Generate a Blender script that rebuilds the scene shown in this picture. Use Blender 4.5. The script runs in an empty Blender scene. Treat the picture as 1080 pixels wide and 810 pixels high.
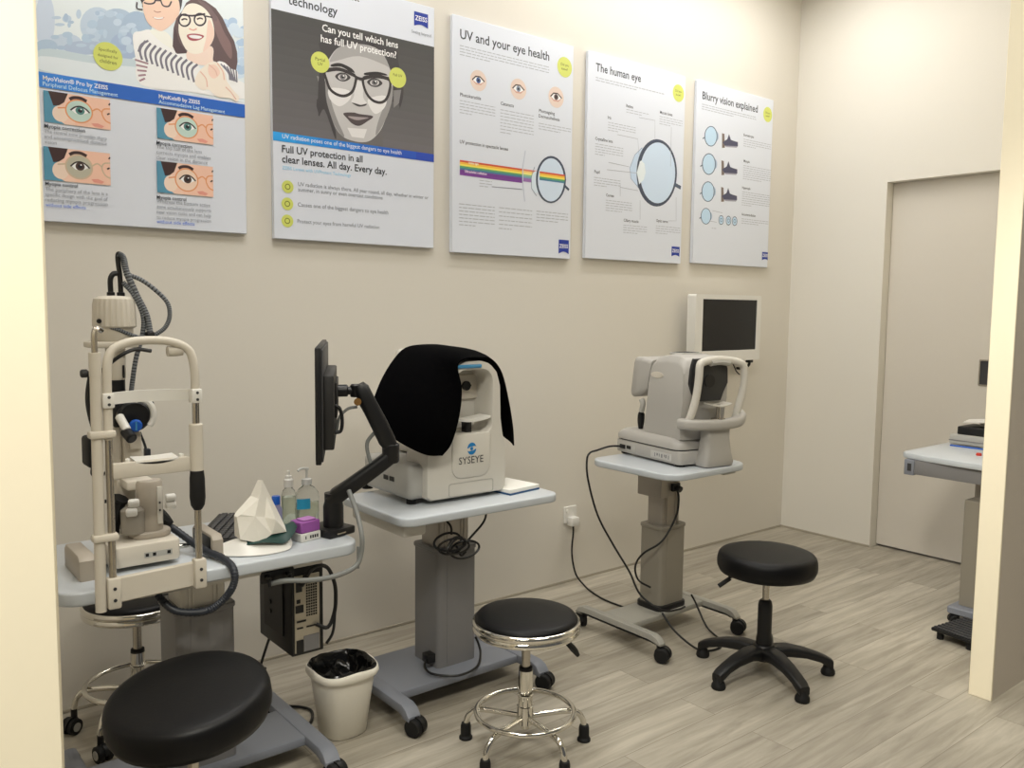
import bpy, bmesh, math, random
from mathutils import Vector, Matrix, noise
PI = math.pi
SC = bpy.context.scene
COL = SC.collection
random.seed(7)

# ---------------------------------------------------------------- camera
cam = bpy.data.cameras.new('camera'); cam_o = bpy.data.objects.new('camera', cam); COL.objects.link(cam_o)
cam.sensor_width = 36.0; cam.sensor_fit = 'HORIZONTAL'; cam.lens = 29.964; cam.clip_start = 0.05
def camera_pose(o, loc, yaw, pitch, roll):
    fw = Vector((math.sin(yaw)*math.cos(pitch), math.cos(yaw)*math.cos(pitch), -math.sin(pitch)))
    r = Vector((math.cos(yaw), -math.sin(yaw), 0)); u = r.cross(fw)
    c, s = math.cos(roll), math.sin(roll)
    r2 = c*r + s*u; u2 = c*u - s*r
    m = Matrix((r2, u2, -fw)).transposed().to_4x4(); m.translation = loc
    o.matrix_world = m
camera_pose(cam_o, Vector((-4.784, -3.132, 1.4)), 0.678498, 0.0899369, 0.0110453)
SC.camera = cam_o

# ---------------------------------------------------------------- light, exposure
w = bpy.data.worlds.new('world'); SC.world = w; w.use_nodes = True
w.node_tree.nodes['Background'].inputs[0].default_value = (1.0, 0.99, 0.97, 1)
w.node_tree.nodes['Background'].inputs[1].default_value = 0.10
def area(name, loc, sx, sy, power, col, rot=(0, 0, 0)):
    l = bpy.data.lights.new(name, 'AREA'); l.shape = 'RECTANGLE'; l.size = sx; l.size_y = sy; l.energy = power; l.color = col
    o = bpy.data.objects.new(name, l); o.location = loc; o.rotation_euler = rot; COL.objects.link(o); return o
area('ceiling_panel_light_room', (-0.95, -0.95, 3.33), 1.1, 0.5, 1.5, (1.0, 0.99, 0.97))
area('ceiling_panel_light_left', (-3.7, -1.0, 3.33), 1.1, 0.5, 16, (1.0, 0.99, 0.98))
area('ceiling_strip_light_right', (-1.35, -0.5, 3.33), 2.0, 0.12, 17, (1.0, 0.99, 0.97))
area('ceiling_strip_light_left', (-3.0, -0.5, 3.33), 1.4, 0.12, 2.5, (1.0, 0.99, 0.98))
area('ceiling_panel_light_shop', (-5.1, -2.9, 3.33), 1.2, 0.6, 60, (1.0, 0.97, 0.87))
area('added_panel_light_entry', (-2.9, -2.75, 3.33), 1.2, 0.5, 20, (1.0, 0.97, 0.87))  # unseen panel added to brighten the right jamb and fabric wall
def spot(name, loc, to, power, ang):
    l = bpy.data.lights.new(name, 'SPOT'); l.energy = power; l.color = (1.0, .96, .85); l.spot_size = math.radians(ang); l.spot_blend = .8; l.shadow_soft_size = .1
    o = bpy.data.objects.new(name, l); o.location = loc; o.rotation_euler = (Vector(to)-Vector(loc)).to_track_quat('-Z', 'Y').to_euler(); COL.objects.link(o)
SPOTS = (((-4.95, -3.5, 3.1), (-4.8, -1.92, 1.2), 135), ((-4.2, -2.35, 3.15), (-1.5, -2.3, .9), 250))  # unseen spots added to brighten the left pier and right jamb
for a_, b_, p_ in SPOTS: spot('added_jamb_spot', a_, b_, p_, 40 if p_ < 200 else 38)
vs = SC.view_settings
vs.view_transform = 'Standard'; vs.look = 'None'; vs.exposure = 0.1; vs.gamma = 1.0
try: vs.use_curve_mapping = False
except Exception: pass

# ---------------------------------------------------------------- materials
def lin(c):
    f = lambda v: (v/255/12.92) if v/255 <= .04045 else ((v/255+.055)/1.055)**2.4
    return (f(c[0]), f(c[1]), f(c[2]), 1)
MATS = {}
def mat(name, rgb, rough=.5, metal=0., bump=0., bscale=60., var=0., coat=0., trans=0., ior=1.45, spec=None):
    if name in MATS: return MATS[name]
    m = bpy.data.materials.new(name); m.use_nodes = True; nt = m.node_tree; b = nt.nodes['Principled BSDF']
    b.inputs['Base Color'].default_value = lin(rgb); b.inputs['Roughness'].default_value = rough
    b.inputs['Metallic'].default_value = metal; b.inputs['IOR'].default_value = ior
    if spec is not None: b.inputs['Specular IOR Level'].default_value = spec
    if coat: b.inputs['Coat Weight'].default_value = coat
    if trans: b.inputs['Transmission Weight'].default_value = trans
    tc = nt.nodes.new('ShaderNodeTexCoord')
    nz = nt.nodes.new('ShaderNodeTexNoise'); nz.inputs['Scale'].default_value = bscale; nz.inputs['Detail'].default_value = 5
    nt.links.new(tc.outputs['Object'], nz.inputs['Vector'])
    if bump:
        bp = nt.nodes.new('ShaderNodeBump'); bp.inputs['Strength'].default_value = bump; bp.inputs['Distance'].default_value = .002
        nt.links.new(nz.outputs['Fac'], bp.inputs['Height']); nt.links.new(bp.outputs['Normal'], b.inputs['Normal'])
    if var:
        mx = nt.nodes.new('ShaderNodeMix'); mx.data_type = 'RGBA'
        a = lin(rgb); k = 1-var
        mx.inputs[6].default_value = (a[0]*k, a[1]*k, a[2]*k, 1); mx.inputs[7].default_value = a
        nt.links.new(nz.outputs['Fac'], mx.inputs[0]); nt.links.new(mx.outputs[2], b.inputs['Base Color'])
    MATS[name] = m; return m
WALL = mat('cream_wall_paint', (220, 215, 205), .75, bump=.06, bscale=90, var=.02)
WALLB = mat('pale_cream_wall_paint', (228, 224, 215), .75, bump=.06, bscale=90, var=.02)
PIER = mat('warm_cream_jamb_paint', (248, 238, 212), .6, bump=.05, bscale=50, var=.02)
CEIL = mat('white_ceiling_paint', (240, 236, 226), .8)
FABRIC = mat('grey_brown_wall_fabric', (214, 204, 190), .95, bump=.3, bscale=420, var=.22)
DOORM = mat('pale_door_laminate', (216, 210, 200), .5, var=.02)
WHITE = mat('white_plastic', (226, 224, 218), .35)
WHITEG = mat('cool_white_laminate', (196, 202, 208), .28, coat=.2)
AUTO = mat('shaded_instrument_plastic', (178, 175, 170), .38)  # instrument white darkened evenly, standing in for shade on its left side
CREAM = mat('cream_instrument_plastic', (208, 201, 188), .4)
CREAM2 = mat('warm_grey_instrument_plastic', (172, 163, 150), .45)
PLAST = mat('soft_white_instrument_plastic', (210, 206, 197), .38)
GREYP = mat('light_grey_plastic', (178, 176, 170), .45)
BLUEG = mat('blue_grey_painted_steel', (128, 132, 142), .45)
GREYC = mat('grey_column_paint', (126, 125, 126), .42)
TAUPE = mat('taupe_column_paint', (140, 134, 122), .42)
ALU = mat('brushed_aluminium', (170, 164, 156), .38, metal=.6)
SILV = mat('silver_grey_paint', (164, 162, 154), .42, metal=.15)
CHROME = mat('chrome', (225, 222, 214), .09, metal=1.)
STEEL = mat('satin_steel', (190, 184, 174), .25, metal=1.)
BLACK = mat('black_plastic', (22, 22, 23), .42)
BLACKR = mat('black_rubber', (16, 16, 17), .65)
VINYL = mat('black_vinyl', (9, 9, 11), .45, bump=.12, bscale=160, spec=.28)
CLOTH = mat('black_felt_cloth', (3, 3, 4), .95, bump=.3, bscale=300, spec=.05)
BAG = mat('black_bin_bag', (12, 12, 12), .16)
BIN = mat('cream_bin_plastic', (240, 235, 222), .42)
SCREEN = mat('black_screen_glass', (12, 12, 14), .18)
DKGREY = mat('dark_grey_plastic', (58, 58, 60), .5)
BLUE = mat('blue_plastic', (28, 92, 190), .3)
SKYBL = mat('sky_blue_plastic', (72, 144, 190), .4)
PURP = mat('purple_carton', (150, 82, 160), .5)
PAPER = mat('white_paper', (238, 236, 230), .8)
TISSUE = mat('white_tissue', (244, 240, 230), .9, bump=.2, bscale=80)
GREEN = mat('dark_green_foil', (30, 62, 58), .35)
CLEAR = mat('clear_plastic', (244, 247, 246), .06, trans=.97, ior=1.15)
LIQ = mat('pale_green_liquid', (226, 232, 214), .1, trans=.8, ior=1.2)
LBLUE = mat('blue_label', (48, 150, 190), .4)
HOSE = mat('grey_hose', (120, 124, 128), .4)
HOSED = mat('dark_hose', (42, 46, 54), .45)
GREYT = mat('translucent_grey_sleeve', (128, 130, 128), .4)
PORT = mat('beige_port_plate', (190, 182, 164), .45, metal=.3)
RED = mat('red_plastic', (196, 60, 48), .4)
FROST = mat('smoky_housing', (150, 144, 134), .25)
LIGHTM = bpy.data.materials.new('lit_ceiling_diffuser'); LIGHTM.use_nodes = True
LIGHTM.node_tree.nodes['Principled BSDF'].inputs['Emission Color'].default_value = (1, .95, .86, 1)
LIGHTM.node_tree.nodes['Principled BSDF'].inputs['Emission Strength'].default_value = 3.0

PRINT = bpy.data.materials.new('printed_ink'); PRINT.use_nodes = True
_n = PRINT.node_tree; _a = _n.nodes.new('ShaderNodeAttribute'); _a.attribute_name = 'Ink'
_n.links.new(_a.outputs['Color'], _n.nodes['Principled BSDF'].inputs['Base Color']); _n.nodes['Principled BSDF'].inputs['Roughness'].default_value = .45

def wood():
    m = bpy.data.materials.new('grey_oak_planks'); m.use_nodes = True; nt = m.node_tree; b = nt.nodes['Principled BSDF']; L = nt.links
    N = nt.nodes.new
    tc = N('ShaderNodeTexCoord')
    br = N('ShaderNodeTexBrick'); br.offset = .37; br.inputs['Scale'].default_value = 1
    br.inputs['Brick Width'].default_value = 1.22; br.inputs['Row Height'].default_value = .152; br.inputs['Mortar Size'].default_value = .0012
    br.inputs['Mortar Smooth'].default_value = .3; br.inputs['Bias'].default_value = 0
    br.inputs['Color1'].default_value = lin((190, 183, 168)); br.inputs['Color2'].default_value = lin((167, 160, 146)); br.inputs['Mortar'].default_value = lin((140, 133, 118))
    L.new(tc.outputs['Object'], br.inputs['Vector'])
    sep = N('ShaderNodeSeparateColor'); L.new(br.outputs['Color'], sep.inputs[0])
    mp = N('ShaderNodeMapping'); mp.inputs['Scale'].default_value = (1.3, 15, 1)
    L.new(tc.outputs['Object'], mp.inputs['Vector'])
    ad = N('ShaderNodeVectorMath'); ad.operation = 'ADD'; sc = N('ShaderNodeVectorMath'); sc.operation = 'SCALE'; sc.inputs['Scale'].default_value = 40
    L.new(br.outputs['Color'], sc.inputs[0]); L.new(mp.outputs[0], ad.inputs[0]); L.new(sc.outputs[0], ad.inputs[1])
    n1 = N('ShaderNodeTexNoise'); n1.inputs['Scale'].default_value = 1.6; n1.inputs['Detail'].default_value = 8; n1.inputs['Roughness'].default_value = .62; n1.inputs['Distortion'].default_value = .5
    L.new(ad.outputs[0], n1.inputs['Vector'])
    rp = N('ShaderNodeValToRGB'); rp.color_ramp.elements[0].position = .33; rp.color_ramp.elements[1].position = .66
    rp.color_ramp.elements[0].color = (.60, .585, .56, 1); rp.color_ramp.elements[1].color = (1.06, 1.06, 1.06, 1)
    L.new(n1.outputs['Fac'], rp.inputs[0])
    mx = N('ShaderNodeMix'); mx.data_type = 'RGBA'; mx.blend_type = 'MULTIPLY'; mx.inputs[0].default_value = .9
    L.new(br.outputs['Color'], mx.inputs[6]); L.new(rp.outputs[0], mx.inputs[7]); L.new(mx.outputs[2], b.inputs['Base Color'])
    bp = N('ShaderNodeBump'); bp.inputs['Strength'].default_value = .15; bp.inputs['Distance'].default_value = .002
    L.new(n1.outputs['Fac'], bp.inputs['Height']); L.new(bp.outputs['Normal'], b.inputs['Normal'])
    b.inputs['Roughness'].default_value = .5
    return m
WOOD = wood()

# ---------------------------------------------------------------- mesh helpers (all coordinates in world metres unless M is given)
def pieces(bm):   # a part whose islands lie well apart becomes several parts
    bm.verts.ensure_lookup_table(); bm.verts.index_update(); n = len(bm.verts); lab = [-1]*n; isl = []
    for v in bm.verts:
        if lab[v.index] >= 0: continue
        k = len(isl); st = [v]; lab[v.index] = k; m = []
        while st:
            q = st.pop(); m.append(q)
            for e in q.link_edges:
                o = e.other_vert(q)
                if lab[o.index] < 0: lab[o.index] = k; st.append(o)
        isl.append(m)
    if len(isl) < 2: return [bm]
    bb = []
    for m in isl:
        lo = [min(v.co[i] for v in m) for i in range(3)]; hi = [max(v.co[i] for v in m) for i in range(3)]
        bb.append((lo, hi, max(hi[i]-lo[i] for i in range(3))))
    par = list(range(len(isl)))
    def find(i):
        while par[i] != i: par[i] = par[par[i]]; i = par[i]
        return i
    for i in range(len(isl)):
        A = bb[i]
        for j in range(i+1, len(isl)):
            D = bb[j]; g = 0
            for c in range(3):
                d = max(0, A[0][c]-D[1][c], D[0][c]-A[1][c]); g += d*d
            if math.sqrt(g) <= max(.02, .5*max(A[2], D[2]))-1e-6: par[find(i)] = find(j)
    roots = sorted({find(i) for i in range(len(isl))})
    if len(roots) < 2: return [bm]
    out = []
    for r in roots:
        c = bm.copy(); c.verts.ensure_lookup_table()
        bmesh.ops.delete(c, geom=[c.verts[i] for i in range(n) if find(lab[i]) != r], context='VERTS'); out.append(c)
    bm.free(); return out
class B:
    def __init__(s): s.bm = bmesh.new(); s.mi = 0; s.M = None
    def _v(s, p):
        p = Vector(p); return s.bm.verts.new(s.M @ p if s.M else p)
    def face(s, vs):
        try:
            f = s.bm.faces.new(vs); f.material_index = s.mi; f.smooth = True; return f
        except ValueError: return None
    def skin(s, loops, closed=True, cap=True, wrap=False):
        vl = [[s._v(p) for p in l] for l in loops]; n = len(vl[0])
        m = len(vl)
        for i in range(m if wrap else m-1):
            a, b = vl[i], vl[(i+1) % m]
            for j in range(n if closed else n-1): s.face([a[j], a[(j+1) % n], b[(j+1) % n], b[j]])
        if cap and not wrap: s.face(vl[0][::-1]); s.face(vl[-1])
        return s
    def box(s, c, d, bev=0., seg=2, rz=0., R=None):
        t = bmesh.new(); bmesh.ops.create_cube(t, size=1)
        bmesh.ops.scale(t, vec=Vector(d), verts=t.verts)
        if bev > 0: bmesh.ops.bevel(t, geom=t.edges[:], offset=min(bev, min(d)*.49), segments=seg, profile=.5, affect='EDGES')
        m = Matrix.Translation(Vector(c)) @ (R.to_4x4() if R else Matrix.Rotation(rz, 4, 'Z'))
        return s.merge(t, m)
    def bx(s, x0, x1, y0, y1, z0, z1, bev=0., seg=2): return s.box(((x0+x1)/2, (y0+y1)/2, (z0+z1)/2), (abs(x1-x0), abs(y1-y0), abs(z1-z0)), bev, seg)
    def merge(s, t, m):
        mm = s.M @ m if s.M else m
        vm = {v: s.bm.verts.new(mm @ v.co) for v in t.verts}
        for f in t.faces: s.face([vm[v] for v in f.verts])
        t.free(); return s
    def lathe(s, c, prof, n=32, R=None, sq=None):
        loops = []
        for r, z in prof:
            l = []
            for i in range(n):
                a = 2*PI*i/n; p = Vector((r*math.cos(a), r*math.sin(a), z))
                if R: p = R @ p
                l.append(Vector(c)+p)
            loops.append(l)
        return s.skin(loops)
    def cyl(s, a, b, r, r2=None, n=20, ch=0.):
        a, b = Vector(a), Vector(b); L = (b-a).length; q = Vector((0, 0, 1)).rotation_difference(b-a).to_matrix(); r2 = r if r2 is None else r2
        pr = [(r, 0), (r2, L)] if not ch else [(r-ch, 0), (r, ch), (r2, L-ch), (r2-ch, L)]
        return s.lathe(a, pr, n, q)
    def tube(s, pts, r, n=8, smooth=6, closed=False, ring=0., alt=False, rs=None):
        P = [Vector(p) for p in pts]
        if smooth: P = spline(P, smooth, closed)
        m = len(P); loops = []; up = None; tot = 0
        mi0 = s.mi
        for i in range(m):
            d = (P[(i+1) % m]-P[i-1]) if closed else (P[min(i+1, m-1)]-P[max(i-1, 0)])
            d.normalize()
            if up is None: up = d.orthogonal().normalized()
            else: up = (up - d*up.dot(d)).normalized()
            v = d.cross(up); rr = r if rs is None else rs(i/(m-1))
            if ring: rr *= 1+(ring if i % 2 else -ring)
            loops.append([P[i]+rr*(math.cos(2*PI*k/n)*up+math.sin(2*PI*k/n)*v) for k in range(n)])
        if alt:
            vl = [[s._v(p) for p in l] for l in loops]
            for i in range(m-1):
                s.mi = alt[(i//1) % len(alt)]
                for j in range(n): s.face([vl[i][j], vl[i][(j+1) % n], vl[i+1][(j+1) % n], vl[i+1][j]])
            s.mi = mi0; s.face(vl[0][::-1]); s.face(vl[-1]); return s
        return s.skin(loops, wrap=closed)
    def prism(s, pts, ax, a, b, bev=0., seg=2):
        # polygon in the plane normal to axis ax ('x': (y,z), 'y': (x,z), 'z': (x,y)) extruded from a to b
        f = {'x': lambda p, t: (t, p[0], p[1]), 'y': lambda p, t: (p[0], t, p[1]), 'z': lambda p, t: (p[0], p[1], t)}[ax]
        t = bmesh.new(); A = [t.verts.new(f(p, a)) for p in pts]; C = [t.verts.new(f(p, b)) for p in pts]; n = len(pts)
        t.faces.new(A); t.faces.new(C[::-1])
        for i in range(n): t.faces.new([A[i], C[i], C[(i+1) % n], A[(i+1) % n]])
        bmesh.ops.recalc_face_normals(t, faces=t.faces[:])
        if bev:
            es = [e for e in t.edges if len(e.link_faces) == 2 and any(len(q.verts) == n and n > 4 for q in e.link_faces)] if n > 4 else t.edges[:]
            bmesh.ops.bevel(t, geom=es, offset=bev, segments=seg, profile=.5, affect='EDGES')
        return s.merge(t, Matrix.Identity(4))
    def frame(s, outer, inner, ax, a, b):
        f = {'x': lambda p, t: (t, p[0], p[1]), 'y': lambda p, t: (p[0], t, p[1]), 'z': lambda p, t: (p[0], p[1], t)}[ax]
        return s.skin([[f(p, a) for p in outer], [f(p, b) for p in outer], [f(p, b) for p in inner], [f(p, a) for p in inner]], wrap=True)
    def grid(s, ctrl, nu, nv, th=0.):
        rows = [spline([Vector(p) for p in r], nu) for r in ctrl]; k = len(rows[0])
        cols = [spline([r[j] for r in rows], nv) for j in range(k)]
        G = [[cols[j][i] for j in range(k)] for i in range(len(cols[0]))]
        if not th: return s.skin(G, closed=False, cap=False)
        def nrm(i, j):
            a = G[min(i+1, len(G)-1)][j]-G[max(i-1, 0)][j]; b = G[i][min(j+1, k-1)]-G[i][max(j-1, 0)]
            v = a.cross(b); return v.normalized() if v.length > 1e-9 else Vector((0, 0, 1))
        H = [[G[i][j]+nrm(i, j)*th for j in range(k)] for i in range(len(G))]
        va = [[s._v(p) for p in r] for r in G]; vb = [[s._v(p) for p in r] for r in H]; m = len(G)
        for i in range(m-1):
            for j in range(k-1):
                s.face([va[i][j], va[i][j+1], va[i+1][j+1], va[i+1][j]]); s.face([vb[i][j], vb[i+1][j], vb[i+1][j+1], vb[i][j+1]])
        for i in range(m-1):
            for j in (0, k-1): s.face([va[i][j], va[i+1][j], vb[i+1][j], vb[i][j]])
        for j in range(k-1):
            for i in (0, m-1): s.face([va[i][j], va[i][j+1], vb[i][j+1], vb[i][j]])
        return s
    def build(s, name, mats, parent=None, sharp=38, split=True):
        mats = mats if isinstance(mats, (list, tuple)) else [mats]
        bmesh.ops.recalc_face_normals(s.bm, faces=s.bm.faces[:])
        off = Vector((0, 0, 0)); q = parent
        while q is not None: off += q.location; q = q.parent
        for v in s.bm.verts: v.co -= off
        first = None
        for bm in (pieces(s.bm) if parent is not None and split else [s.bm]):
            me = bpy.data.meshes.new(name); bm.to_mesh(me); bm.free()
            for m in mats: me.materials.append(m)
            me.set_sharp_from_angle(angle=math.radians(sharp))
            o = bpy.data.objects.new(name, me); COL.objects.link(o)
            if parent is not None: o.parent = parent
            first = first or o
        return first
def spline(P, k, closed=False):
    if len(P) < 3:
        return [P[0].lerp(P[-1], i/k) for i in range(k+1)]
    n = len(P); out = []
    for i in range(n if closed else n-1):
        p1, p2 = P[i], P[(i+1) % n]
        p0 = P[i-1] if (i > 0 or closed) else 2*p1-p2
        p3 = P[(i+2) % n] if (i+2 < n or closed) else 2*p2-p1
        for j in range(k):
            t = j/k
            out.append(.5*((2*p1)+(p2-p0)*t+(2*p0-5*p1+4*p2-p3)*t*t+(3*p1-p0-3*p2+p3)*t**3))
    if not closed: out.append(P[-1].copy())
    return out
def rrect(x0, x1, z0, z1, r, n=5, rs=None):
    out = []
    rr = rs or (r, r, r, r)
    for (cx, cz, a, q) in ((x1-rr[0], z1-rr[0], 0, rr[0]), (x0+rr[1], z1-rr[1], 90, rr[1]), (x0+rr[2], z0+rr[2], 180, rr[2]), (x1-rr[3], z0+rr[3], 270, rr[3])):
        for i in range(n+1):
            t = math.radians(a+90*i/n); out.append((cx+q*math.cos(t), cz+q*math.sin(t)))
    return out
def empty(name, loc, label, cat, group=None):
    o = bpy.data.objects.new(name, None); o.empty_display_size = .1; COL.objects.link(o); o.location = loc
    return tag(o, label, cat, group)
def tag(o, label, cat, group=None):
    o['label'] = label; o['category'] = cat
    if group: o['group'] = group
    return o
def struct(name, b, m):
    o = b.build(name, m); o['kind'] = 'structure'; return o
def text_bm(txt, bold):
    cu = bpy.data.curves.new('t', 'FONT'); cu.body = txt; cu.size = 1; cu.resolution_u = 2
    if bold: cu.offset = .014
    o = bpy.data.objects.new('t', cu); COL.objects.link(o)
    me = o.to_mesh(); bm = bmesh.new(); bm.from_mesh(me); o.to_mesh_clear()
    bpy.data.objects.remove(o); bpy.data.curves.remove(cu); return bm
# ---------------------------------------------------------------- the setting
b = B(); b.bx(-6.2, 1.2, -5.2, .12, -.1, 0); struct('floor', b, WOOD)
b = B(); b.bx(-6.2, 1.2, -5.2, .12, 3.4, 3.5); struct('ceiling', b, CEIL)
b = B(); b.bx(-6.2, .12, 0, .12, 0, 3.4); struct('wall_back', b, WALL)
b = B(); b.bx(0, .14, -.605, 0, 0, 3.4); b.bx(0, .14, -5.2, -1.56, 0, 3.4); b.bx(0, .14, -1.56, -.605, 2.137, 3.4); struct('wall_right', b, WALLB)
b = B(); b.bx(-5.45, -5.35, -1.84, 0, 0, 3.4); struct('wall_left', b, WALL)
b = B(); b.bx(-6.2, -4.562, -1.917, -1.84, 0, 3.4, .004, 1); struct('wall_front_left', b, PIER)
b = B(); b.bx(-4.562, -1.565, -1.917, -1.84, 2.8, 3.4); struct('added_light_block_header', b, PIER)  # unseen header, added to keep shop light off the upper back wall
b = B(); b.bx(-1.565, 0, -1.915, -1.84, 0, 3.4); b.mi = 1; b.bx(-1.56, 0, -1.917, -1.915, 0, 3.4); struct('wall_front_right', b, [PIER, FABRIC])
b = B(); b.bx(-1.567, -1.559, -1.919, -1.838, 0, 3.4, .002, 1); struct('trim_1', b, PIER)
b = B(); b.bx(-5.3, 0, -.004, 0, 0, .012, .002, 1); struct('baseboard_back', b, mat('greyish_skirting', (176, 168, 152), .7))
b = B(); b.bx(-.004, 0, -.605, -.004, 0, .012, .002, 1); struct('baseboard_right', b, MATS['greyish_skirting'])
b = B(); b.bx(.07, .105, -1.555, -.606, .012, 2.136, .002, 1); d = struct('door_1', b, DOORM)
b = B(); b.frame(rrect(-1.19, -1.135, 1.005, 1.146, .003, 1), rrect(-1.183, -1.142, 1.012, 1.139, .002, 1), 'x', .066, .072); b.mi = 1
b.bx(.0695, .0705, -1.185, -1.14, 1.01, 1.14); h = b.build('door_handle', [STEEL, DKGREY], d)
for (x, y, sx, sy) in ((-.95, -.95, 1.1, .5), (-3.7, -1.0, 1.1, .5), (-5.1, -2.9, 1.2, .6), (-2.9, -2.75, 1.2, .5)):  # last housing is made up around the added entry light
    t = empty('ceiling_light', (x, y, 3.34), 'flat white ceiling light panel', 'ceiling light', 'flat ceiling light panels')
    b = B(); b.frame(rrect(x-sx/2-.02, x+sx/2+.02, y-sy/2-.02, y+sy/2+.02, .01, 2), rrect(x-sx/2, x+sx/2, y-sy/2, y+sy/2, .005, 2), 'z', 3.34, 3.4); b.build('frame', WHITE, t)
    b = B(); b.bx(x-sx/2, x+sx/2, y-sy/2, y+sy/2, 3.36, 3.37); b.build('diffuser', LIGHTM, t)

for (x, y, sx, sy) in ((-1.35, -.5, 2.0, .12), (-3.0, -.5, 1.4, .12)):
    t = empty('strip_light', (x, y, 3.34), 'slim ceiling strip light above the poster wall', 'ceiling light', 'slim strip lights')
    b = B(); b.frame(rrect(x-sx/2-.015, x+sx/2+.015, y-sy/2-.015, y+sy/2+.015, .01, 2), rrect(x-sx/2, x+sx/2, y-sy/2, y+sy/2, .005, 2), 'z', 3.34, 3.4); b.build('frame', WHITE, t)
    b = B(); b.bx(x-sx/2, x+sx/2, y-sy/2, y+sy/2, 3.36, 3.37); b.build('diffuser', LIGHTM, t)
for a_, b_, p_ in SPOTS:  # made-up housings around the added spots, out of view
    t = empty('added_spot_housing', a_, 'made-up white spotlight housing, out of view', 'spotlight', 'added unseen spotlights')
    d = (Vector(b_)-Vector(a_)).normalized(); A0 = Vector(a_)
    b = B(); q = d.to_track_quat('Z', 'Y').to_matrix(); b.lathe(A0, [(.03, -.12), (.045, -.12), (.05, -.02), (.05, .04), (.044, .04), (.044, -.06), (.01, -.06)], 24, q); b.build('can', WHITE, t)
    b = B(); b.cyl(A0-d*.1, (a_[0], a_[1], 3.4), .012); b.build('stem', WHITE, t)

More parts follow.
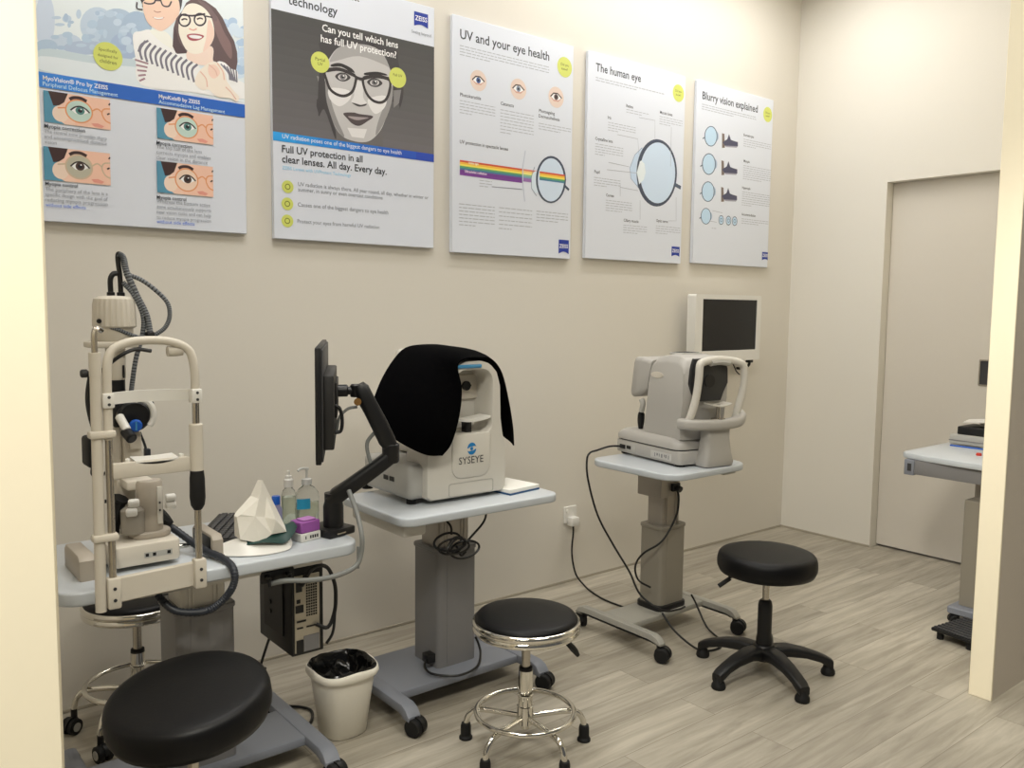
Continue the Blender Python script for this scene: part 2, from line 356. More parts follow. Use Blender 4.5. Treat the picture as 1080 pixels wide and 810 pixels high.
# ---------------------------------------------------------------- posters
ART = {}
ART[1] = (
('printed_photo','P',(206,214,226),((0,0),(.712,0),(.712,-.5166),(0,-.5166))),('printed_photo','P',(184,196,213),((.0934,-.3583),(.0914,-.3832),(.0873,-.4065),(.0814,-.4263),(.0742,-.4411),(.0662,-.4495),(.0583,-.4511),(.0509,-.4456),(.0447,-.4335),(.0401,-.4159),(.0376,-.3942),(.0374,-.3702),(.0393,-.3456),(.0434,-.3226),(.0492,-.303),(.0563,-.2882),(.0641,-.2795),(.0721,-.2777),(.0795,-.2829),(.0858,-.2947),(.0904,-.3122),(.093,-.334))),('printed_photo','P',(178,192,209),((.1695,-.4085),(.1674,-.4164),(.1618,-.4243),(.153,-.4317),(.1419,-.4379),(.1294,-.4424),(.1165,-.4449),(.1043,-.4451),(.0937,-.4431),(.0856,-.4391),(.0806,-.4333),(.079,-.4263),(.0811,-.4185),(.0866,-.4107),(.0951,-.4034),(.1059,-.3972),(.1183,-.3926),(.1311,-.39),(.1435,-.3896),(.1543,-.3915),(.1627,-.3955),(.1679,-.4013))),
('printed_photo','P',(176,191,208),((.2697,-.3346),(.2671,-.3516),(.2605,-.3682),(.2504,-.3828),(.2376,-.3943),(.2234,-.4018),(.2087,-.4046),(.1949,-.4027),(.1831,-.3962),(.174,-.3856),(.1685,-.3718),(.167,-.356),(.1696,-.3393),(.176,-.3231),(.1858,-.3087),(.1982,-.2971),(.2122,-.2894),(.2268,-.2862),(.2408,-.2877),(.253,-.294),(.2623,-.3045),(.2681,-.3185))),('printed_photo','P',(160,178,198),((.3449,-.3327),(.3417,-.3527),(.3332,-.3722),(.3202,-.3895),(.3039,-.4032),(.2856,-.4122),(.2668,-.4158),(.2491,-.4138),(.2338,-.4063),(.2222,-.3941),(.2151,-.3782),(.2131,-.3598),(.2163,-.3403),(.2244,-.3213),(.2369,-.3042),(.2527,-.2904),(.2707,-.2811),(.2894,-.277),(.3074,-.2785),(.3231,-.2855),(.3352,-.2976),(.3427,-.3138))),
('printed_photo','P',(152,172,194),((.3907,-.3187),(.3882,-.3348),(.3819,-.3505),(.3722,-.3643),(.3599,-.3753),(.3461,-.3824),(.332,-.3851),(.3186,-.3833),(.3071,-.3772),(.2983,-.3672),(.293,-.3541),(.2914,-.3391),(.2938,-.3233),(.3,-.3079),(.3094,-.2942),(.3214,-.2833),(.335,-.2759),(.3491,-.2729),(.3626,-.2743),(.3744,-.2803),(.3834,-.2902),(.389,-.3034))),('printed_photo','P',(160,176,198),((.2502,-.4106),(.2471,-.4176),(.2388,-.425),(.2258,-.4323),(.2092,-.4389),(.1905,-.4442),(.1713,-.4478),(.1531,-.4495),(.1373,-.449),(.1251,-.4466),(.1175,-.4424),(.115,-.4367),(.1179,-.43),(.1259,-.4227),(.1383,-.4156),(.1544,-.409),(.1727,-.4037),(.1919,-.3999),(.2105,-.398),(.2268,-.3982),(.2395,-.4005),(.2475,-.4048))),
('printed_photo','P',(160,180,200),((.0988,-.4355),(.0973,-.4419),(.0933,-.4483),(.0871,-.4542),(.0792,-.459),(.0704,-.4624),(.0612,-.4642),(.0526,-.4641),(.045,-.4622),(.0393,-.4586),(.0357,-.4537),(.0347,-.4479),(.0362,-.4415),(.0401,-.4352),(.0462,-.4294),(.0539,-.4245),(.0627,-.4211),(.0718,-.4193),(.0806,-.4193),(.0882,-.4211),(.0941,-.4246),(.0977,-.4295))),('printed_photo','P',(150,168,194),((.3525,-.3863),(.3501,-.3997),(.3439,-.4128),(.3344,-.4245),(.3223,-.4338),(.3088,-.44),(.2948,-.4426),(.2816,-.4414),(.2702,-.4365),(.2615,-.4284),(.2562,-.4177),(.2546,-.4053),(.257,-.3921),(.263,-.3792),(.2722,-.3677),(.284,-.3583),(.2974,-.352),(.3113,-.3492),(.3246,-.3501),(.3363,-.3548),(.3453,-.3629),(.3508,-.3737))),('printed_photo','P',(164,184,204),((.1442,-.3905),(.1404,-.3973),(.1311,-.4024),(.1207,-.4034),(.114,-.3998),(.1142,-.3934),(.1212,-.3871),(.1317,-.3838),(.1408,-.3852))),
('printed_photo','P',(172,189,207),((.2274,-.3817),(.2254,-.3866),(.2204,-.39),(.2149,-.3902),(.2114,-.3873),(.2115,-.3825),(.2152,-.3781),(.2208,-.3761),(.2256,-.3776))),('printed_photo','P',(172,189,207),((.3449,-.3402),(.3422,-.3498),(.3359,-.3559),(.3289,-.3556),(.3246,-.3491),(.3248,-.3395),(.3296,-.3312),(.3367,-.3281),(.3427,-.3316))),('printed_photo','P',(172,189,207),((.1422,-.341),(.1388,-.3491),(.1307,-.3547),(.1217,-.3552),(.116,-.3505),(.1162,-.3426),(.1223,-.3354),(.1314,-.3321),(.1393,-.3343))),('printed_photo','P',(158,178,200),((.0913,-.4282),(.0893,-.4316),(.0843,-.4341),(.0788,-.4346),(.0753,-.4329),(.0754,-.4297),(.0791,-.4265),(.0847,-.4249),(.0895,-.4255))),('printed_photo','P',(172,189,207),((.3121,-.3472),(.3085,-.3573),(.2999,-.3641),(.2904,-.3642),(.2844,-.3578),(.2847,-.3478),(.2911,-.3389),(.3007,-.3352),(.309,-.3384))),
('printed_photo','P',(172,189,207),((.1852,-.4153),(.1812,-.4198),(.1714,-.4237),(.1604,-.4252),(.1533,-.4235),(.1535,-.4195),(.1607,-.415),(.1718,-.4121),(.1814,-.4122))),('printed_photo','P',(172,189,207),((.1716,-.32),(.1696,-.3298),(.1649,-.3358),(.1599,-.3351),(.1568,-.3281),(.1571,-.3181),(.1607,-.3097),(.1658,-.3069),(.1702,-.3109))),('printed_photo','P',(164,184,204),((.1904,-.3918),(.1878,-.4009),(.1817,-.4067),(.175,-.4064),(.1708,-.4003),(.1711,-.3911),(.1757,-.3832),(.1825,-.3803),(.1883,-.3837))),('printed_photo','P',(172,189,207),((.2298,-.3719),(.2267,-.3817),(.2193,-.388),(.2112,-.3879),(.2061,-.3816),(.2064,-.3718),(.2119,-.3633),(.2201,-.3599),(.2272,-.3633))),('printed_photo','P',(164,184,204),((.2627,-.417),(.2584,-.4254),(.2481,-.4314),(.2365,-.4322),(.2291,-.4274),(.2294,-.4194),(.2371,-.4117),(.2487,-.4081),(.2589,-.4101))),
('printed_photo','P',(158,178,200),((.1211,-.4353),(.1179,-.4402),(.11,-.444),(.1013,-.4449),(.0957,-.4425),(.0958,-.438),(.1017,-.4334),(.1105,-.4309),(.1182,-.4317))),('printed_photo','P',(164,184,204),((.2949,-.364),(.2931,-.3706),(.2889,-.3748),(.2844,-.3746),(.2815,-.37),(.2817,-.3633),(.2848,-.3575),(.2895,-.3554),(.2934,-.358))),('printed_photo','P',(164,184,204),((.2502,-.3612),(.2466,-.3677),(.2377,-.3725),(.2277,-.3735),(.2213,-.3701),(.2215,-.364),(.2282,-.358),(.2382,-.3549),(.2469,-.3562))),('printed_photo','P',(172,189,207),((.1221,-.3633),(.1185,-.3671),(.1096,-.3706),(.0996,-.3721),(.0932,-.3709),(.0933,-.3676),(.0999,-.3637),(.1099,-.3611),(.1187,-.3609))),('printed_photo','P',(164,184,204),((.2423,-.3059),(.2392,-.3158),(.2321,-.3222),(.2242,-.3222),(.2193,-.3157),(.2196,-.3059),(.225,-.2972),(.2329,-.2938),(.2398,-.2972))),
('printed_photo','P',(158,178,200),((.1492,-.3502),(.1471,-.354),(.1419,-.3569),(.1362,-.3575),(.1325,-.3555),(.1327,-.3519),(.1365,-.3484),(.1423,-.3466),(.1473,-.3473))),('printed_photo','P',(180,195,212),((.2434,-.3039),(.2393,-.3096),(.2292,-.3144),(.2179,-.3159),(.2107,-.3135),(.2109,-.3083),(.2183,-.3027),(.2297,-.2994),(.2396,-.2998))),('printed_photo','P',(164,184,204),((.1433,-.4093),(.1409,-.419),(.1357,-.425),(.13,-.4244),(.1264,-.4175),(.1268,-.4076),(.1308,-.3992),(.1366,-.3963),(.1416,-.4003))),('printed_photo','P',(172,189,207),((.3231,-.3324),(.3192,-.3389),(.3095,-.3438),(.2986,-.345),(.2917,-.3419),(.2919,-.3359),(.2991,-.3298),(.31,-.3265),(.3195,-.3275))),('printed_photo','P',(158,178,200),((.3105,-.375),(.3072,-.3852),(.2993,-.3919),(.2906,-.3918),(.2851,-.3851),(.2854,-.375),(.2913,-.366),(.3001,-.3625),(.3077,-.3661))),
('printed_photo','P',(180,195,212),((.2163,-.3613),(.2123,-.368),(.2026,-.3731),(.1917,-.3743),(.1847,-.3709),(.1849,-.3647),(.1922,-.3584),(.2031,-.3551),(.2127,-.3562))),('printed_photo','P',(164,184,204),((.14,-.3607),(.1386,-.3666),(.1355,-.3702),(.1321,-.3699),(.1301,-.3657),(.1302,-.3597),(.1326,-.3547),(.1361,-.3529),(.139,-.3553))),('printed_photo','P',(180,195,212),((.2271,-.3059),(.2255,-.3134),(.2219,-.318),(.218,-.3175),(.2156,-.3122),(.2159,-.3046),(.2186,-.2981),(.2226,-.2959),(.2259,-.299))),('printed_photo','P',(164,184,204),((.2005,-.3966),(.1974,-.402),(.19,-.406),(.1818,-.4067),(.1765,-.4039),(.1767,-.3988),(.1822,-.3938),(.1905,-.3913),(.1977,-.3924))),('printed_photo','P',(158,178,200),((.2113,-.3828),(.2073,-.3882),(.1974,-.3926),(.1863,-.394),(.1792,-.3917),(.1793,-.3868),(.1866,-.3816),(.1978,-.3785),(.2075,-.379))),
('printed_photo','P',(164,184,204),((.193,-.3869),(.1912,-.3914),(.1869,-.3945),(.1821,-.3946),(.179,-.3919),(.1792,-.3875),(.1824,-.3835),(.1873,-.3817),(.1915,-.3831))),('printed_photo','P',(164,184,204),((.2756,-.4033),(.2733,-.4093),(.2679,-.4133),(.262,-.4134),(.2582,-.4097),(.2583,-.4037),(.2624,-.3984),(.2684,-.3962),(.2737,-.3982))),('printed_photo','P',(180,195,212),((.2827,-.2948),(.2805,-.2997),(.275,-.3033),(.269,-.3037),(.2651,-.301),(.2652,-.2962),(.2693,-.2917),(.2754,-.2896),(.2807,-.2908))),('printed_photo','P',(180,195,212),((.2952,-.3199),(.2918,-.328),(.2836,-.3337),(.2745,-.3342),(.2687,-.3294),(.2689,-.3215),(.2751,-.3141),(.2843,-.3108),(.2922,-.3131))),('printed_photo','P',(164,184,204),((.1047,-.4056),(.1016,-.4105),(.0941,-.4143),(.0857,-.4152),(.0803,-.4128),(.0805,-.4082),(.0861,-.4036),(.0945,-.4011),(.1019,-.4019))),
('printed_photo','P',(158,178,200),((.29,-.416),(.2875,-.4239),(.2818,-.429),(.2755,-.4288),(.2715,-.4235),(.2717,-.4155),(.2761,-.4086),(.2825,-.406),(.288,-.4089))),('printed_photo','P',(180,195,212),((.3185,-.343),(.3149,-.3469),(.3058,-.3505),(.2957,-.352),(.2891,-.3507),(.2892,-.3473),(.2959,-.3434),(.3061,-.3407),(.315,-.3406))),('printed_photo','P',(180,195,212),((.3405,-.3205),(.3366,-.3266),(.3269,-.3315),(.316,-.3328),(.309,-.3299),(.3092,-.3242),(.3164,-.3184),(.3273,-.3151),(.3369,-.3159))),('printed_photo','P',(164,184,204),((.3014,-.2984),(.2983,-.305),(.2908,-.3097),(.2823,-.3104),(.277,-.3068),(.2771,-.3006),(.2828,-.2946),(.2913,-.2917),(.2986,-.2932))),('printed_photo','P',(172,189,207),((.2107,-.4167),(.2083,-.4229),(.2027,-.427),(.1965,-.4271),(.1926,-.4232),(.1928,-.4171),(.197,-.4116),(.2033,-.4093),(.2087,-.4113))),
('printed_photo','P',(172,189,207),((.1838,-.3652),(.1821,-.3685),(.1779,-.3708),(.1733,-.3712),(.1704,-.3695),(.1705,-.3664),(.1736,-.3635),(.1782,-.362),(.1822,-.3627))),('printed_photo','P',(172,189,207),((.3306,-.3975),(.3274,-.4081),(.3199,-.4148),(.3116,-.4145),(.3064,-.4074),(.3067,-.3969),(.3123,-.3877),(.3207,-.3842),(.3279,-.3881))),('printed_photo','P',(172,189,207),((.274,-.2974),(.2701,-.3057),(.2608,-.3117),(.2505,-.3125),(.244,-.3078),(.2442,-.2999),(.2511,-.2923),(.2615,-.2886),(.2706,-.2906))),('printed_photo','P',(164,184,204),((.2195,-.3423),(.2156,-.3519),(.2061,-.3585),(.1956,-.3591),(.1889,-.3533),(.1892,-.344),(.1963,-.3354),(.2069,-.3315),(.2161,-.3342))),('printed_photo','P',(158,178,200),((.3093,-.4137),(.3056,-.4176),(.2964,-.4211),(.2861,-.4224),(.2794,-.4211),(.2795,-.4176),(.2863,-.4137),(.2967,-.4111),(.3058,-.4111))),
('printed_photo','P',(180,195,212),((.3243,-.374),(.3201,-.3841),(.3102,-.391),(.2991,-.3914),(.2921,-.3853),(.2923,-.3754),(.2998,-.3664),(.311,-.3625),(.3206,-.3654))),('printed_photo','P',(158,178,200),((.2277,-.3049),(.2258,-.3102),(.2215,-.3138),(.2167,-.3139),(.2136,-.3106),(.2138,-.3053),(.2171,-.3006),(.2219,-.2986),(.2261,-.3003))),('printed_photo','P',(172,189,207),((.2476,-.3671),(.246,-.3767),(.2423,-.3823),(.2385,-.3814),(.2361,-.3744),(.2364,-.3645),(.2392,-.3565),(.2432,-.3539),(.2465,-.3582))),('printed_photo','P',(172,189,207),((.1125,-.344),(.1091,-.3479),(.1007,-.3514),(.0912,-.3529),(.0851,-.3515),(.0852,-.3481),(.0915,-.3442),(.101,-.3416),(.1093,-.3415))),('printed_photo','P',(158,178,200),((.1329,-.3393),(.131,-.3478),(.1268,-.353),(.1222,-.3525),(.1193,-.3465),(.1196,-.3378),(.1229,-.3305),(.1276,-.3279),(.1315,-.3314))),
('printed_photo','P',(182,196,204),((.0502,-.4535),(.2062,-.4459),(.3877,-.4353),(.3854,-.5244),(.0514,-.5355))),('printed_photo','P',(204,212,218),((.0495,-.4752),(.2141,-.4691),(.3871,-.4587),(.3854,-.5244),(.052,-.5181))),('printed_photo','P',(160,182,206),((.7295,-.3882),(.7255,-.3982),(.7155,-.4049),(.7043,-.4052),(.6972,-.3989),(.6974,-.3891),(.7048,-.3803),(.716,-.3765),(.7258,-.3797))),('printed_photo','P',(160,182,206),((.6796,-.3871),(.6765,-.3965),(.6692,-.4025),(.6609,-.4023),(.6557,-.3961),(.6559,-.3868),(.6614,-.3786),(.6697,-.3755),(.6768,-.3788))),('printed_photo','P',(160,182,206),((.6936,-.3271),(.688,-.339),(.6741,-.3474),(.6585,-.3483),(.6485,-.3415),(.6487,-.33),(.659,-.3192),(.6747,-.3142),(.6884,-.3172))),
('printed_photo','P',(176,194,214),((.6646,-.2477),(.6585,-.2603),(.6435,-.2695),(.6267,-.2708),(.6159,-.2638),(.6162,-.2518),(.6273,-.2403),(.6442,-.2346),(.6589,-.2375))),('printed_photo','P',(176,194,214),((.6512,-.3411),(.6487,-.3466),(.6427,-.3504),(.636,-.3507),(.6316,-.3475),(.6317,-.3422),(.6362,-.3373),(.643,-.335),(.6489,-.3365))),('printed_photo','P',(176,194,214),((.6814,-.3126),(.678,-.3193),(.6697,-.3241),(.6603,-.3248),(.6543,-.3211),(.6544,-.3147),(.6606,-.3086),(.67,-.3057),(.6782,-.3072))),('printed_photo','P',(190,204,220),((.6708,-.2612),(.6689,-.2719),(.6645,-.2783),(.6596,-.2774),(.6566,-.2696),(.6568,-.2586),(.6601,-.2495),(.6651,-.2466),(.6693,-.2512))),('printed_photo','P',(160,182,206),((.717,-.3417),(.7134,-.3518),(.7048,-.3585),(.6951,-.3585),(.689,-.352),(.6892,-.3419),(.6956,-.333),(.7053,-.3294),(.7138,-.3328))),
('printed_photo','P',(160,182,206),((.7213,-.3029),(.7166,-.3118),(.7052,-.3183),(.6924,-.3193),(.6842,-.3144),(.6843,-.3059),(.6928,-.2977),(.7056,-.2937),(.7169,-.2957))),('printed_photo','P',(190,204,220),((.679,-.3346),(.6757,-.3475),(.6678,-.3555),(.659,-.3549),(.6535,-.346),(.6537,-.3329),(.6596,-.3218),(.6685,-.3179),(.6761,-.3229))),('printed_photo','P',(160,182,206),((.6889,-.2362),(.6847,-.2472),(.6743,-.2547),(.6628,-.2552),(.6555,-.2486),(.6557,-.2378),(.6633,-.228),(.6749,-.2236),(.685,-.2269))),('printed_photo','P',(176,194,214),((.6497,-.3259),(.6474,-.331),(.6417,-.3345),(.6353,-.3349),(.6312,-.3319),(.6313,-.327),(.6355,-.3224),(.642,-.3203),(.6476,-.3217))),('printed_photo','P',(190,204,220),((.682,-.4298),(.6767,-.4373),(.6636,-.4431),(.6489,-.4444),(.6394,-.4407),(.6395,-.4336),(.6492,-.4266),(.664,-.4228),(.677,-.424))),
('printed_photo','P',(190,204,220),((.6949,-.2561),(.6901,-.2688),(.6783,-.2775),(.6652,-.278),(.6568,-.2702),(.657,-.2577),(.6658,-.2464),(.679,-.2415),(.6905,-.2453))),('printed_photo','P',(190,204,220),((.7153,-.3625),(.712,-.372),(.704,-.3782),(.695,-.3782),(.6893,-.372),(.6895,-.3626),(.6955,-.3543),(.7045,-.3509),(.7123,-.3542))),('printed_photo','P',(176,194,214),((.7135,-.3729),(.711,-.3842),(.7049,-.3911),(.6982,-.3903),(.6939,-.3822),(.6941,-.3706),(.6987,-.3609),(.7055,-.3576),(.7114,-.3623))),('printed_photo','P',(160,182,206),((.6584,-.2574),(.6538,-.2658),(.6423,-.2721),(.6293,-.2734),(.6211,-.2691),(.6212,-.2611),(.6297,-.2533),(.6427,-.2492),(.6541,-.2508))),('printed_photo','P',(160,182,206),((.7133,-.2966),(.7114,-.3024),(.7067,-.3062),(.7015,-.3062),(.6981,-.3025),(.6982,-.2967),(.7017,-.2916),(.707,-.2896),(.7116,-.2915))),
('printed_photo','P',(176,194,214),((.6928,-.3725),(.6883,-.3844),(.6774,-.3923),(.6653,-.3924),(.6576,-.3848),(.6578,-.3731),(.6659,-.3626),(.6781,-.3583),(.6887,-.3622))),('printed_photo','P',(190,204,220),((.6527,-.3942),(.6486,-.4013),(.6385,-.4065),(.6272,-.4074),(.6199,-.4035),(.62,-.3967),(.6275,-.3902),(.6389,-.387),(.6489,-.3885))),('printed_photo','P',(190,204,220),((.6916,-.2521),(.6895,-.2596),(.6844,-.2644),(.6788,-.2643),(.6752,-.2593),(.6754,-.2517),(.6792,-.2452),(.6848,-.2427),(.6898,-.2454))),('printed_photo','P',(160,182,206),((.7074,-.3967),(.7011,-.4077),(.6855,-.4156),(.6681,-.4169),(.6569,-.4109),(.6571,-.4005),(.6686,-.3905),(.6861,-.3855),(.7015,-.3879))),('printed_photo','P',(176,194,214),((.6842,-.3749),(.6812,-.3848),(.674,-.3911),(.666,-.3908),(.6609,-.3841),(.661,-.3741),(.6664,-.3655),(.6745,-.3623),(.6815,-.366))),
('printed_photo','P',(160,182,206),((.7298,-.3372),(.7263,-.3443),(.7176,-.3493),(.7079,-.35),(.7016,-.3459),(.7017,-.3391),(.7082,-.3326),(.7179,-.3296),(.7265,-.3314))),('printed_photo','P',(160,182,206),((.7287,-.3961),(.725,-.406),(.7158,-.4125),(.7056,-.4126),(.699,-.4062),(.6992,-.3964),(.706,-.3877),(.7163,-.3842),(.7253,-.3875))),('printed_photo','P',(190,204,220),((.6987,-.4178),(.6947,-.4283),(.6849,-.4352),(.6739,-.4353),(.6669,-.4285),(.6671,-.4181),(.6744,-.4089),(.6854,-.4051),(.6951,-.4086))),('printed_photo','P',(160,182,206),((.7299,-.2542),(.7258,-.2635),(.7157,-.2701),(.7045,-.2708),(.6973,-.2654),(.6974,-.2564),(.7049,-.248),(.7162,-.2441),(.7261,-.2465))),('printed_photo','P',(190,204,220),((.7136,-.4206),(.7086,-.4276),(.6961,-.4329),(.6821,-.4342),(.673,-.4309),(.6732,-.4245),(.6824,-.418),(.6964,-.4144),(.7088,-.4154))),
('printed_photo','P',(190,204,220),((.6747,-.2756),(.6705,-.2885),(.6605,-.2969),(.6492,-.2969),(.6421,-.2886),(.6424,-.2758),(.6499,-.2644),(.6612,-.2599),(.671,-.2643))),('printed_photo','P',(176,194,214),((.7277,-.3338),(.7228,-.3463),(.7108,-.3547),(.6973,-.3551),(.6887,-.3473),(.689,-.335),(.6979,-.3239),(.7114,-.3192),(.7232,-.3231))),('printed_photo','P',(176,194,214),((.709,-.3468),(.7032,-.3549),(.6889,-.3613),(.6728,-.363),(.6624,-.3593),(.6626,-.3518),(.6732,-.3442),(.6893,-.3398),(.7035,-.3408))),('printed_photo','P',(160,182,206),((.6661,-.3992),(.6635,-.4071),(.6572,-.4121),(.6502,-.412),(.6458,-.4068),(.6459,-.3989),(.6506,-.392),(.6577,-.3894),(.6638,-.3922))),('printed_photo','P',(160,182,206),((.6755,-.3915),(.6717,-.4023),(.6627,-.4094),(.6527,-.4093),(.6463,-.4021),(.6465,-.3913),(.6532,-.3818),(.6633,-.3781),(.6721,-.3819))),
('printed_photo','P',(190,204,220),((.7187,-.268),(.7131,-.2803),(.6993,-.2891),(.6839,-.2901),(.674,-.283),(.6742,-.2711),(.6844,-.2599),(.6999,-.2546),(.7135,-.2578))),('printed_photo','P',(190,204,220),((.6906,-.3293),(.6884,-.342),(.6831,-.3496),(.6774,-.3484),(.6738,-.3391),(.674,-.326),(.678,-.3153),(.6838,-.3119),(.6888,-.3174))),('printed_photo','P',(160,182,206),((.7165,-.4061),(.7126,-.4131),(.703,-.4182),(.6921,-.4189),(.6851,-.415),(.6852,-.4082),(.6924,-.4017),(.7033,-.3986),(.7129,-.4003))),('printed_photo','P',(228,226,228),((.3287,-.3543),(.3561,-.3359),(.3882,-.3261),(.4196,-.3593),(.4661,-.3784),(.5235,-.3866),(.5472,-.4207),(.6626,-.4395),(.7145,-.4505),(.7136,-.5032),(.511,-.511),(.3514,-.5137),(.3355,-.431))),('printed_photo','P',(236,222,212),((.3836,-.327),(.4346,-.3213),(.4598,-.3467),(.4615,-.3746),(.4196,-.3593))),
('printed_photo','P',(58,56,62),((.3596,-.206),(.4851,-.177),(.4938,-.2125),(.4835,-.2477),(.4689,-.2602),(.3718,-.2582),(.3621,-.2466))),('printed_photo','P',(222,188,170),((.3633,-.2372),(.3706,-.2172),(.4237,-.1958),(.4752,-.198),(.4862,-.233),(.4784,-.2629),(.4539,-.2962),(.4229,-.3223),(.3976,-.3172),(.3774,-.303),(.3659,-.2732))),('printed_photo','P',(58,56,62),((.3596,-.206),(.4899,-.1759),(.4798,-.2016),(.4235,-.2074),(.3725,-.2305),(.3613,-.2422))),('printed_photo','P',(196,150,136),((.394,-.281),(.4124,-.2808),(.4334,-.2735),(.4239,-.2839),(.4053,-.2878))),('printed_photo','S',(244,240,238),.004,((.3985,-.2828),(.4132,-.2824),(.4287,-.2768)),0),('printed_photo','S',(170,120,105),.003,((.3991,-.2605),(.4091,-.2629),(.4222,-.2582)),0),('printed_photo','S',(60,52,60),.005,((.3668,-.24),(.3813,-.2414),(.3997,-.2345),(.407,-.2181)),0),
('printed_photo','S',(60,52,60),.005,((.4209,-.2173),(.4297,-.2361),(.4484,-.2343),(.4582,-.2158)),0),('printed_photo','S',(60,52,60),.005,((.4069,-.225),(.4208,-.2219)),0),('printed_photo','S',(60,52,60),.005,((.3451,-.2435),(.3445,-.2642),(.3625,-.2648)),0),('printed_photo','P',(92,76,78),((.4932,-.2409),(.5082,-.2093),(.5378,-.1837),(.5768,-.1892),(.6113,-.2055),(.6359,-.234),(.6555,-.2738),(.6755,-.3041),(.6861,-.3414),(.6871,-.3758),(.6813,-.4065),(.6581,-.4057),(.6329,-.3857),(.6125,-.3919),(.5925,-.3883),(.5138,-.3884),(.5043,-.3807),(.4706,-.3894),(.4584,-.3658),(.4632,-.3037),(.4735,-.2687))),('printed_photo','P',(120,98,98),((.5863,-.211),(.6157,-.2335),(.64,-.2818),(.6648,-.3209),(.6639,-.3702),(.6339,-.3367),(.6096,-.288))),('printed_photo','P',(76,62,66),((.4679,-.3027),(.4811,-.3472),(.5044,-.3759),(.4802,-.3852),(.4616,-.3699))),
('printed_photo','P',(108,90,92),((.5473,-.191),(.5865,-.2014),(.6156,-.2384),(.6054,-.2502),(.5762,-.218))),('printed_photo','P',(226,198,186),((.5143,-.3645),(.5935,-.3396),(.5977,-.3825),(.5921,-.4078),(.5134,-.4076))),('printed_photo','P',(238,212,200),((.488,-.2561),(.508,-.2188),(.5373,-.2052),(.5714,-.2143),(.5955,-.2426),(.6046,-.289),(.5937,-.3299),(.5632,-.3647),(.5335,-.3776),(.507,-.3707),(.4884,-.341),(.4797,-.305))),('printed_photo','P',(226,192,178),((.5854,-.2496),(.6046,-.289),(.5937,-.3299),(.5632,-.3647),(.5741,-.3193))),('printed_photo','P',(150,70,78),((.5082,-.3181),(.535,-.3079),(.5669,-.3087),(.5567,-.3227),(.5345,-.3329),(.5151,-.332))),('printed_photo','P',(248,244,242),((.5144,-.3192),(.5349,-.3127),(.5604,-.3134),(.5494,-.3223),(.5249,-.3252))),('printed_photo','S',(206,160,146),.005,((.5159,-.2952),(.5304,-.297),(.5427,-.2897)),0),
('printed_photo','S',(52,44,52),.0055,((.5204,-.2658),(.5191,-.2729),(.5156,-.2796),(.5103,-.2852),(.5039,-.2888),(.4972,-.2902),(.491,-.2891),(.486,-.2857),(.4828,-.2803),(.4819,-.2738),(.4833,-.2667),(.4868,-.26),(.4921,-.2545),(.4984,-.2509),(.5051,-.2495),(.5114,-.2506),(.5164,-.2541),(.5195,-.2594)),1),('printed_photo','S',(70,56,58),.005,((.4905,-.2711),(.5012,-.2651),(.5108,-.2659)),0),('printed_photo','S',(52,44,52),.0055,((.5745,-.2519),(.5732,-.2591),(.5696,-.2659),(.5642,-.2716),(.5576,-.2753),(.5508,-.2767),(.5444,-.2756),(.5393,-.2721),(.5361,-.2668),(.5351,-.2601),(.5365,-.253),(.5401,-.2462),(.5455,-.2406),(.552,-.2369),(.5588,-.2355),(.5652,-.2366),(.5703,-.2401),(.5736,-.2455)),1),('printed_photo','S',(70,56,58),.005,((.5439,-.2575),(.5548,-.2513),(.5646,-.2521)),0),('printed_photo','S',(52,44,52),.006,((.4871,-.254),(.5169,-.2509),(.5344,-.2471),(.5734,-.233)),0),
('printed_photo','S',(52,44,52),.005,((.5733,-.2402),(.5981,-.2397)),0),('printed_photo','P',(232,232,234),((.3457,-.3876),(.3736,-.3614),(.4102,-.3658),(.4659,-.3856),(.5135,-.4028),(.5521,-.4246),(.5311,-.4861),(.4782,-.4711),(.4312,-.4556),(.3942,-.4481),(.3535,-.4322))),('printed_photo','S',(108,106,118),.0075,((.3689,-.3656),(.3528,-.3908),(.3505,-.4088),(.3563,-.4299)),0),('printed_photo','S',(108,106,118),.0075,((.3857,-.37),(.3695,-.3946),(.3672,-.4126),(.373,-.4342)),0),('printed_photo','S',(108,106,118),.0075,((.4026,-.3744),(.3863,-.3983),(.384,-.4164),(.3899,-.4386)),0),('printed_photo','S',(108,106,118),.0075,((.4196,-.3788),(.4033,-.4021),(.401,-.4203),(.4069,-.443)),0),('printed_photo','S',(108,106,118),.0075,((.4368,-.3833),(.4203,-.4059),(.418,-.4241),(.424,-.4474)),0),
('printed_photo','S',(108,106,118),.0075,((.4541,-.3878),(.4375,-.4097),(.4352,-.428),(.4412,-.4519)),0),('printed_photo','S',(108,106,118),.0075,((.4715,-.3924),(.4549,-.4136),(.4525,-.432),(.4586,-.4564)),0),('printed_photo','S',(108,106,118),.0075,((.489,-.397),(.4723,-.4175),(.47,-.4359),(.4761,-.461)),0),('printed_photo','S',(108,106,118),.0075,((.5067,-.4016),(.4899,-.4214),(.4876,-.4399),(.4937,-.4655)),0),('printed_photo','S',(108,106,118),.0075,((.5246,-.4062),(.5076,-.4254),(.5053,-.4439),(.5115,-.4702)),0),('printed_photo','S',(108,106,118),.0075,((.5425,-.4109),(.5255,-.4294),(.5231,-.448),(.5294,-.4748)),0),('printed_photo','S',(108,106,118),.007,((.3452,-.4061),(.3549,-.3812),(.3781,-.3628)),0),('printed_photo','S',(150,120,130),.006,((.3332,-.4337),(.3761,-.4397)),0),('printed_photo','S',(150,120,130),.006,((.3363,-.4506),(.373,-.4523)),0),
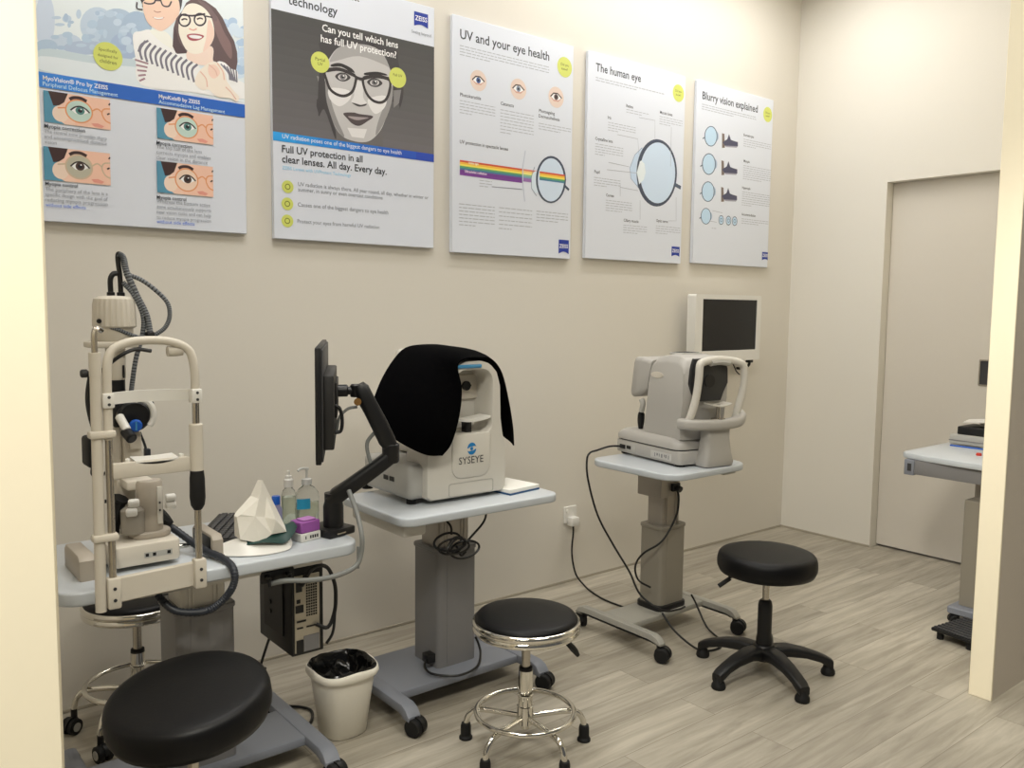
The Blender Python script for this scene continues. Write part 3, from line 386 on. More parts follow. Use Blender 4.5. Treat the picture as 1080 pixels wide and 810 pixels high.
('printed_photo','S',(150,120,130),.006,((.3395,-.4676),(.3699,-.465)),0),('printed_photo','S',(150,120,130),.006,((.3426,-.4846),(.3669,-.4776)),0),('printed_photo','S',(150,120,130),.006,((.3458,-.5016),(.3638,-.4902)),0),('printed_photo','P',(232,232,234),((.6125,-.3943),(.638,-.3872),(.6633,-.4048),(.6864,-.4106),(.6831,-.4508),(.6572,-.4503))),('printed_photo','S',(108,106,118),.005,((.6251,-.3945),(.6527,-.4215),(.6573,-.4453)),0),('printed_photo','S',(108,106,118),.005,((.6363,-.3969),(.6587,-.4263),(.6625,-.4459)),0),('printed_photo','S',(108,106,118),.005,((.6474,-.3993),(.6648,-.4312),(.6676,-.4465)),0),('printed_photo','S',(108,106,118),.005,((.6587,-.4017),(.6709,-.4361),(.6728,-.4471)),0),('printed_photo','S',(108,106,118),.005,((.67,-.4041),(.6771,-.441),(.678,-.4477)),0),('printed_photo','S',(108,106,118),.005,((.6813,-.4065),(.6832,-.4459),(.6831,-.4484)),0),
('printed_photo','P',(236,208,196),((.5313,-.4764),(.5469,-.4352),(.5823,-.3998),(.6125,-.3919),(.6374,-.4143),(.6469,-.452),(.6721,-.4824),(.69,-.4995),(.6819,-.5182),(.6561,-.5098),(.6101,-.5121),(.5804,-.4925),(.5554,-.4966))),('printed_photo','P',(224,190,176),((.5821,-.4096),(.6073,-.4026),(.622,-.4268),(.6013,-.45),(.5815,-.4388))),('printed_photo','S',(206,168,152),.004,((.5518,-.4343),(.5712,-.4551),(.5756,-.4835)),0),('printed_photo','S',(206,168,152),.004,((.5822,-.4047),(.6044,-.4202),(.6116,-.4384)),0),('printed_photo','S',(206,168,152),.004,((.6125,-.3943),(.6322,-.4201),(.6368,-.4488)),0),('printed_photo','S',(206,168,152),.004,((.6414,-.4726),(.6617,-.4891),(.6794,-.5111)),0),
('round_sticker','P',(188,194,98),((.2938,-.4389),(.2927,-.4288),(.2893,-.4192),(.2839,-.4107),(.2767,-.4035),(.2682,-.3981),(.2586,-.3947),(.2485,-.3936),(.2384,-.3947),(.2288,-.3981),(.2203,-.4035),(.2131,-.4107),(.2077,-.4192),(.2043,-.4288),(.2032,-.4389),(.2043,-.449),(.2077,-.4586),(.2131,-.4671),(.2203,-.4743),(.2288,-.4797),(.2384,-.4831),(.2485,-.4842),(.2586,-.4831),(.2682,-.4797),(.2767,-.4743),(.2839,-.4671),(.2893,-.4586),(.2927,-.449))),('round_sticker','T',(60,64,30),'Specifically',.2202,-.4244,.0566,0),('round_sticker','T',(60,64,30),'designed for',.2168,-.4434,.0634,0),('round_sticker','T',(60,64,30),'children',.2225,-.4625,.0519,0),('title_band','P',(40,92,176),((0,-.5239),(.712,-.5239),(.712,-.5709),(0,-.5709))),('title_band','P',(52,120,200),((0,-.5239),(.2136,-.5239),(.2136,-.5709),(0,-.5709))),
('title_band','T',(235,238,243),'MyoVision® Pro by ZEISS',.0527,-.5473,.1925,1),('title_band','T',(190,214,240),'Peripheral Defocus Management',.0521,-.5653,.223,0),('title_band','T',(235,238,243),'MyoKids® by ZEISS',.4079,-.5479,.1402,1),('title_band','T',(190,214,240),'Accommodative Lag Management',.4074,-.5663,.2297,0),('printed_picture','P',(80,134,160),((.0525,-.5794),(.25,-.5794),(.25,-.6778),(.0525,-.6778))),('printed_picture','P',(222,184,166),((.1216,-.5794),(.25,-.5794),(.25,-.6778),(.1117,-.6778),(.088,-.663),(.092,-.6188))),
('printed_picture','P',(228,196,180),((.1236,-.6463),(.1228,-.6529),(.1204,-.6591),(.1167,-.6644),(.1117,-.6685),(.106,-.671),(.0999,-.6719),(.0938,-.671),(.088,-.6685),(.0831,-.6644),(.0794,-.6591),(.077,-.6529),(.0762,-.6463),(.077,-.6397),(.0794,-.6335),(.0831,-.6282),(.0881,-.6242),(.0938,-.6216),(.0999,-.6207),(.106,-.6216),(.1118,-.6242),(.1167,-.6282),(.1204,-.6335),(.1228,-.6397))),('printed_picture','P',(220,178,158),((.1512,-.5794),(.25,-.5794),(.25,-.6778),(.1414,-.6778))),('printed_picture','P',(60,42,42),((.0663,-.5794),(.1236,-.5794),(.1117,-.6089),(.096,-.6207),(.0802,-.6237),(.0723,-.5991))),
('printed_picture','P',(176,196,188),((.1927,-.6306),(.1914,-.6392),(.1877,-.6473),(.1817,-.6542),(.174,-.6595),(.1649,-.6629),(.1552,-.664),(.1455,-.6629),(.1364,-.6595),(.1287,-.6542),(.1227,-.6473),(.119,-.6392),(.1177,-.6306),(.119,-.6219),(.1227,-.6138),(.1287,-.6069),(.1364,-.6016),(.1455,-.5983),(.1552,-.5971),(.1649,-.5983),(.174,-.6016),(.1817,-.6069),(.1877,-.6138),(.1914,-.6219))),('printed_picture','S',(206,140,96),.0045,((.1947,-.6306),(.1934,-.6397),(.1894,-.6483),(.1831,-.6556),(.1749,-.6612),(.1654,-.6648),(.1552,-.666),(.145,-.6648),(.1354,-.6612),(.1273,-.6556),(.121,-.6483),(.117,-.6397),(.1157,-.6306),(.117,-.6214),(.121,-.6129),(.1273,-.6055),(.1355,-.5999),(.145,-.5964),(.1552,-.5951),(.1654,-.5964),(.175,-.5999),(.1831,-.6055),(.1894,-.6129),(.1934,-.6214)),1),('printed_picture','S',(206,140,96),.0045,((.1947,-.6237),(.2105,-.6148),(.2243,-.6237)),0),
('printed_picture','S',(206,140,96),.0045,((.25,-.6089),(.2302,-.6129),(.2243,-.6286),(.2342,-.6483),(.25,-.6562)),0),('printed_picture','S',(206,140,96),.0045,((.1177,-.6247),(.092,-.6286)),0),('printed_picture','P',(240,238,234),((.1315,-.6286),(.1473,-.6188),(.167,-.6178),(.1848,-.6306),(.1631,-.6404),(.1434,-.6384))),('printed_picture','P',(74,120,116),((.172,-.6286),(.1715,-.6318),(.1701,-.6348),(.1679,-.6373),(.1651,-.6393),(.1617,-.6405),(.1582,-.6409),(.1546,-.6405),(.1512,-.6393),(.1484,-.6373),(.1462,-.6347),(.1448,-.6318),(.1443,-.6286),(.1448,-.6254),(.1462,-.6224),(.1484,-.6199),(.1513,-.6179),(.1546,-.6167),(.1582,-.6163),(.1617,-.6167),(.1651,-.6179),(.1679,-.6199),(.1701,-.6225),(.1715,-.6254))),
('printed_picture','P',(30,30,36),((.1651,-.6286),(.1648,-.6301),(.1641,-.6316),(.1631,-.6328),(.1616,-.6337),(.16,-.6343),(.1582,-.6345),(.1564,-.6343),(.1547,-.6337),(.1533,-.6328),(.1522,-.6316),(.1515,-.6301),(.1513,-.6286),(.1515,-.6271),(.1522,-.6256),(.1533,-.6244),(.1547,-.6235),(.1564,-.6229),(.1582,-.6227),(.16,-.6229),(.1616,-.6235),(.1631,-.6244),(.1641,-.6256),(.1648,-.6271))),('printed_picture','P',(235,238,243),((.1635,-.6237),(.1634,-.6242),(.1632,-.6248),(.1628,-.6252),(.1623,-.6256),(.1617,-.6258),(.1611,-.6258),(.1605,-.6258),(.1599,-.6256),(.1594,-.6252),(.1591,-.6248),(.1588,-.6242),(.1588,-.6237),(.1588,-.6231),(.1591,-.6226),(.1594,-.6221),(.1599,-.6218),(.1605,-.6216),(.1611,-.6215),(.1617,-.6216),(.1623,-.6218),(.1628,-.6221),(.1632,-.6226),(.1634,-.6231))),
('printed_picture','S',(44,34,36),.0045,((.1295,-.6306),(.1434,-.6188),(.1592,-.6148),(.175,-.6207),(.1868,-.6316)),0),('printed_picture','S',(60,42,42),.01,((.1276,-.5961),(.1414,-.5892),(.1611,-.5883),(.1789,-.5951)),0),('printed_picture','S',(60,42,42),.008,((.246,-.5932),(.25,-.5951)),0),('printed_picture','S',(60,42,42),.005,((.2401,-.6286),(.248,-.6237)),0),('printed_picture','P',(206,140,126),((.1907,-.664),(.2105,-.6611),(.2302,-.668),(.2224,-.6748),(.1986,-.6729))),('printed_picture','P',(80,134,160),((.0465,-.7548),(.2447,-.7548),(.2447,-.8602),(.0465,-.8602))),('printed_picture','P',(222,184,166),((.1159,-.7548),(.2447,-.7548),(.2447,-.8602),(.106,-.8602),(.0822,-.8444),(.0861,-.797))),
('printed_picture','P',(228,196,180),((.1179,-.8265),(.117,-.8336),(.1147,-.8402),(.1109,-.8458),(.106,-.8502),(.1002,-.8529),(.0941,-.8539),(.0879,-.8529),(.0822,-.8502),(.0773,-.8458),(.0735,-.8402),(.0711,-.8336),(.0703,-.8265),(.0711,-.8194),(.0735,-.8128),(.0773,-.8071),(.0822,-.8027),(.0879,-.8),(.0941,-.7991),(.1002,-.8),(.106,-.8027),(.1109,-.8071),(.1147,-.8128),(.117,-.8194))),('printed_picture','P',(220,178,158),((.1456,-.7548),(.2447,-.7548),(.2447,-.8602),(.1357,-.8602))),('printed_picture','P',(60,42,42),((.0604,-.7548),(.1179,-.7548),(.106,-.7864),(.0901,-.7991),(.0742,-.8022),(.0663,-.7759))),
('printed_picture','P',(170,166,150),((.1872,-.8096),(.1859,-.8189),(.1822,-.8275),(.1762,-.8349),(.1684,-.8406),(.1593,-.8442),(.1496,-.8454),(.1398,-.8442),(.1307,-.8406),(.1229,-.8349),(.117,-.8275),(.1132,-.8189),(.1119,-.8096),(.1132,-.8003),(.117,-.7917),(.1229,-.7843),(.1307,-.7786),(.1398,-.775),(.1496,-.7738),(.1593,-.775),(.1684,-.7786),(.1762,-.7843),(.1822,-.7917),(.1859,-.8003))),('printed_picture','S',(186,164,140),.0045,((.1892,-.8096),(.1879,-.8194),(.1839,-.8286),(.1776,-.8364),(.1694,-.8425),(.1598,-.8463),(.1496,-.8476),(.1393,-.8463),(.1297,-.8425),(.1215,-.8364),(.1152,-.8286),(.1113,-.8194),(.1099,-.8096),(.1113,-.7998),(.1152,-.7906),(.1215,-.7828),(.1297,-.7767),(.1393,-.773),(.1496,-.7717),(.1598,-.773),(.1694,-.7767),(.1776,-.7828),(.1839,-.7906),(.1879,-.7998)),1),('printed_picture','S',(186,164,140),.0045,((.1892,-.8022),(.2051,-.7927),(.2189,-.8022)),0),
('printed_picture','S',(186,164,140),.0045,((.2447,-.7864),(.2249,-.7906),(.2189,-.8075),(.2288,-.8286),(.2447,-.837)),0),('printed_picture','S',(186,164,140),.0045,((.1119,-.8033),(.0861,-.8075)),0),('printed_picture','P',(240,238,234),((.1258,-.8075),(.1416,-.797),(.1615,-.7959),(.1793,-.8096),(.1575,-.8201),(.1377,-.818))),('printed_picture','P',(70,52,48),((.1664,-.8075),(.1659,-.8109),(.1646,-.8141),(.1623,-.8168),(.1595,-.8189),(.1561,-.8202),(.1525,-.8207),(.1489,-.8202),(.1456,-.8189),(.1427,-.8168),(.1405,-.8141),(.1391,-.8109),(.1387,-.8075),(.1391,-.8041),(.1405,-.8009),(.1427,-.7982),(.1456,-.7961),(.1489,-.7948),(.1525,-.7943),(.1561,-.7948),(.1595,-.7961),(.1623,-.7982),(.1646,-.8009),(.1659,-.8041))),
('printed_picture','P',(30,30,36),((.1595,-.8075),(.1592,-.8091),(.1585,-.8107),(.1574,-.812),(.156,-.813),(.1543,-.8136),(.1525,-.8138),(.1507,-.8136),(.1491,-.813),(.1476,-.812),(.1465,-.8107),(.1458,-.8091),(.1456,-.8075),(.1458,-.8059),(.1465,-.8043),(.1476,-.803),(.1491,-.802),(.1507,-.8014),(.1525,-.8012),(.1543,-.8014),(.156,-.802),(.1574,-.803),(.1585,-.8043),(.1592,-.8059))),('printed_picture','P',(235,238,243),((.1579,-.8022),(.1578,-.8028),(.1576,-.8034),(.1572,-.8039),(.1567,-.8042),(.1561,-.8045),(.1555,-.8045),(.1549,-.8045),(.1543,-.8042),(.1538,-.8039),(.1535,-.8034),(.1532,-.8028),(.1531,-.8022),(.1532,-.8016),(.1535,-.8011),(.1538,-.8006),(.1543,-.8002),(.1549,-.8),(.1555,-.7999),(.1561,-.8),(.1567,-.8002),(.1572,-.8006),(.1576,-.8011),(.1578,-.8016))),('printed_picture','S',(44,34,36),.0045,((.1238,-.8096),(.1377,-.797),(.1535,-.7927),(.1694,-.7991),(.1813,-.8107)),0),
('printed_picture','S',(60,42,42),.01,((.1218,-.7727),(.1357,-.7653),(.1555,-.7643),(.1733,-.7717)),0),('printed_picture','S',(60,42,42),.008,((.2407,-.7696),(.2447,-.7717)),0),('printed_picture','S',(60,42,42),.005,((.2348,-.8075),(.2427,-.8022)),0),('printed_picture','P',(206,140,126),((.1852,-.8454),(.2051,-.8423),(.2249,-.8497),(.217,-.857),(.1932,-.8549))),('printed_picture','P',(80,134,160),((.399,-.5809),(.5929,-.5809),(.5929,-.6838),(.399,-.6838))),('printed_picture','P',(222,184,166),((.4669,-.5809),(.5929,-.5809),(.5929,-.6838),(.4572,-.6838),(.4339,-.6684),(.4378,-.6221))),
('printed_picture','P',(228,196,180),((.4688,-.6509),(.468,-.6578),(.4657,-.6642),(.462,-.6698),(.4572,-.674),(.4516,-.6767),(.4455,-.6776),(.4395,-.6767),(.4339,-.674),(.4291,-.6698),(.4254,-.6642),(.4231,-.6578),(.4223,-.6509),(.4231,-.6439),(.4254,-.6375),(.4291,-.632),(.4339,-.6277),(.4395,-.625),(.4455,-.6241),(.4516,-.625),(.4572,-.6277),(.462,-.632),(.4657,-.6375),(.468,-.6439))),('printed_picture','P',(220,178,158),((.496,-.5809),(.5929,-.5809),(.5929,-.6838),(.4863,-.6838))),('printed_picture','P',(60,42,42),((.4126,-.5809),(.4688,-.5809),(.4572,-.6118),(.4417,-.6241),(.4261,-.6272),(.4184,-.6015))),
('printed_picture','P',(176,196,188),((.5367,-.6344),(.5354,-.6435),(.5317,-.6519),(.5259,-.6591),(.5182,-.6647),(.5094,-.6682),(.4998,-.6694),(.4903,-.6682),(.4814,-.6647),(.4738,-.6591),(.4679,-.6519),(.4642,-.6435),(.463,-.6344),(.4642,-.6254),(.4679,-.6169),(.4738,-.6097),(.4814,-.6041),(.4903,-.6006),(.4998,-.5994),(.5094,-.6006),(.5182,-.6041),(.5259,-.6097),(.5317,-.6169),(.5354,-.6254))),('printed_picture','S',(206,140,96),.0045,((.5386,-.6344),(.5373,-.644),(.5334,-.6529),(.5272,-.6606),(.5192,-.6665),(.5099,-.6702),(.4998,-.6715),(.4898,-.6702),(.4804,-.6665),(.4724,-.6606),(.4662,-.6529),(.4624,-.644),(.461,-.6344),(.4624,-.6248),(.4662,-.6159),(.4724,-.6082),(.4804,-.6023),(.4898,-.5986),(.4998,-.5974),(.5099,-.5986),(.5192,-.6023),(.5272,-.6082),(.5334,-.6159),(.5373,-.6248)),1),('printed_picture','S',(206,140,96),.0045,((.5386,-.6272),(.5541,-.6179),(.5677,-.6272)),0),
('printed_picture','S',(206,140,96),.0045,((.5929,-.6118),(.5735,-.6159),(.5677,-.6324),(.5774,-.6529),(.5929,-.6612)),0),('printed_picture','S',(206,140,96),.0045,((.463,-.6282),(.4378,-.6324)),0),('printed_picture','P',(240,238,234),((.4766,-.6324),(.4921,-.6221),(.5115,-.621),(.5289,-.6344),(.5076,-.6447),(.4882,-.6426))),('printed_picture','P',(74,120,116),((.5163,-.6324),(.5158,-.6357),(.5145,-.6388),(.5123,-.6414),(.5095,-.6435),(.5062,-.6448),(.5027,-.6452),(.4992,-.6448),(.4959,-.6435),(.4931,-.6414),(.491,-.6388),(.4896,-.6357),(.4892,-.6323),(.4896,-.629),(.491,-.6259),(.4931,-.6233),(.496,-.6212),(.4992,-.6199),(.5027,-.6195),(.5062,-.6199),(.5095,-.6212),(.5123,-.6233),(.5145,-.6259),(.5158,-.629))),
('printed_picture','P',(30,30,36),((.5095,-.6324),(.5093,-.6339),(.5086,-.6354),(.5075,-.6367),(.5061,-.6377),(.5045,-.6383),(.5027,-.6385),(.501,-.6383),(.4993,-.6377),(.4979,-.6367),(.4969,-.6354),(.4962,-.6339),(.496,-.6323),(.4962,-.6308),(.4969,-.6293),(.4979,-.628),(.4993,-.627),(.501,-.6264),(.5027,-.6262),(.5045,-.6264),(.5061,-.627),(.5075,-.628),(.5086,-.6293),(.5093,-.6308))),('printed_picture','P',(235,238,243),((.508,-.6272),(.5079,-.6278),(.5077,-.6283),(.5073,-.6288),(.5068,-.6292),(.5062,-.6294),(.5056,-.6295),(.505,-.6294),(.5045,-.6292),(.504,-.6288),(.5036,-.6283),(.5034,-.6278),(.5033,-.6272),(.5034,-.6266),(.5036,-.6261),(.504,-.6256),(.5045,-.6252),(.505,-.625),(.5056,-.6249),(.5062,-.625),(.5068,-.6252),(.5073,-.6256),(.5077,-.6261),(.5079,-.6266))),
('printed_picture','S',(44,34,36),.0045,((.4746,-.6344),(.4882,-.6221),(.5037,-.6179),(.5192,-.6241),(.5309,-.6354)),0),('printed_picture','S',(60,42,42),.01,((.4727,-.5984),(.4863,-.5912),(.5056,-.5902),(.5231,-.5974)),0),('printed_picture','S',(60,42,42),.008,((.589,-.5953),(.5929,-.5974)),0),('printed_picture','S',(60,42,42),.005,((.5832,-.6324),(.591,-.6272)),0),('printed_picture','P',(206,140,126),((.5347,-.6694),(.5541,-.6663),(.5735,-.6735),(.5658,-.6807),(.5425,-.6787))),('printed_picture','P',(80,134,160),((.3944,-.761),(.5891,-.761),(.5891,-.8681),(.3944,-.8681))),('printed_picture','P',(222,184,166),((.4625,-.761),(.5891,-.761),(.5891,-.8681),(.4528,-.8681),(.4294,-.852),(.4333,-.8038))),
('printed_picture','P',(228,196,180),((.4645,-.8338),(.4637,-.841),(.4614,-.8478),(.4576,-.8535),(.4528,-.8579),(.4472,-.8607),(.4411,-.8617),(.4351,-.8607),(.4294,-.8579),(.4246,-.8535),(.4209,-.8478),(.4186,-.841),(.4178,-.8338),(.4186,-.8266),(.4209,-.8199),(.4246,-.8141),(.4294,-.8097),(.4351,-.8069),(.4411,-.806),(.4472,-.8069),(.4528,-.8097),(.4576,-.8141),(.4614,-.8199),(.4637,-.8266))),('printed_picture','P',(220,178,158),((.4918,-.761),(.5891,-.761),(.5891,-.8681),(.482,-.8681))),('printed_picture','P',(60,42,42),((.408,-.761),(.4645,-.761),(.4528,-.7931),(.4372,-.806),(.4217,-.8092),(.4139,-.7824))),
('printed_picture','P',(216,190,172),((.5326,-.8167),(.5314,-.8261),(.5277,-.8349),(.5218,-.8424),(.5141,-.8482),(.5052,-.8519),(.4956,-.8531),(.4861,-.8519),(.4771,-.8482),(.4695,-.8424),(.4636,-.8349),(.4599,-.8261),(.4587,-.8167),(.4599,-.8073),(.4636,-.7985),(.4695,-.7909),(.4771,-.7852),(.4861,-.7815),(.4956,-.7803),(.5052,-.7815),(.5141,-.7852),(.5218,-.7909),(.5277,-.7985),(.5314,-.8073))),('printed_picture','S',(206,140,96),.0045,((.5346,-.8167),(.5333,-.8267),(.5294,-.836),(.5232,-.844),(.5151,-.8501),(.5057,-.8539),(.4956,-.8552),(.4856,-.8539),(.4762,-.8501),(.4681,-.844),(.4619,-.836),(.458,-.8267),(.4567,-.8167),(.458,-.8067),(.4619,-.7974),(.4681,-.7894),(.4762,-.7833),(.4856,-.7794),(.4956,-.7781),(.5057,-.7794),(.5151,-.7833),(.5232,-.7894),(.5294,-.7974),(.5333,-.8067)),1),('printed_picture','S',(206,140,96),.0045,((.5346,-.8092),(.5502,-.7996),(.5638,-.8092)),0),
('printed_picture','S',(206,140,96),.0045,((.5891,-.7931),(.5696,-.7974),(.5638,-.8146),(.5735,-.836),(.5891,-.8445)),0),('printed_picture','S',(206,140,96),.0045,((.4587,-.8103),(.4333,-.8146)),0),('printed_picture','P',(240,238,234),((.4723,-.8146),(.4879,-.8038),(.5073,-.8028),(.5248,-.8167),(.5034,-.8274),(.484,-.8253))),('printed_picture','P',(70,52,48),((.5122,-.8146),(.5117,-.818),(.5104,-.8212),(.5082,-.824),(.5054,-.8261),(.5021,-.8275),(.4986,-.8279),(.495,-.8275),(.4917,-.8261),(.4889,-.824),(.4868,-.8212),(.4854,-.818),(.4849,-.8145),(.4854,-.8111),(.4868,-.8079),(.4889,-.8051),(.4918,-.803),(.495,-.8016),(.4986,-.8012),(.5021,-.8016),(.5054,-.803),(.5082,-.8051),(.5104,-.8079),(.5117,-.8111))),
('printed_picture','P',(30,30,36),((.5054,-.8146),(.5051,-.8162),(.5045,-.8178),(.5034,-.8191),(.502,-.8201),(.5003,-.8208),(.4986,-.821),(.4968,-.8208),(.4952,-.8201),(.4937,-.8191),(.4927,-.8178),(.492,-.8162),(.4918,-.8145),(.492,-.8129),(.4927,-.8113),(.4937,-.81),(.4952,-.809),(.4968,-.8083),(.4986,-.8081),(.5003,-.8083),(.502,-.809),(.5034,-.81),(.5045,-.8113),(.5051,-.8129))),('printed_picture','P',(235,238,243),((.5038,-.8092),(.5037,-.8098),(.5035,-.8104),(.5031,-.8109),(.5027,-.8112),(.5021,-.8115),(.5015,-.8116),(.5009,-.8115),(.5003,-.8112),(.4998,-.8109),(.4995,-.8104),(.4992,-.8098),(.4991,-.8092),(.4992,-.8086),(.4995,-.808),(.4998,-.8075),(.5003,-.8072),(.5009,-.8069),(.5015,-.8068),(.5021,-.8069),(.5027,-.8072),(.5031,-.8075),(.5035,-.808),(.5037,-.8086))),
('printed_picture','S',(44,34,36),.0045,((.4703,-.8167),(.484,-.8038),(.4995,-.7996),(.5151,-.806),(.5268,-.8178)),0),('printed_picture','S',(60,42,42),.01,((.4684,-.7792),(.482,-.7717),(.5015,-.7706),(.519,-.7781)),0),('printed_picture','S',(60,42,42),.008,((.5852,-.776),(.5891,-.7781)),0),('printed_picture','S',(60,42,42),.005,((.5794,-.8146),(.5872,-.8092)),0),('printed_picture','P',(206,140,126),((.5307,-.8531),(.5502,-.8499),(.5696,-.8574),(.5618,-.8649),(.5385,-.8627))),('body_text','T',(52,56,64),'Myopia correction',.052,-.696,.1192,1),('body_text','T',(52,56,64),'Myopia control',.0484,-.8771,.0951,1),('body_text','T',(52,56,64),'Myopia correction',.3958,-.7053,.1212,1),('body_text','T',(52,56,64),'Myopia control',.3921,-.8906,.1027,1),('body_text','T',(120,124,132),'The central zone provides sharp',.0514,-.7122,.1854,0),
('body_text','T',(120,124,132),'and uncompromised distance',.0508,-.729,.1855,0),('body_text','T',(120,124,132),'vision',.0503,-.7457,.0353,0),('body_text','T',(120,124,132),'The periphery of the lens is a',.0478,-.8945,.1863,0),('body_text','T',(120,124,132),'specific design with the goal of',.0472,-.9114,.1864,0),('body_text','T',(120,124,132),'reducing myopia progression',.0466,-.9283,.1864,0),('body_text','T',(120,124,132),'The top half of the lens',.3955,-.7187,.1869,0),('body_text','T',(120,124,132),'corrects myopia and enables',.395,-.7367,.187,0),('body_text','T',(120,124,132),'clear vision in the distance',.3946,-.7548,.187,0),('body_text','T',(120,124,132),'Whereas the bottom active',.3918,-.9041,.1877,0),('body_text','T',(120,124,132),'zone simultaneously supports',.3913,-.9224,.1878,0),('body_text','T',(120,124,132),'near vision tasks and can help',.3909,-.9406,.1878,0),
('body_text','T',(120,124,132),'to reduce myopia progression',.3904,-.9589,.1879,0),('body_text','T',(60,100,190),'without side effects',.047,-.9446,.1183,0),('body_text','T',(60,100,190),'without side effects',.39,-.974,.1295,0),)
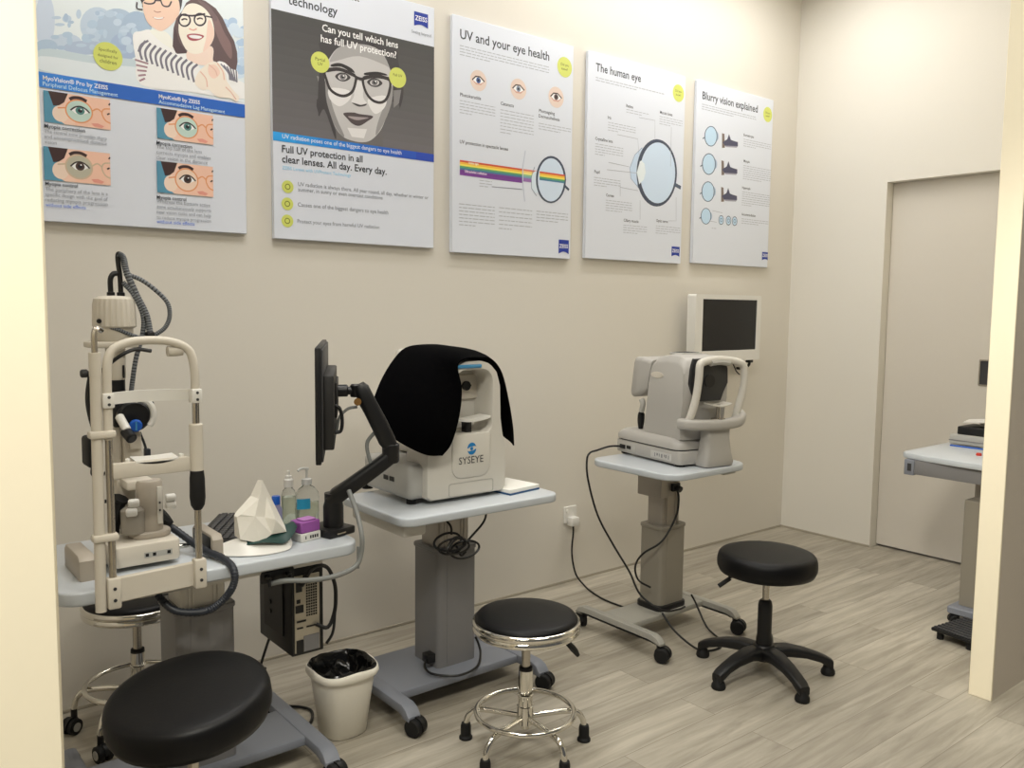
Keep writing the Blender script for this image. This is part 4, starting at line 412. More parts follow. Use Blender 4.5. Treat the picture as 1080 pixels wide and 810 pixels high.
ART[2] = (
('headline','T',(52,56,64),'technology',.0681,-.1284,.2038,1),('headline','T',(52,56,64),'UVProtect',.232,-.0541,.1355,1),('printed_photo','P',(66,66,66),((0,-.1594),(.7224,-.1594),(.7224,-.1912),(0,-.1912))),('printed_photo','P',(68,67,68),((0,-.1912),(.7224,-.1912),(.7224,-.2229),(0,-.2229))),('printed_photo','P',(71,70,71),((0,-.2229),(.7224,-.2229),(.7224,-.2547),(0,-.2547))),('printed_photo','P',(73,72,73),((0,-.2547),(.7224,-.2547),(.7224,-.2865),(0,-.2865))),('printed_photo','P',(76,75,76),((0,-.2865),(.7224,-.2865),(.7224,-.3183),(0,-.3183))),('printed_photo','P',(79,78,79),((0,-.3183),(.7224,-.3183),(.7224,-.35),(0,-.35))),('printed_photo','P',(81,80,81),((0,-.35),(.7224,-.35),(.7224,-.3818),(0,-.3818))),('printed_photo','P',(84,83,84),((0,-.3818),(.7224,-.3818),(.7224,-.4136),(0,-.4136))),('printed_photo','P',(86,85,86),((0,-.4136),(.7224,-.4136),(.7224,-.4453),(0,-.4453))),
('printed_photo','P',(89,87,89),((0,-.4453),(.7224,-.4453),(.7224,-.4771),(0,-.4771))),('printed_photo','P',(92,90,92),((0,-.4771),(.7224,-.4771),(.7224,-.5089),(0,-.5089))),('printed_photo','P',(94,92,94),((0,-.5089),(.7224,-.5089),(.7224,-.5407),(0,-.5407))),('printed_photo','P',(97,95,97),((0,-.5407),(.7224,-.5407),(.7224,-.5724),(0,-.5724))),('printed_photo','P',(100,97,100),((0,-.5724),(.7224,-.5724),(.7224,-.6042),(0,-.6042))),('printed_photo','P',(62,60,62),((.1955,-.2382),(.2998,-.1886),(.4286,-.1744),(.5275,-.1967),(.5491,-.2654),(.5709,-.3655),(.5489,-.4426),(.5199,-.4164),(.2063,-.442),(.1895,-.5137),(.1873,-.4164),(.1943,-.358),(.2045,-.2933))),('printed_photo','P',(128,126,126),((.1814,-.3717),(.2038,-.3735),(.2065,-.419),(.1938,-.4096))),('printed_photo','P',(120,118,118),((.5236,-.3701),(.5599,-.3612),(.5489,-.418),(.5235,-.4403))),
('printed_photo','P',(98,95,95),((.2607,-.5441),(.4695,-.5333),(.4728,-.6059),(.257,-.6002))),('printed_photo','P',(178,176,176),((.2368,-.2931),(.2796,-.2446),(.3667,-.2161),(.4564,-.2224),(.5058,-.2853),(.52,-.3616),(.5127,-.4236),(.4838,-.4948),(.4552,-.5474),(.406,-.5901),(.344,-.5979),(.2836,-.5821),(.2444,-.5289),(.2159,-.452),(.21,-.3897),(.217,-.3368))),('printed_photo','P',(132,130,130),((.21,-.3897),(.2159,-.452),(.2444,-.5289),(.2836,-.5821),(.2969,-.5803),(.2675,-.5256),(.2418,-.4596),(.2294,-.3922))),('printed_photo','P',(138,136,136),((.52,-.3616),(.5127,-.4236),(.4838,-.4948),(.4411,-.5614),(.4483,-.512),(.484,-.422),(.502,-.3585))),('printed_photo','P',(150,148,148),((.2367,-.3046),(.2796,-.2446),(.3667,-.2161),(.4634,-.227),(.5058,-.2853),(.4844,-.2771),(.3664,-.2631),(.266,-.2992))),
('printed_photo','P',(200,198,198),((.3454,-.3668),(.3795,-.367),(.3826,-.4199),(.3997,-.447),(.3314,-.4486),(.3417,-.4204))),('printed_photo','P',(60,57,58),((.3314,-.4486),(.3449,-.4554),(.3653,-.4594),(.3928,-.451),(.3983,-.4424),(.3722,-.4512),(.3517,-.4496))),('printed_photo','P',(206,204,204),((.2357,-.4084),(.3183,-.4036),(.3248,-.4349),(.2778,-.4715),(.2354,-.449))),('printed_photo','P',(206,204,204),((.4067,-.422),(.4841,-.3977),(.484,-.4402),(.4414,-.4767),(.4135,-.4569))),('printed_photo','P',(206,204,204),((.3105,-.549),(.3992,-.5428),(.3852,-.5807),(.3305,-.5818))),('printed_photo','P',(74,66,68),((.2942,-.4954),(.3379,-.486),(.3651,-.4879),(.4273,-.4878),(.3994,-.5128),(.3649,-.5344),(.3343,-.5309),(.3108,-.5136))),('printed_photo','P',(150,140,142),((.3142,-.5042),(.3651,-.4998),(.4064,-.4969),(.365,-.5117),(.3378,-.5127))),
('printed_photo','P',(44,42,44),((.243,-.3178),(.2791,-.3055),(.3256,-.3145),(.3457,-.3303),(.3255,-.3303),(.2856,-.3188),(.2462,-.3259))),('printed_photo','P',(44,42,44),((.39,-.3237),(.442,-.3098),(.4843,-.3102),(.4914,-.3168),(.442,-.3206),(.3934,-.332))),('printed_photo','P',(60,58,60),((.259,-.36),(.2788,-.3426),(.3054,-.3403),(.3267,-.353),(.3051,-.3707),(.2786,-.3729))),('printed_photo','P',(186,184,184),((.3119,-.3532),(.3104,-.3579),(.306,-.3625),(.2995,-.3661),(.2919,-.3683),(.2843,-.3687),(.2778,-.3673),(.2736,-.3642),(.2721,-.36),(.2736,-.3553),(.278,-.3508),(.2844,-.3472),(.292,-.345),(.2997,-.3445),(.3061,-.3459),(.3104,-.349))),
('printed_photo','P',(110,108,110),((.3053,-.3532),(.3042,-.3578),(.3013,-.3621),(.297,-.3654),(.2919,-.3671),(.2868,-.3671),(.2825,-.3653),(.2797,-.362),(.2787,-.3577),(.2798,-.3531),(.2827,-.3488),(.287,-.3456),(.292,-.3438),(.2971,-.3438),(.3014,-.3456),(.3043,-.3489))),('printed_photo','P',(30,30,32),((.2979,-.3544),(.2971,-.3575),(.2949,-.36),(.2919,-.3613),(.2889,-.361),(.2868,-.3593),(.286,-.3565),(.2868,-.3534),(.289,-.3509),(.292,-.3496),(.295,-.3499),(.2972,-.3516))),('printed_photo','P',(235,235,235),((.2993,-.3507),(.2983,-.3529),(.2959,-.3542),(.2936,-.3537),(.2926,-.3518),(.2936,-.3496),(.296,-.3483),(.2983,-.3488))),('printed_photo','P',(60,58,60),((.4001,-.3576),(.421,-.3397),(.4489,-.3373),(.4714,-.3503),(.4488,-.3685),(.4209,-.3708))),
('printed_photo','P',(186,184,184),((.4559,-.3505),(.4543,-.3554),(.4497,-.3601),(.4429,-.3638),(.4348,-.3661),(.4268,-.3665),(.42,-.365),(.4155,-.3619),(.414,-.3576),(.4156,-.3528),(.4201,-.3481),(.4269,-.3444),(.4349,-.3421),(.4429,-.3417),(.4498,-.3431),(.4543,-.3462))),('printed_photo','P',(110,108,110),((.4489,-.3505),(.4478,-.3553),(.4447,-.3597),(.4402,-.3631),(.4348,-.3649),(.4295,-.3648),(.425,-.363),(.422,-.3596),(.4209,-.3552),(.422,-.3505),(.425,-.3461),(.4296,-.3427),(.4349,-.3409),(.4403,-.3409),(.4448,-.3427),(.4478,-.3461))),('printed_photo','P',(30,30,32),((.4412,-.3518),(.4403,-.355),(.438,-.3575),(.4349,-.3589),(.4317,-.3586),(.4294,-.3568),(.4286,-.3539),(.4294,-.3508),(.4318,-.3482),(.4349,-.3469),(.438,-.3472),(.4403,-.349))),
('printed_photo','P',(235,235,235),((.4426,-.348),(.4416,-.3503),(.4391,-.3516),(.4366,-.3511),(.4356,-.3492),(.4366,-.3469),(.4391,-.3456),(.4416,-.346))),('printed_photo','S',(52,48,50),.011,((.2169,-.3455),(.2789,-.3304),(.3456,-.3432),(.3488,-.3633),(.3351,-.4038),(.3047,-.4263),(.2716,-.4287),(.2389,-.4137),(.223,-.3817)),1),('printed_photo','S',(52,48,50),.011,((.383,-.3474),(.428,-.332),(.4843,-.3283),(.5071,-.3395),(.502,-.3828),(.484,-.4159),(.4557,-.4294),(.4206,-.4228),(.3931,-.3944)),1),('printed_photo','S',(52,48,50),.012,((.3456,-.3462),(.3659,-.3504),(.385,-.3494)),0),('printed_photo','S',(52,48,50),.014,((.2169,-.3455),(.2789,-.3293),(.3456,-.3421)),0),('printed_photo','S',(52,48,50),.014,((.383,-.3462),(.442,-.3266),(.5021,-.3282)),0),('printed_photo','P',(62,60,62),((.1911,-.3643),(.2134,-.3719),(.2222,-.4626),(.2573,-.5621),(.257,-.5973),(.2123,-.493),(.1863,-.5199))),
('printed_photo','T',(235,238,243),'Can you tell which lens',.2054,-.1989,.3389,1),('printed_photo','T',(235,238,243),'has full UV protection?',.1997,-.2401,.337,1),('round_sticker','P',(188,194,98),((.2354,-.3177),(.2344,-.309),(.2315,-.3007),(.2268,-.2933),(.2206,-.2871),(.2132,-.2824),(.2049,-.2795),(.1962,-.2785),(.1875,-.2795),(.1792,-.2824),(.1718,-.2871),(.1656,-.2933),(.1609,-.3007),(.158,-.309),(.157,-.3177),(.158,-.3264),(.1609,-.3347),(.1656,-.3421),(.1718,-.3483),(.1792,-.353),(.1875,-.3559),(.1962,-.3569),(.2049,-.3559),(.2132,-.353),(.2206,-.3483),(.2268,-.3421),(.2315,-.3347),(.2344,-.3264))),('round_sticker','T',(60,64,30),'Partial',.1758,-.3134,.0408,0),('round_sticker','T',(60,64,30),'UV',.186,-.3299,.0204,0),
('round_sticker','P',(188,194,98),((.583,-.3162),(.582,-.3072),(.579,-.2987),(.5742,-.291),(.5678,-.2846),(.5601,-.2798),(.5516,-.2768),(.5426,-.2758),(.5336,-.2768),(.5251,-.2798),(.5174,-.2846),(.511,-.291),(.5062,-.2987),(.5032,-.3072),(.5022,-.3162),(.5032,-.3252),(.5062,-.3337),(.511,-.3414),(.5174,-.3478),(.5251,-.3526),(.5336,-.3556),(.5426,-.3566),(.5516,-.3556),(.5601,-.3526),(.5678,-.3478),(.5742,-.3414),(.579,-.3337),(.582,-.3252))),('round_sticker','T',(60,64,30),'Full UV',.5216,-.3118,.0421,0),('round_sticker','T',(60,64,30),'',.5363,-.3287,.0126,0),('slogan_band','P',(44,146,214),((0,-.6042),(.0903,-.6042),(.0903,-.6372),(0,-.6372))),('slogan_band','P',(42,134,206),((.0903,-.6042),(.1806,-.6042),(.1806,-.6372),(.0903,-.6372))),('slogan_band','P',(41,123,199),((.1806,-.6042),(.2709,-.6042),(.2709,-.6372),(.1806,-.6372))),
('slogan_band','P',(39,111,192),((.2709,-.6042),(.3612,-.6042),(.3612,-.6372),(.2709,-.6372))),('slogan_band','P',(38,100,185),((.3612,-.6042),(.4515,-.6042),(.4515,-.6372),(.3612,-.6372))),('slogan_band','P',(36,88,178),((.4515,-.6042),(.5418,-.6042),(.5418,-.6372),(.4515,-.6372))),('slogan_band','P',(35,77,171),((.5418,-.6042),(.6321,-.6042),(.6321,-.6372),(.5418,-.6372))),('slogan_band','P',(34,66,164),((.6321,-.6042),(.7224,-.6042),(.7224,-.6372),(.6321,-.6372))),('slogan_band','T',(235,238,243),'UV radiation poses one of the biggest dangers to eye health',.0374,-.6249,.5231,0),('body_text','T',(52,56,64),'Full UV protection in all',.0355,-.6766,.3428,1),('body_text','T',(52,56,64),'clear lenses. All day. Every day.',.0349,-.7141,.4545,1),('body_text','T',(130,190,230),'ZEISS Lenses with UVProtect Technology',.0358,-.7399,.2895,0),
('body_text','T',(120,124,132),'UV radiation is always there. All year round, all day, whether in winter or',.0991,-.7962,.5949,0),('body_text','T',(120,124,132),'summer, in sunny or even overcast conditions',.0988,-.8165,.3709,0),('body_text','T',(120,124,132),'Causes one of the biggest dangers to eye health',.0968,-.8741,.3997,0),('body_text','T',(120,124,132),'Protect your eyes from harmful UV radiation',.0948,-.9367,.3597,0),('bullet_icon','P',(188,194,98),((.0802,-.8038),(.0796,-.7985),(.0779,-.7935),(.075,-.789),(.0713,-.7853),(.0668,-.7824),(.0618,-.7807),(.0565,-.7801),(.0512,-.7807),(.0462,-.7824),(.0417,-.7853),(.038,-.789),(.0351,-.7935),(.0334,-.7985),(.0328,-.8038),(.0334,-.8091),(.0351,-.8141),(.038,-.8186),(.0417,-.8223),(.0462,-.8252),(.0512,-.8269),(.0565,-.8275),(.0618,-.8269),(.0668,-.8252),(.0713,-.8223),(.075,-.8186),(.0779,-.8141),(.0796,-.8091))),
('bullet_icon','S',(90,100,40),.003,((.066,-.8038),(.0658,-.8017),(.0651,-.7997),(.0639,-.7979),(.0624,-.7964),(.0606,-.7952),(.0586,-.7945),(.0565,-.7943),(.0544,-.7945),(.0524,-.7952),(.0506,-.7964),(.0491,-.7979),(.0479,-.7997),(.0472,-.8017),(.047,-.8038),(.0472,-.8059),(.0479,-.8079),(.0491,-.8097),(.0506,-.8112),(.0524,-.8124),(.0544,-.8131),(.0565,-.8133),(.0586,-.8131),(.0606,-.8124),(.0624,-.8112),(.0639,-.8097),(.0651,-.8079),(.0658,-.8059)),1),
('bullet_icon','P',(188,194,98),((.0782,-.8681),(.0776,-.8628),(.0758,-.8578),(.073,-.8533),(.0692,-.8495),(.0647,-.8467),(.0597,-.8449),(.0544,-.8443),(.0491,-.8449),(.0441,-.8467),(.0396,-.8495),(.0358,-.8533),(.033,-.8578),(.0312,-.8628),(.0306,-.8681),(.0312,-.8734),(.033,-.8784),(.0358,-.8829),(.0396,-.8867),(.0441,-.8895),(.0491,-.8913),(.0544,-.8919),(.0597,-.8913),(.0647,-.8895),(.0692,-.8867),(.073,-.8829),(.0758,-.8784),(.0776,-.8734))),
('bullet_icon','S',(90,100,40),.003,((.0639,-.8681),(.0637,-.866),(.063,-.864),(.0618,-.8622),(.0603,-.8607),(.0585,-.8595),(.0565,-.8588),(.0544,-.8586),(.0523,-.8588),(.0503,-.8595),(.0485,-.8607),(.047,-.8622),(.0458,-.864),(.0451,-.866),(.0449,-.8681),(.0451,-.8702),(.0458,-.8722),(.047,-.874),(.0485,-.8755),(.0503,-.8767),(.0523,-.8774),(.0544,-.8776),(.0565,-.8774),(.0585,-.8767),(.0603,-.8755),(.0618,-.874),(.063,-.8722),(.0637,-.8702)),1),('bullet_icon','P',(188,194,98),((.0774,-.9324),(.0768,-.9271),(.075,-.922),(.0722,-.9175),(.0684,-.9137),(.0639,-.9109),(.0588,-.9091),(.0535,-.9085),(.0482,-.9091),(.0431,-.9109),(.0386,-.9137),(.0348,-.9175),(.032,-.922),(.0302,-.9271),(.0296,-.9324),(.0302,-.9377),(.032,-.9428),(.0348,-.9473),(.0386,-.9511),(.0431,-.9539),(.0482,-.9557),(.0535,-.9563),(.0588,-.9557),(.0639,-.9539),(.0684,-.9511),(.0722,-.9473),(.075,-.9428),(.0768,-.9377))),
('bullet_icon','S',(90,100,40),.003,((.0631,-.9324),(.0629,-.9303),(.0621,-.9282),(.061,-.9264),(.0595,-.9249),(.0577,-.9238),(.0556,-.923),(.0535,-.9228),(.0514,-.923),(.0493,-.9238),(.0475,-.9249),(.046,-.9264),(.0449,-.9282),(.0441,-.9303),(.0439,-.9324),(.0441,-.9345),(.0449,-.9366),(.046,-.9384),(.0475,-.9399),(.0493,-.941),(.0514,-.9418),(.0535,-.942),(.0556,-.9418),(.0577,-.941),(.0595,-.9399),(.061,-.9384),(.0621,-.9366),(.0629,-.9345)),1),('emblem','P',(24,48,140),((.6219,-.0339),(.6905,-.0339),(.6905,-.092),(.6788,-.0873),(.6679,-.084),(.6562,-.0827),(.6445,-.084),(.6336,-.0873),(.6219,-.092))),('emblem','T',(235,238,243),'ZEISS',.6267,-.0676,.059,1),('emblem','T',(120,124,132),'Seeing beyond',.6096,-.1226,.0969,0),)
ART[3] = (
('headline','T',(52,56,64),'UV and your eye health',.039,-.0947,.5122,1),('body_text','D',(120,124,132),.0375,-.1184,.5525,-.1581,4,.0035),('body_text','T',(52,56,64),'Photokeratitis',.0407,-.3373,.1373,1),('body_text','T',(52,56,64),'Cataracts',.2651,-.3404,.0913,1),('body_text','T',(52,56,64),'Photoageing',.4928,-.3384,.1235,1),('body_text','T',(52,56,64),'Dermatoheliosis',.4913,-.3626,.1636,1),('body_text','T',(52,56,64),'UV protection in spectacle lenses',.0403,-.5382,.3133,1),('body_text','D',(120,124,132),.039,-.35,.2342,-.4141,5,.0032),('body_text','D',(120,124,132),.2634,-.3551,.461,-.4686,8,.0032),('body_text','D',(120,124,132),.4916,-.3836,.6963,-.398,3,.0032),('body_text','D',(120,124,132),.0385,-.7921,.236,-.8974,7,.0036),('body_text','D',(120,124,132),.2612,-.7895,.4584,-.9012,6,.0036),('body_text','D',(120,124,132),.4848,-.7895,.6872,-.846,4,.0036),
('body_text','D',(120,124,132),.1486,-.6806,.2189,-.7127,3,.003),('diagram','P',(204,186,176),((.1841,-.2554),(.183,-.2454),(.1797,-.2359),(.1743,-.2274),(.1672,-.2203),(.1587,-.2149),(.1492,-.2116),(.1392,-.2105),(.1292,-.2116),(.1197,-.2149),(.1112,-.2203),(.1041,-.2274),(.0987,-.2359),(.0954,-.2454),(.0943,-.2554),(.0954,-.2654),(.0987,-.2749),(.1041,-.2834),(.1112,-.2905),(.1197,-.2959),(.1292,-.2992),(.1392,-.3003),(.1492,-.2992),(.1587,-.2959),(.1672,-.2905),(.1743,-.2834),(.1797,-.2749),(.183,-.2654))),('diagram','P',(186,146,134),((.1055,-.2576),(.1257,-.2365),(.1482,-.2352),(.1729,-.2554),(.1527,-.2734),(.1257,-.2743))),('diagram','P',(238,236,234),((.1078,-.2563),(.1257,-.2419),(.1482,-.241),(.1706,-.2554),(.1504,-.2666),(.1257,-.2666))),
('diagram','P',(60,80,130),((.1518,-.2545),(.1508,-.2496),(.148,-.2455),(.1438,-.2428),(.1388,-.2419),(.134,-.2431),(.1299,-.246),(.1274,-.2503),(.1266,-.2552),(.1279,-.2601),(.131,-.264),(.1353,-.2665),(.1403,-.267),(.1451,-.2656),(.149,-.2624),(.1513,-.258))),('diagram','P',(24,24,30),((.1446,-.2545),(.1439,-.2519),(.1421,-.25),(.1396,-.2491),(.137,-.2496),(.1349,-.2513),(.1339,-.2537),(.1342,-.2564),(.1357,-.2586),(.1381,-.2598),(.1407,-.2597),(.143,-.2583),(.1444,-.256))),('diagram','S',(60,46,46),.006,((.1055,-.2572),(.1235,-.2401),(.1482,-.2383),(.1729,-.2554)),0),
('diagram','P',(204,186,176),((.4134,-.2546),(.4122,-.2443),(.4088,-.2344),(.4033,-.2256),(.3959,-.2182),(.3871,-.2127),(.3772,-.2093),(.3669,-.2081),(.3566,-.2093),(.3467,-.2127),(.3379,-.2182),(.3305,-.2256),(.325,-.2344),(.3216,-.2443),(.3204,-.2546),(.3216,-.2649),(.325,-.2748),(.3305,-.2836),(.3379,-.291),(.3467,-.2965),(.3566,-.2999),(.3669,-.3011),(.3772,-.2999),(.3871,-.2965),(.3959,-.291),(.4033,-.2836),(.4088,-.2748),(.4122,-.2649))),('diagram','P',(186,146,134),((.332,-.2569),(.353,-.2351),(.3762,-.2337),(.4018,-.2546),(.3808,-.2732),(.353,-.2741))),('diagram','P',(238,236,234),((.3344,-.2555),(.353,-.2406),(.3762,-.2397),(.3994,-.2546),(.3785,-.2662),(.353,-.2662))),
('diagram','P',(120,130,150),((.3799,-.2537),(.3789,-.2486),(.376,-.2443),(.3716,-.2415),(.3665,-.2407),(.3615,-.2418),(.3573,-.2449),(.3546,-.2493),(.3539,-.2544),(.3552,-.2594),(.3584,-.2635),(.3629,-.2661),(.368,-.2666),(.373,-.2652),(.377,-.2619),(.3794,-.2573))),('diagram','P',(24,24,30),((.3725,-.2537),(.3718,-.251),(.3699,-.249),(.3673,-.2481),(.3646,-.2486),(.3624,-.2503),(.3614,-.2529),(.3617,-.2556),(.3633,-.2579),(.3657,-.2591),(.3685,-.259),(.3709,-.2576),(.3723,-.2552))),('diagram','S',(60,46,46),.006,((.332,-.2565),(.3506,-.2388),(.3762,-.2369),(.4018,-.2546)),0),
('diagram','P',(204,186,176),((.6461,-.2546),(.6449,-.2439),(.6413,-.2336),(.6356,-.2245),(.6279,-.2168),(.6188,-.2111),(.6085,-.2075),(.5978,-.2063),(.5871,-.2075),(.5768,-.2111),(.5677,-.2168),(.56,-.2245),(.5543,-.2336),(.5507,-.2439),(.5495,-.2546),(.5507,-.2653),(.5543,-.2756),(.56,-.2847),(.5677,-.2924),(.5768,-.2981),(.5871,-.3017),(.5978,-.3029),(.6085,-.3017),(.6188,-.2981),(.6279,-.2924),(.6356,-.2847),(.6413,-.2756),(.6449,-.2653))),('diagram','P',(186,146,134),((.5616,-.257),(.5833,-.2343),(.6075,-.2329),(.634,-.2546),(.6123,-.2739),(.5833,-.2749))),('diagram','P',(238,236,234),((.564,-.2556),(.5833,-.2401),(.6075,-.2391),(.6316,-.2546),(.6099,-.2667),(.5833,-.2667))),
('diagram','P',(80,60,60),((.6113,-.2536),(.6103,-.2484),(.6072,-.2439),(.6027,-.241),(.5974,-.2401),(.5922,-.2413),(.5878,-.2445),(.5851,-.2491),(.5843,-.2544),(.5857,-.2596),(.589,-.2639),(.5936,-.2665),(.599,-.2671),(.6041,-.2656),(.6083,-.2622),(.6108,-.2574))),('diagram','P',(24,24,30),((.6036,-.2536),(.6029,-.2509),(.6009,-.2488),(.5982,-.2479),(.5954,-.2484),(.5932,-.2502),(.5921,-.2528),(.5924,-.2557),(.594,-.258),(.5966,-.2593),(.5994,-.2592),(.6019,-.2577),(.6034,-.2553))),('diagram','S',(60,46,46),.006,((.5616,-.2565),(.5809,-.2382),(.6075,-.2362),(.634,-.2546)),0),('diagram','P',(190,70,50),((.0408,-.6097),(.3974,-.6097),(.3974,-.6178),(.0408,-.6178))),('diagram','P',(226,170,60),((.0408,-.6178),(.3974,-.6178),(.3974,-.6259),(.0408,-.6259))),('diagram','P',(222,200,84),((.0408,-.6259),(.3974,-.6259),(.3974,-.634),(.0408,-.634))),
('diagram','P',(84,146,96),((.0408,-.634),(.3974,-.634),(.3974,-.6421),(.0408,-.6421))),('diagram','P',(60,110,140),((.0408,-.6421),(.3974,-.6421),(.3974,-.6502),(.0408,-.6502))),('diagram','P',(104,50,130),((.0408,-.6502),(.3974,-.6502),(.3974,-.6583),(.0408,-.6583))),('diagram','P',(104,50,130),((.0408,-.6583),(.3974,-.6583),(.3974,-.6664),(.0408,-.6664))),('diagram','P',(110,54,136),((.0408,-.6664),(.3974,-.6664),(.3974,-.6745),(.0408,-.6745))),('diagram','P',(202,116,101),((.3974,-.6097),(.5207,-.6097),(.5207,-.6178),(.3974,-.6178))),('diagram','P',(228,188,109),((.3974,-.6178),(.5207,-.6178),(.5207,-.6259),(.3974,-.6259))),('diagram','P',(225,209,126),((.3974,-.6259),(.5207,-.6259),(.5207,-.634),(.3974,-.634))),('diagram','P',(126,170,134),((.3974,-.634),(.5207,-.634),(.5207,-.6421),(.3974,-.6421))),
('diagram','P',(109,145,166),((.3974,-.6421),(.5207,-.6421),(.5207,-.6502),(.3974,-.6502))),('diagram','P',(140,101,159),((.3974,-.6502),(.5207,-.6502),(.5207,-.6583),(.3974,-.6583))),('diagram','P',(140,101,159),((.3974,-.6583),(.5207,-.6583),(.5207,-.6664),(.3974,-.6664))),('diagram','T',(225,205,235),'Ultraviolet radiation',.0676,-.6604,.1212,1),('diagram','T',(240,230,200),'Visible light',.0868,-.6214,.0577,1),('diagram','S',(176,182,196),.006,((.4122,-.5255),(.3976,-.6017),(.3988,-.6763),(.4119,-.7576)),0),('diagram','S',(120,124,140),.003,((.2189,-.7084),(.3952,-.7035)),0),
('diagram','P',(196,208,222),((.5069,-.6596),(.5063,-.6712),(.5044,-.6823),(.5012,-.6924),(.4969,-.701),(.4916,-.7077),(.4857,-.712),(.4794,-.7139),(.4731,-.7132),(.467,-.7099),(.4616,-.7043),(.457,-.6966),(.4535,-.6872),(.4512,-.6765),(.4503,-.6652),(.4508,-.6537),(.4527,-.6427),(.4559,-.6327),(.4602,-.6241),(.4654,-.6174),(.4713,-.613),(.4775,-.6111),(.4839,-.6117),(.4899,-.6149),(.4954,-.6204),(.5,-.6281),(.5036,-.6375),(.5059,-.6482))),('diagram','S',(110,120,140),.003,((.4692,-.5939),(.4499,-.6411),(.4528,-.6936),(.4836,-.7257)),0),
('diagram','P',(58,68,88),((.6694,-.6311),(.6675,-.6563),(.6608,-.6807),(.6496,-.703),(.6345,-.7221),(.6163,-.737),(.596,-.747),(.5747,-.7515),(.5534,-.7505),(.5331,-.7441),(.515,-.7325),(.4998,-.7165),(.4883,-.6967),(.481,-.6743),(.4782,-.6503),(.4801,-.6259),(.4866,-.6022),(.4973,-.5803),(.5118,-.5615),(.5294,-.5464),(.5492,-.536),(.5702,-.5308),(.5916,-.5311),(.6121,-.5369),(.6307,-.548),(.6465,-.5638),(.6586,-.5837),(.6664,-.6065))),('diagram','P',(188,202,222),((.6566,-.634),(.655,-.657),(.6492,-.6792),(.6395,-.6996),(.6264,-.717),(.6107,-.7306),(.5931,-.7397),(.5745,-.7438),(.556,-.7429),(.5384,-.7369),(.5225,-.7262),(.5093,-.7114),(.4992,-.6933),(.4928,-.6727),(.4904,-.6506),(.492,-.6282),(.4976,-.6064),(.507,-.5865),(.5196,-.5692),(.5349,-.5555),(.5521,-.5461),(.5705,-.5415),(.589,-.5419),(.6068,-.5473),(.623,-.5576),(.6367,-.5722),(.6472,-.5905),(.654,-.6114))),
('diagram','P',(190,70,50),((.5007,-.6097),(.6606,-.6097),(.6606,-.6178),(.5007,-.6178))),('diagram','P',(226,170,60),((.5007,-.6178),(.6606,-.6178),(.6606,-.6259),(.5007,-.6259))),('diagram','P',(222,200,84),((.5007,-.6259),(.6606,-.6259),(.6606,-.634),(.5007,-.634))),('diagram','P',(84,146,96),((.5007,-.634),(.6606,-.634),(.6606,-.6421),(.5007,-.6421))),('diagram','P',(60,110,140),((.5007,-.6421),(.6606,-.6421),(.6606,-.6502),(.5007,-.6502))),('diagram','S',(58,68,88),.012,((.6637,-.6629),(.6899,-.6791)),0),
('round_sticker','P',(188,194,98),((.696,-.1064),(.6948,-.096),(.6914,-.0861),(.6858,-.0772),(.6783,-.0697),(.6694,-.0641),(.6595,-.0607),(.6491,-.0595),(.6387,-.0607),(.6288,-.0641),(.6199,-.0697),(.6124,-.0772),(.6068,-.0861),(.6034,-.096),(.6022,-.1064),(.6034,-.1168),(.6068,-.1267),(.6124,-.1356),(.6199,-.1431),(.6288,-.1487),(.6387,-.1521),(.6491,-.1533),(.6595,-.1521),(.6694,-.1487),(.6783,-.1431),(.6858,-.1356),(.6914,-.1267),(.6948,-.1168))),('round_sticker','T',(60,64,30),'Did you',.6247,-.1012,.0489,0),('round_sticker','T',(60,64,30),'know?',.6296,-.1209,.0391,0),('emblem','P',(24,48,140),((.6288,-.9204),(.6948,-.9204),(.6948,-.988),(.6836,-.9825),(.673,-.9787),(.6618,-.9772),(.6506,-.9787),(.64,-.9825),(.6288,-.988))),('emblem','T',(235,238,243),'ZEISS',.6334,-.9596,.0568,1),)
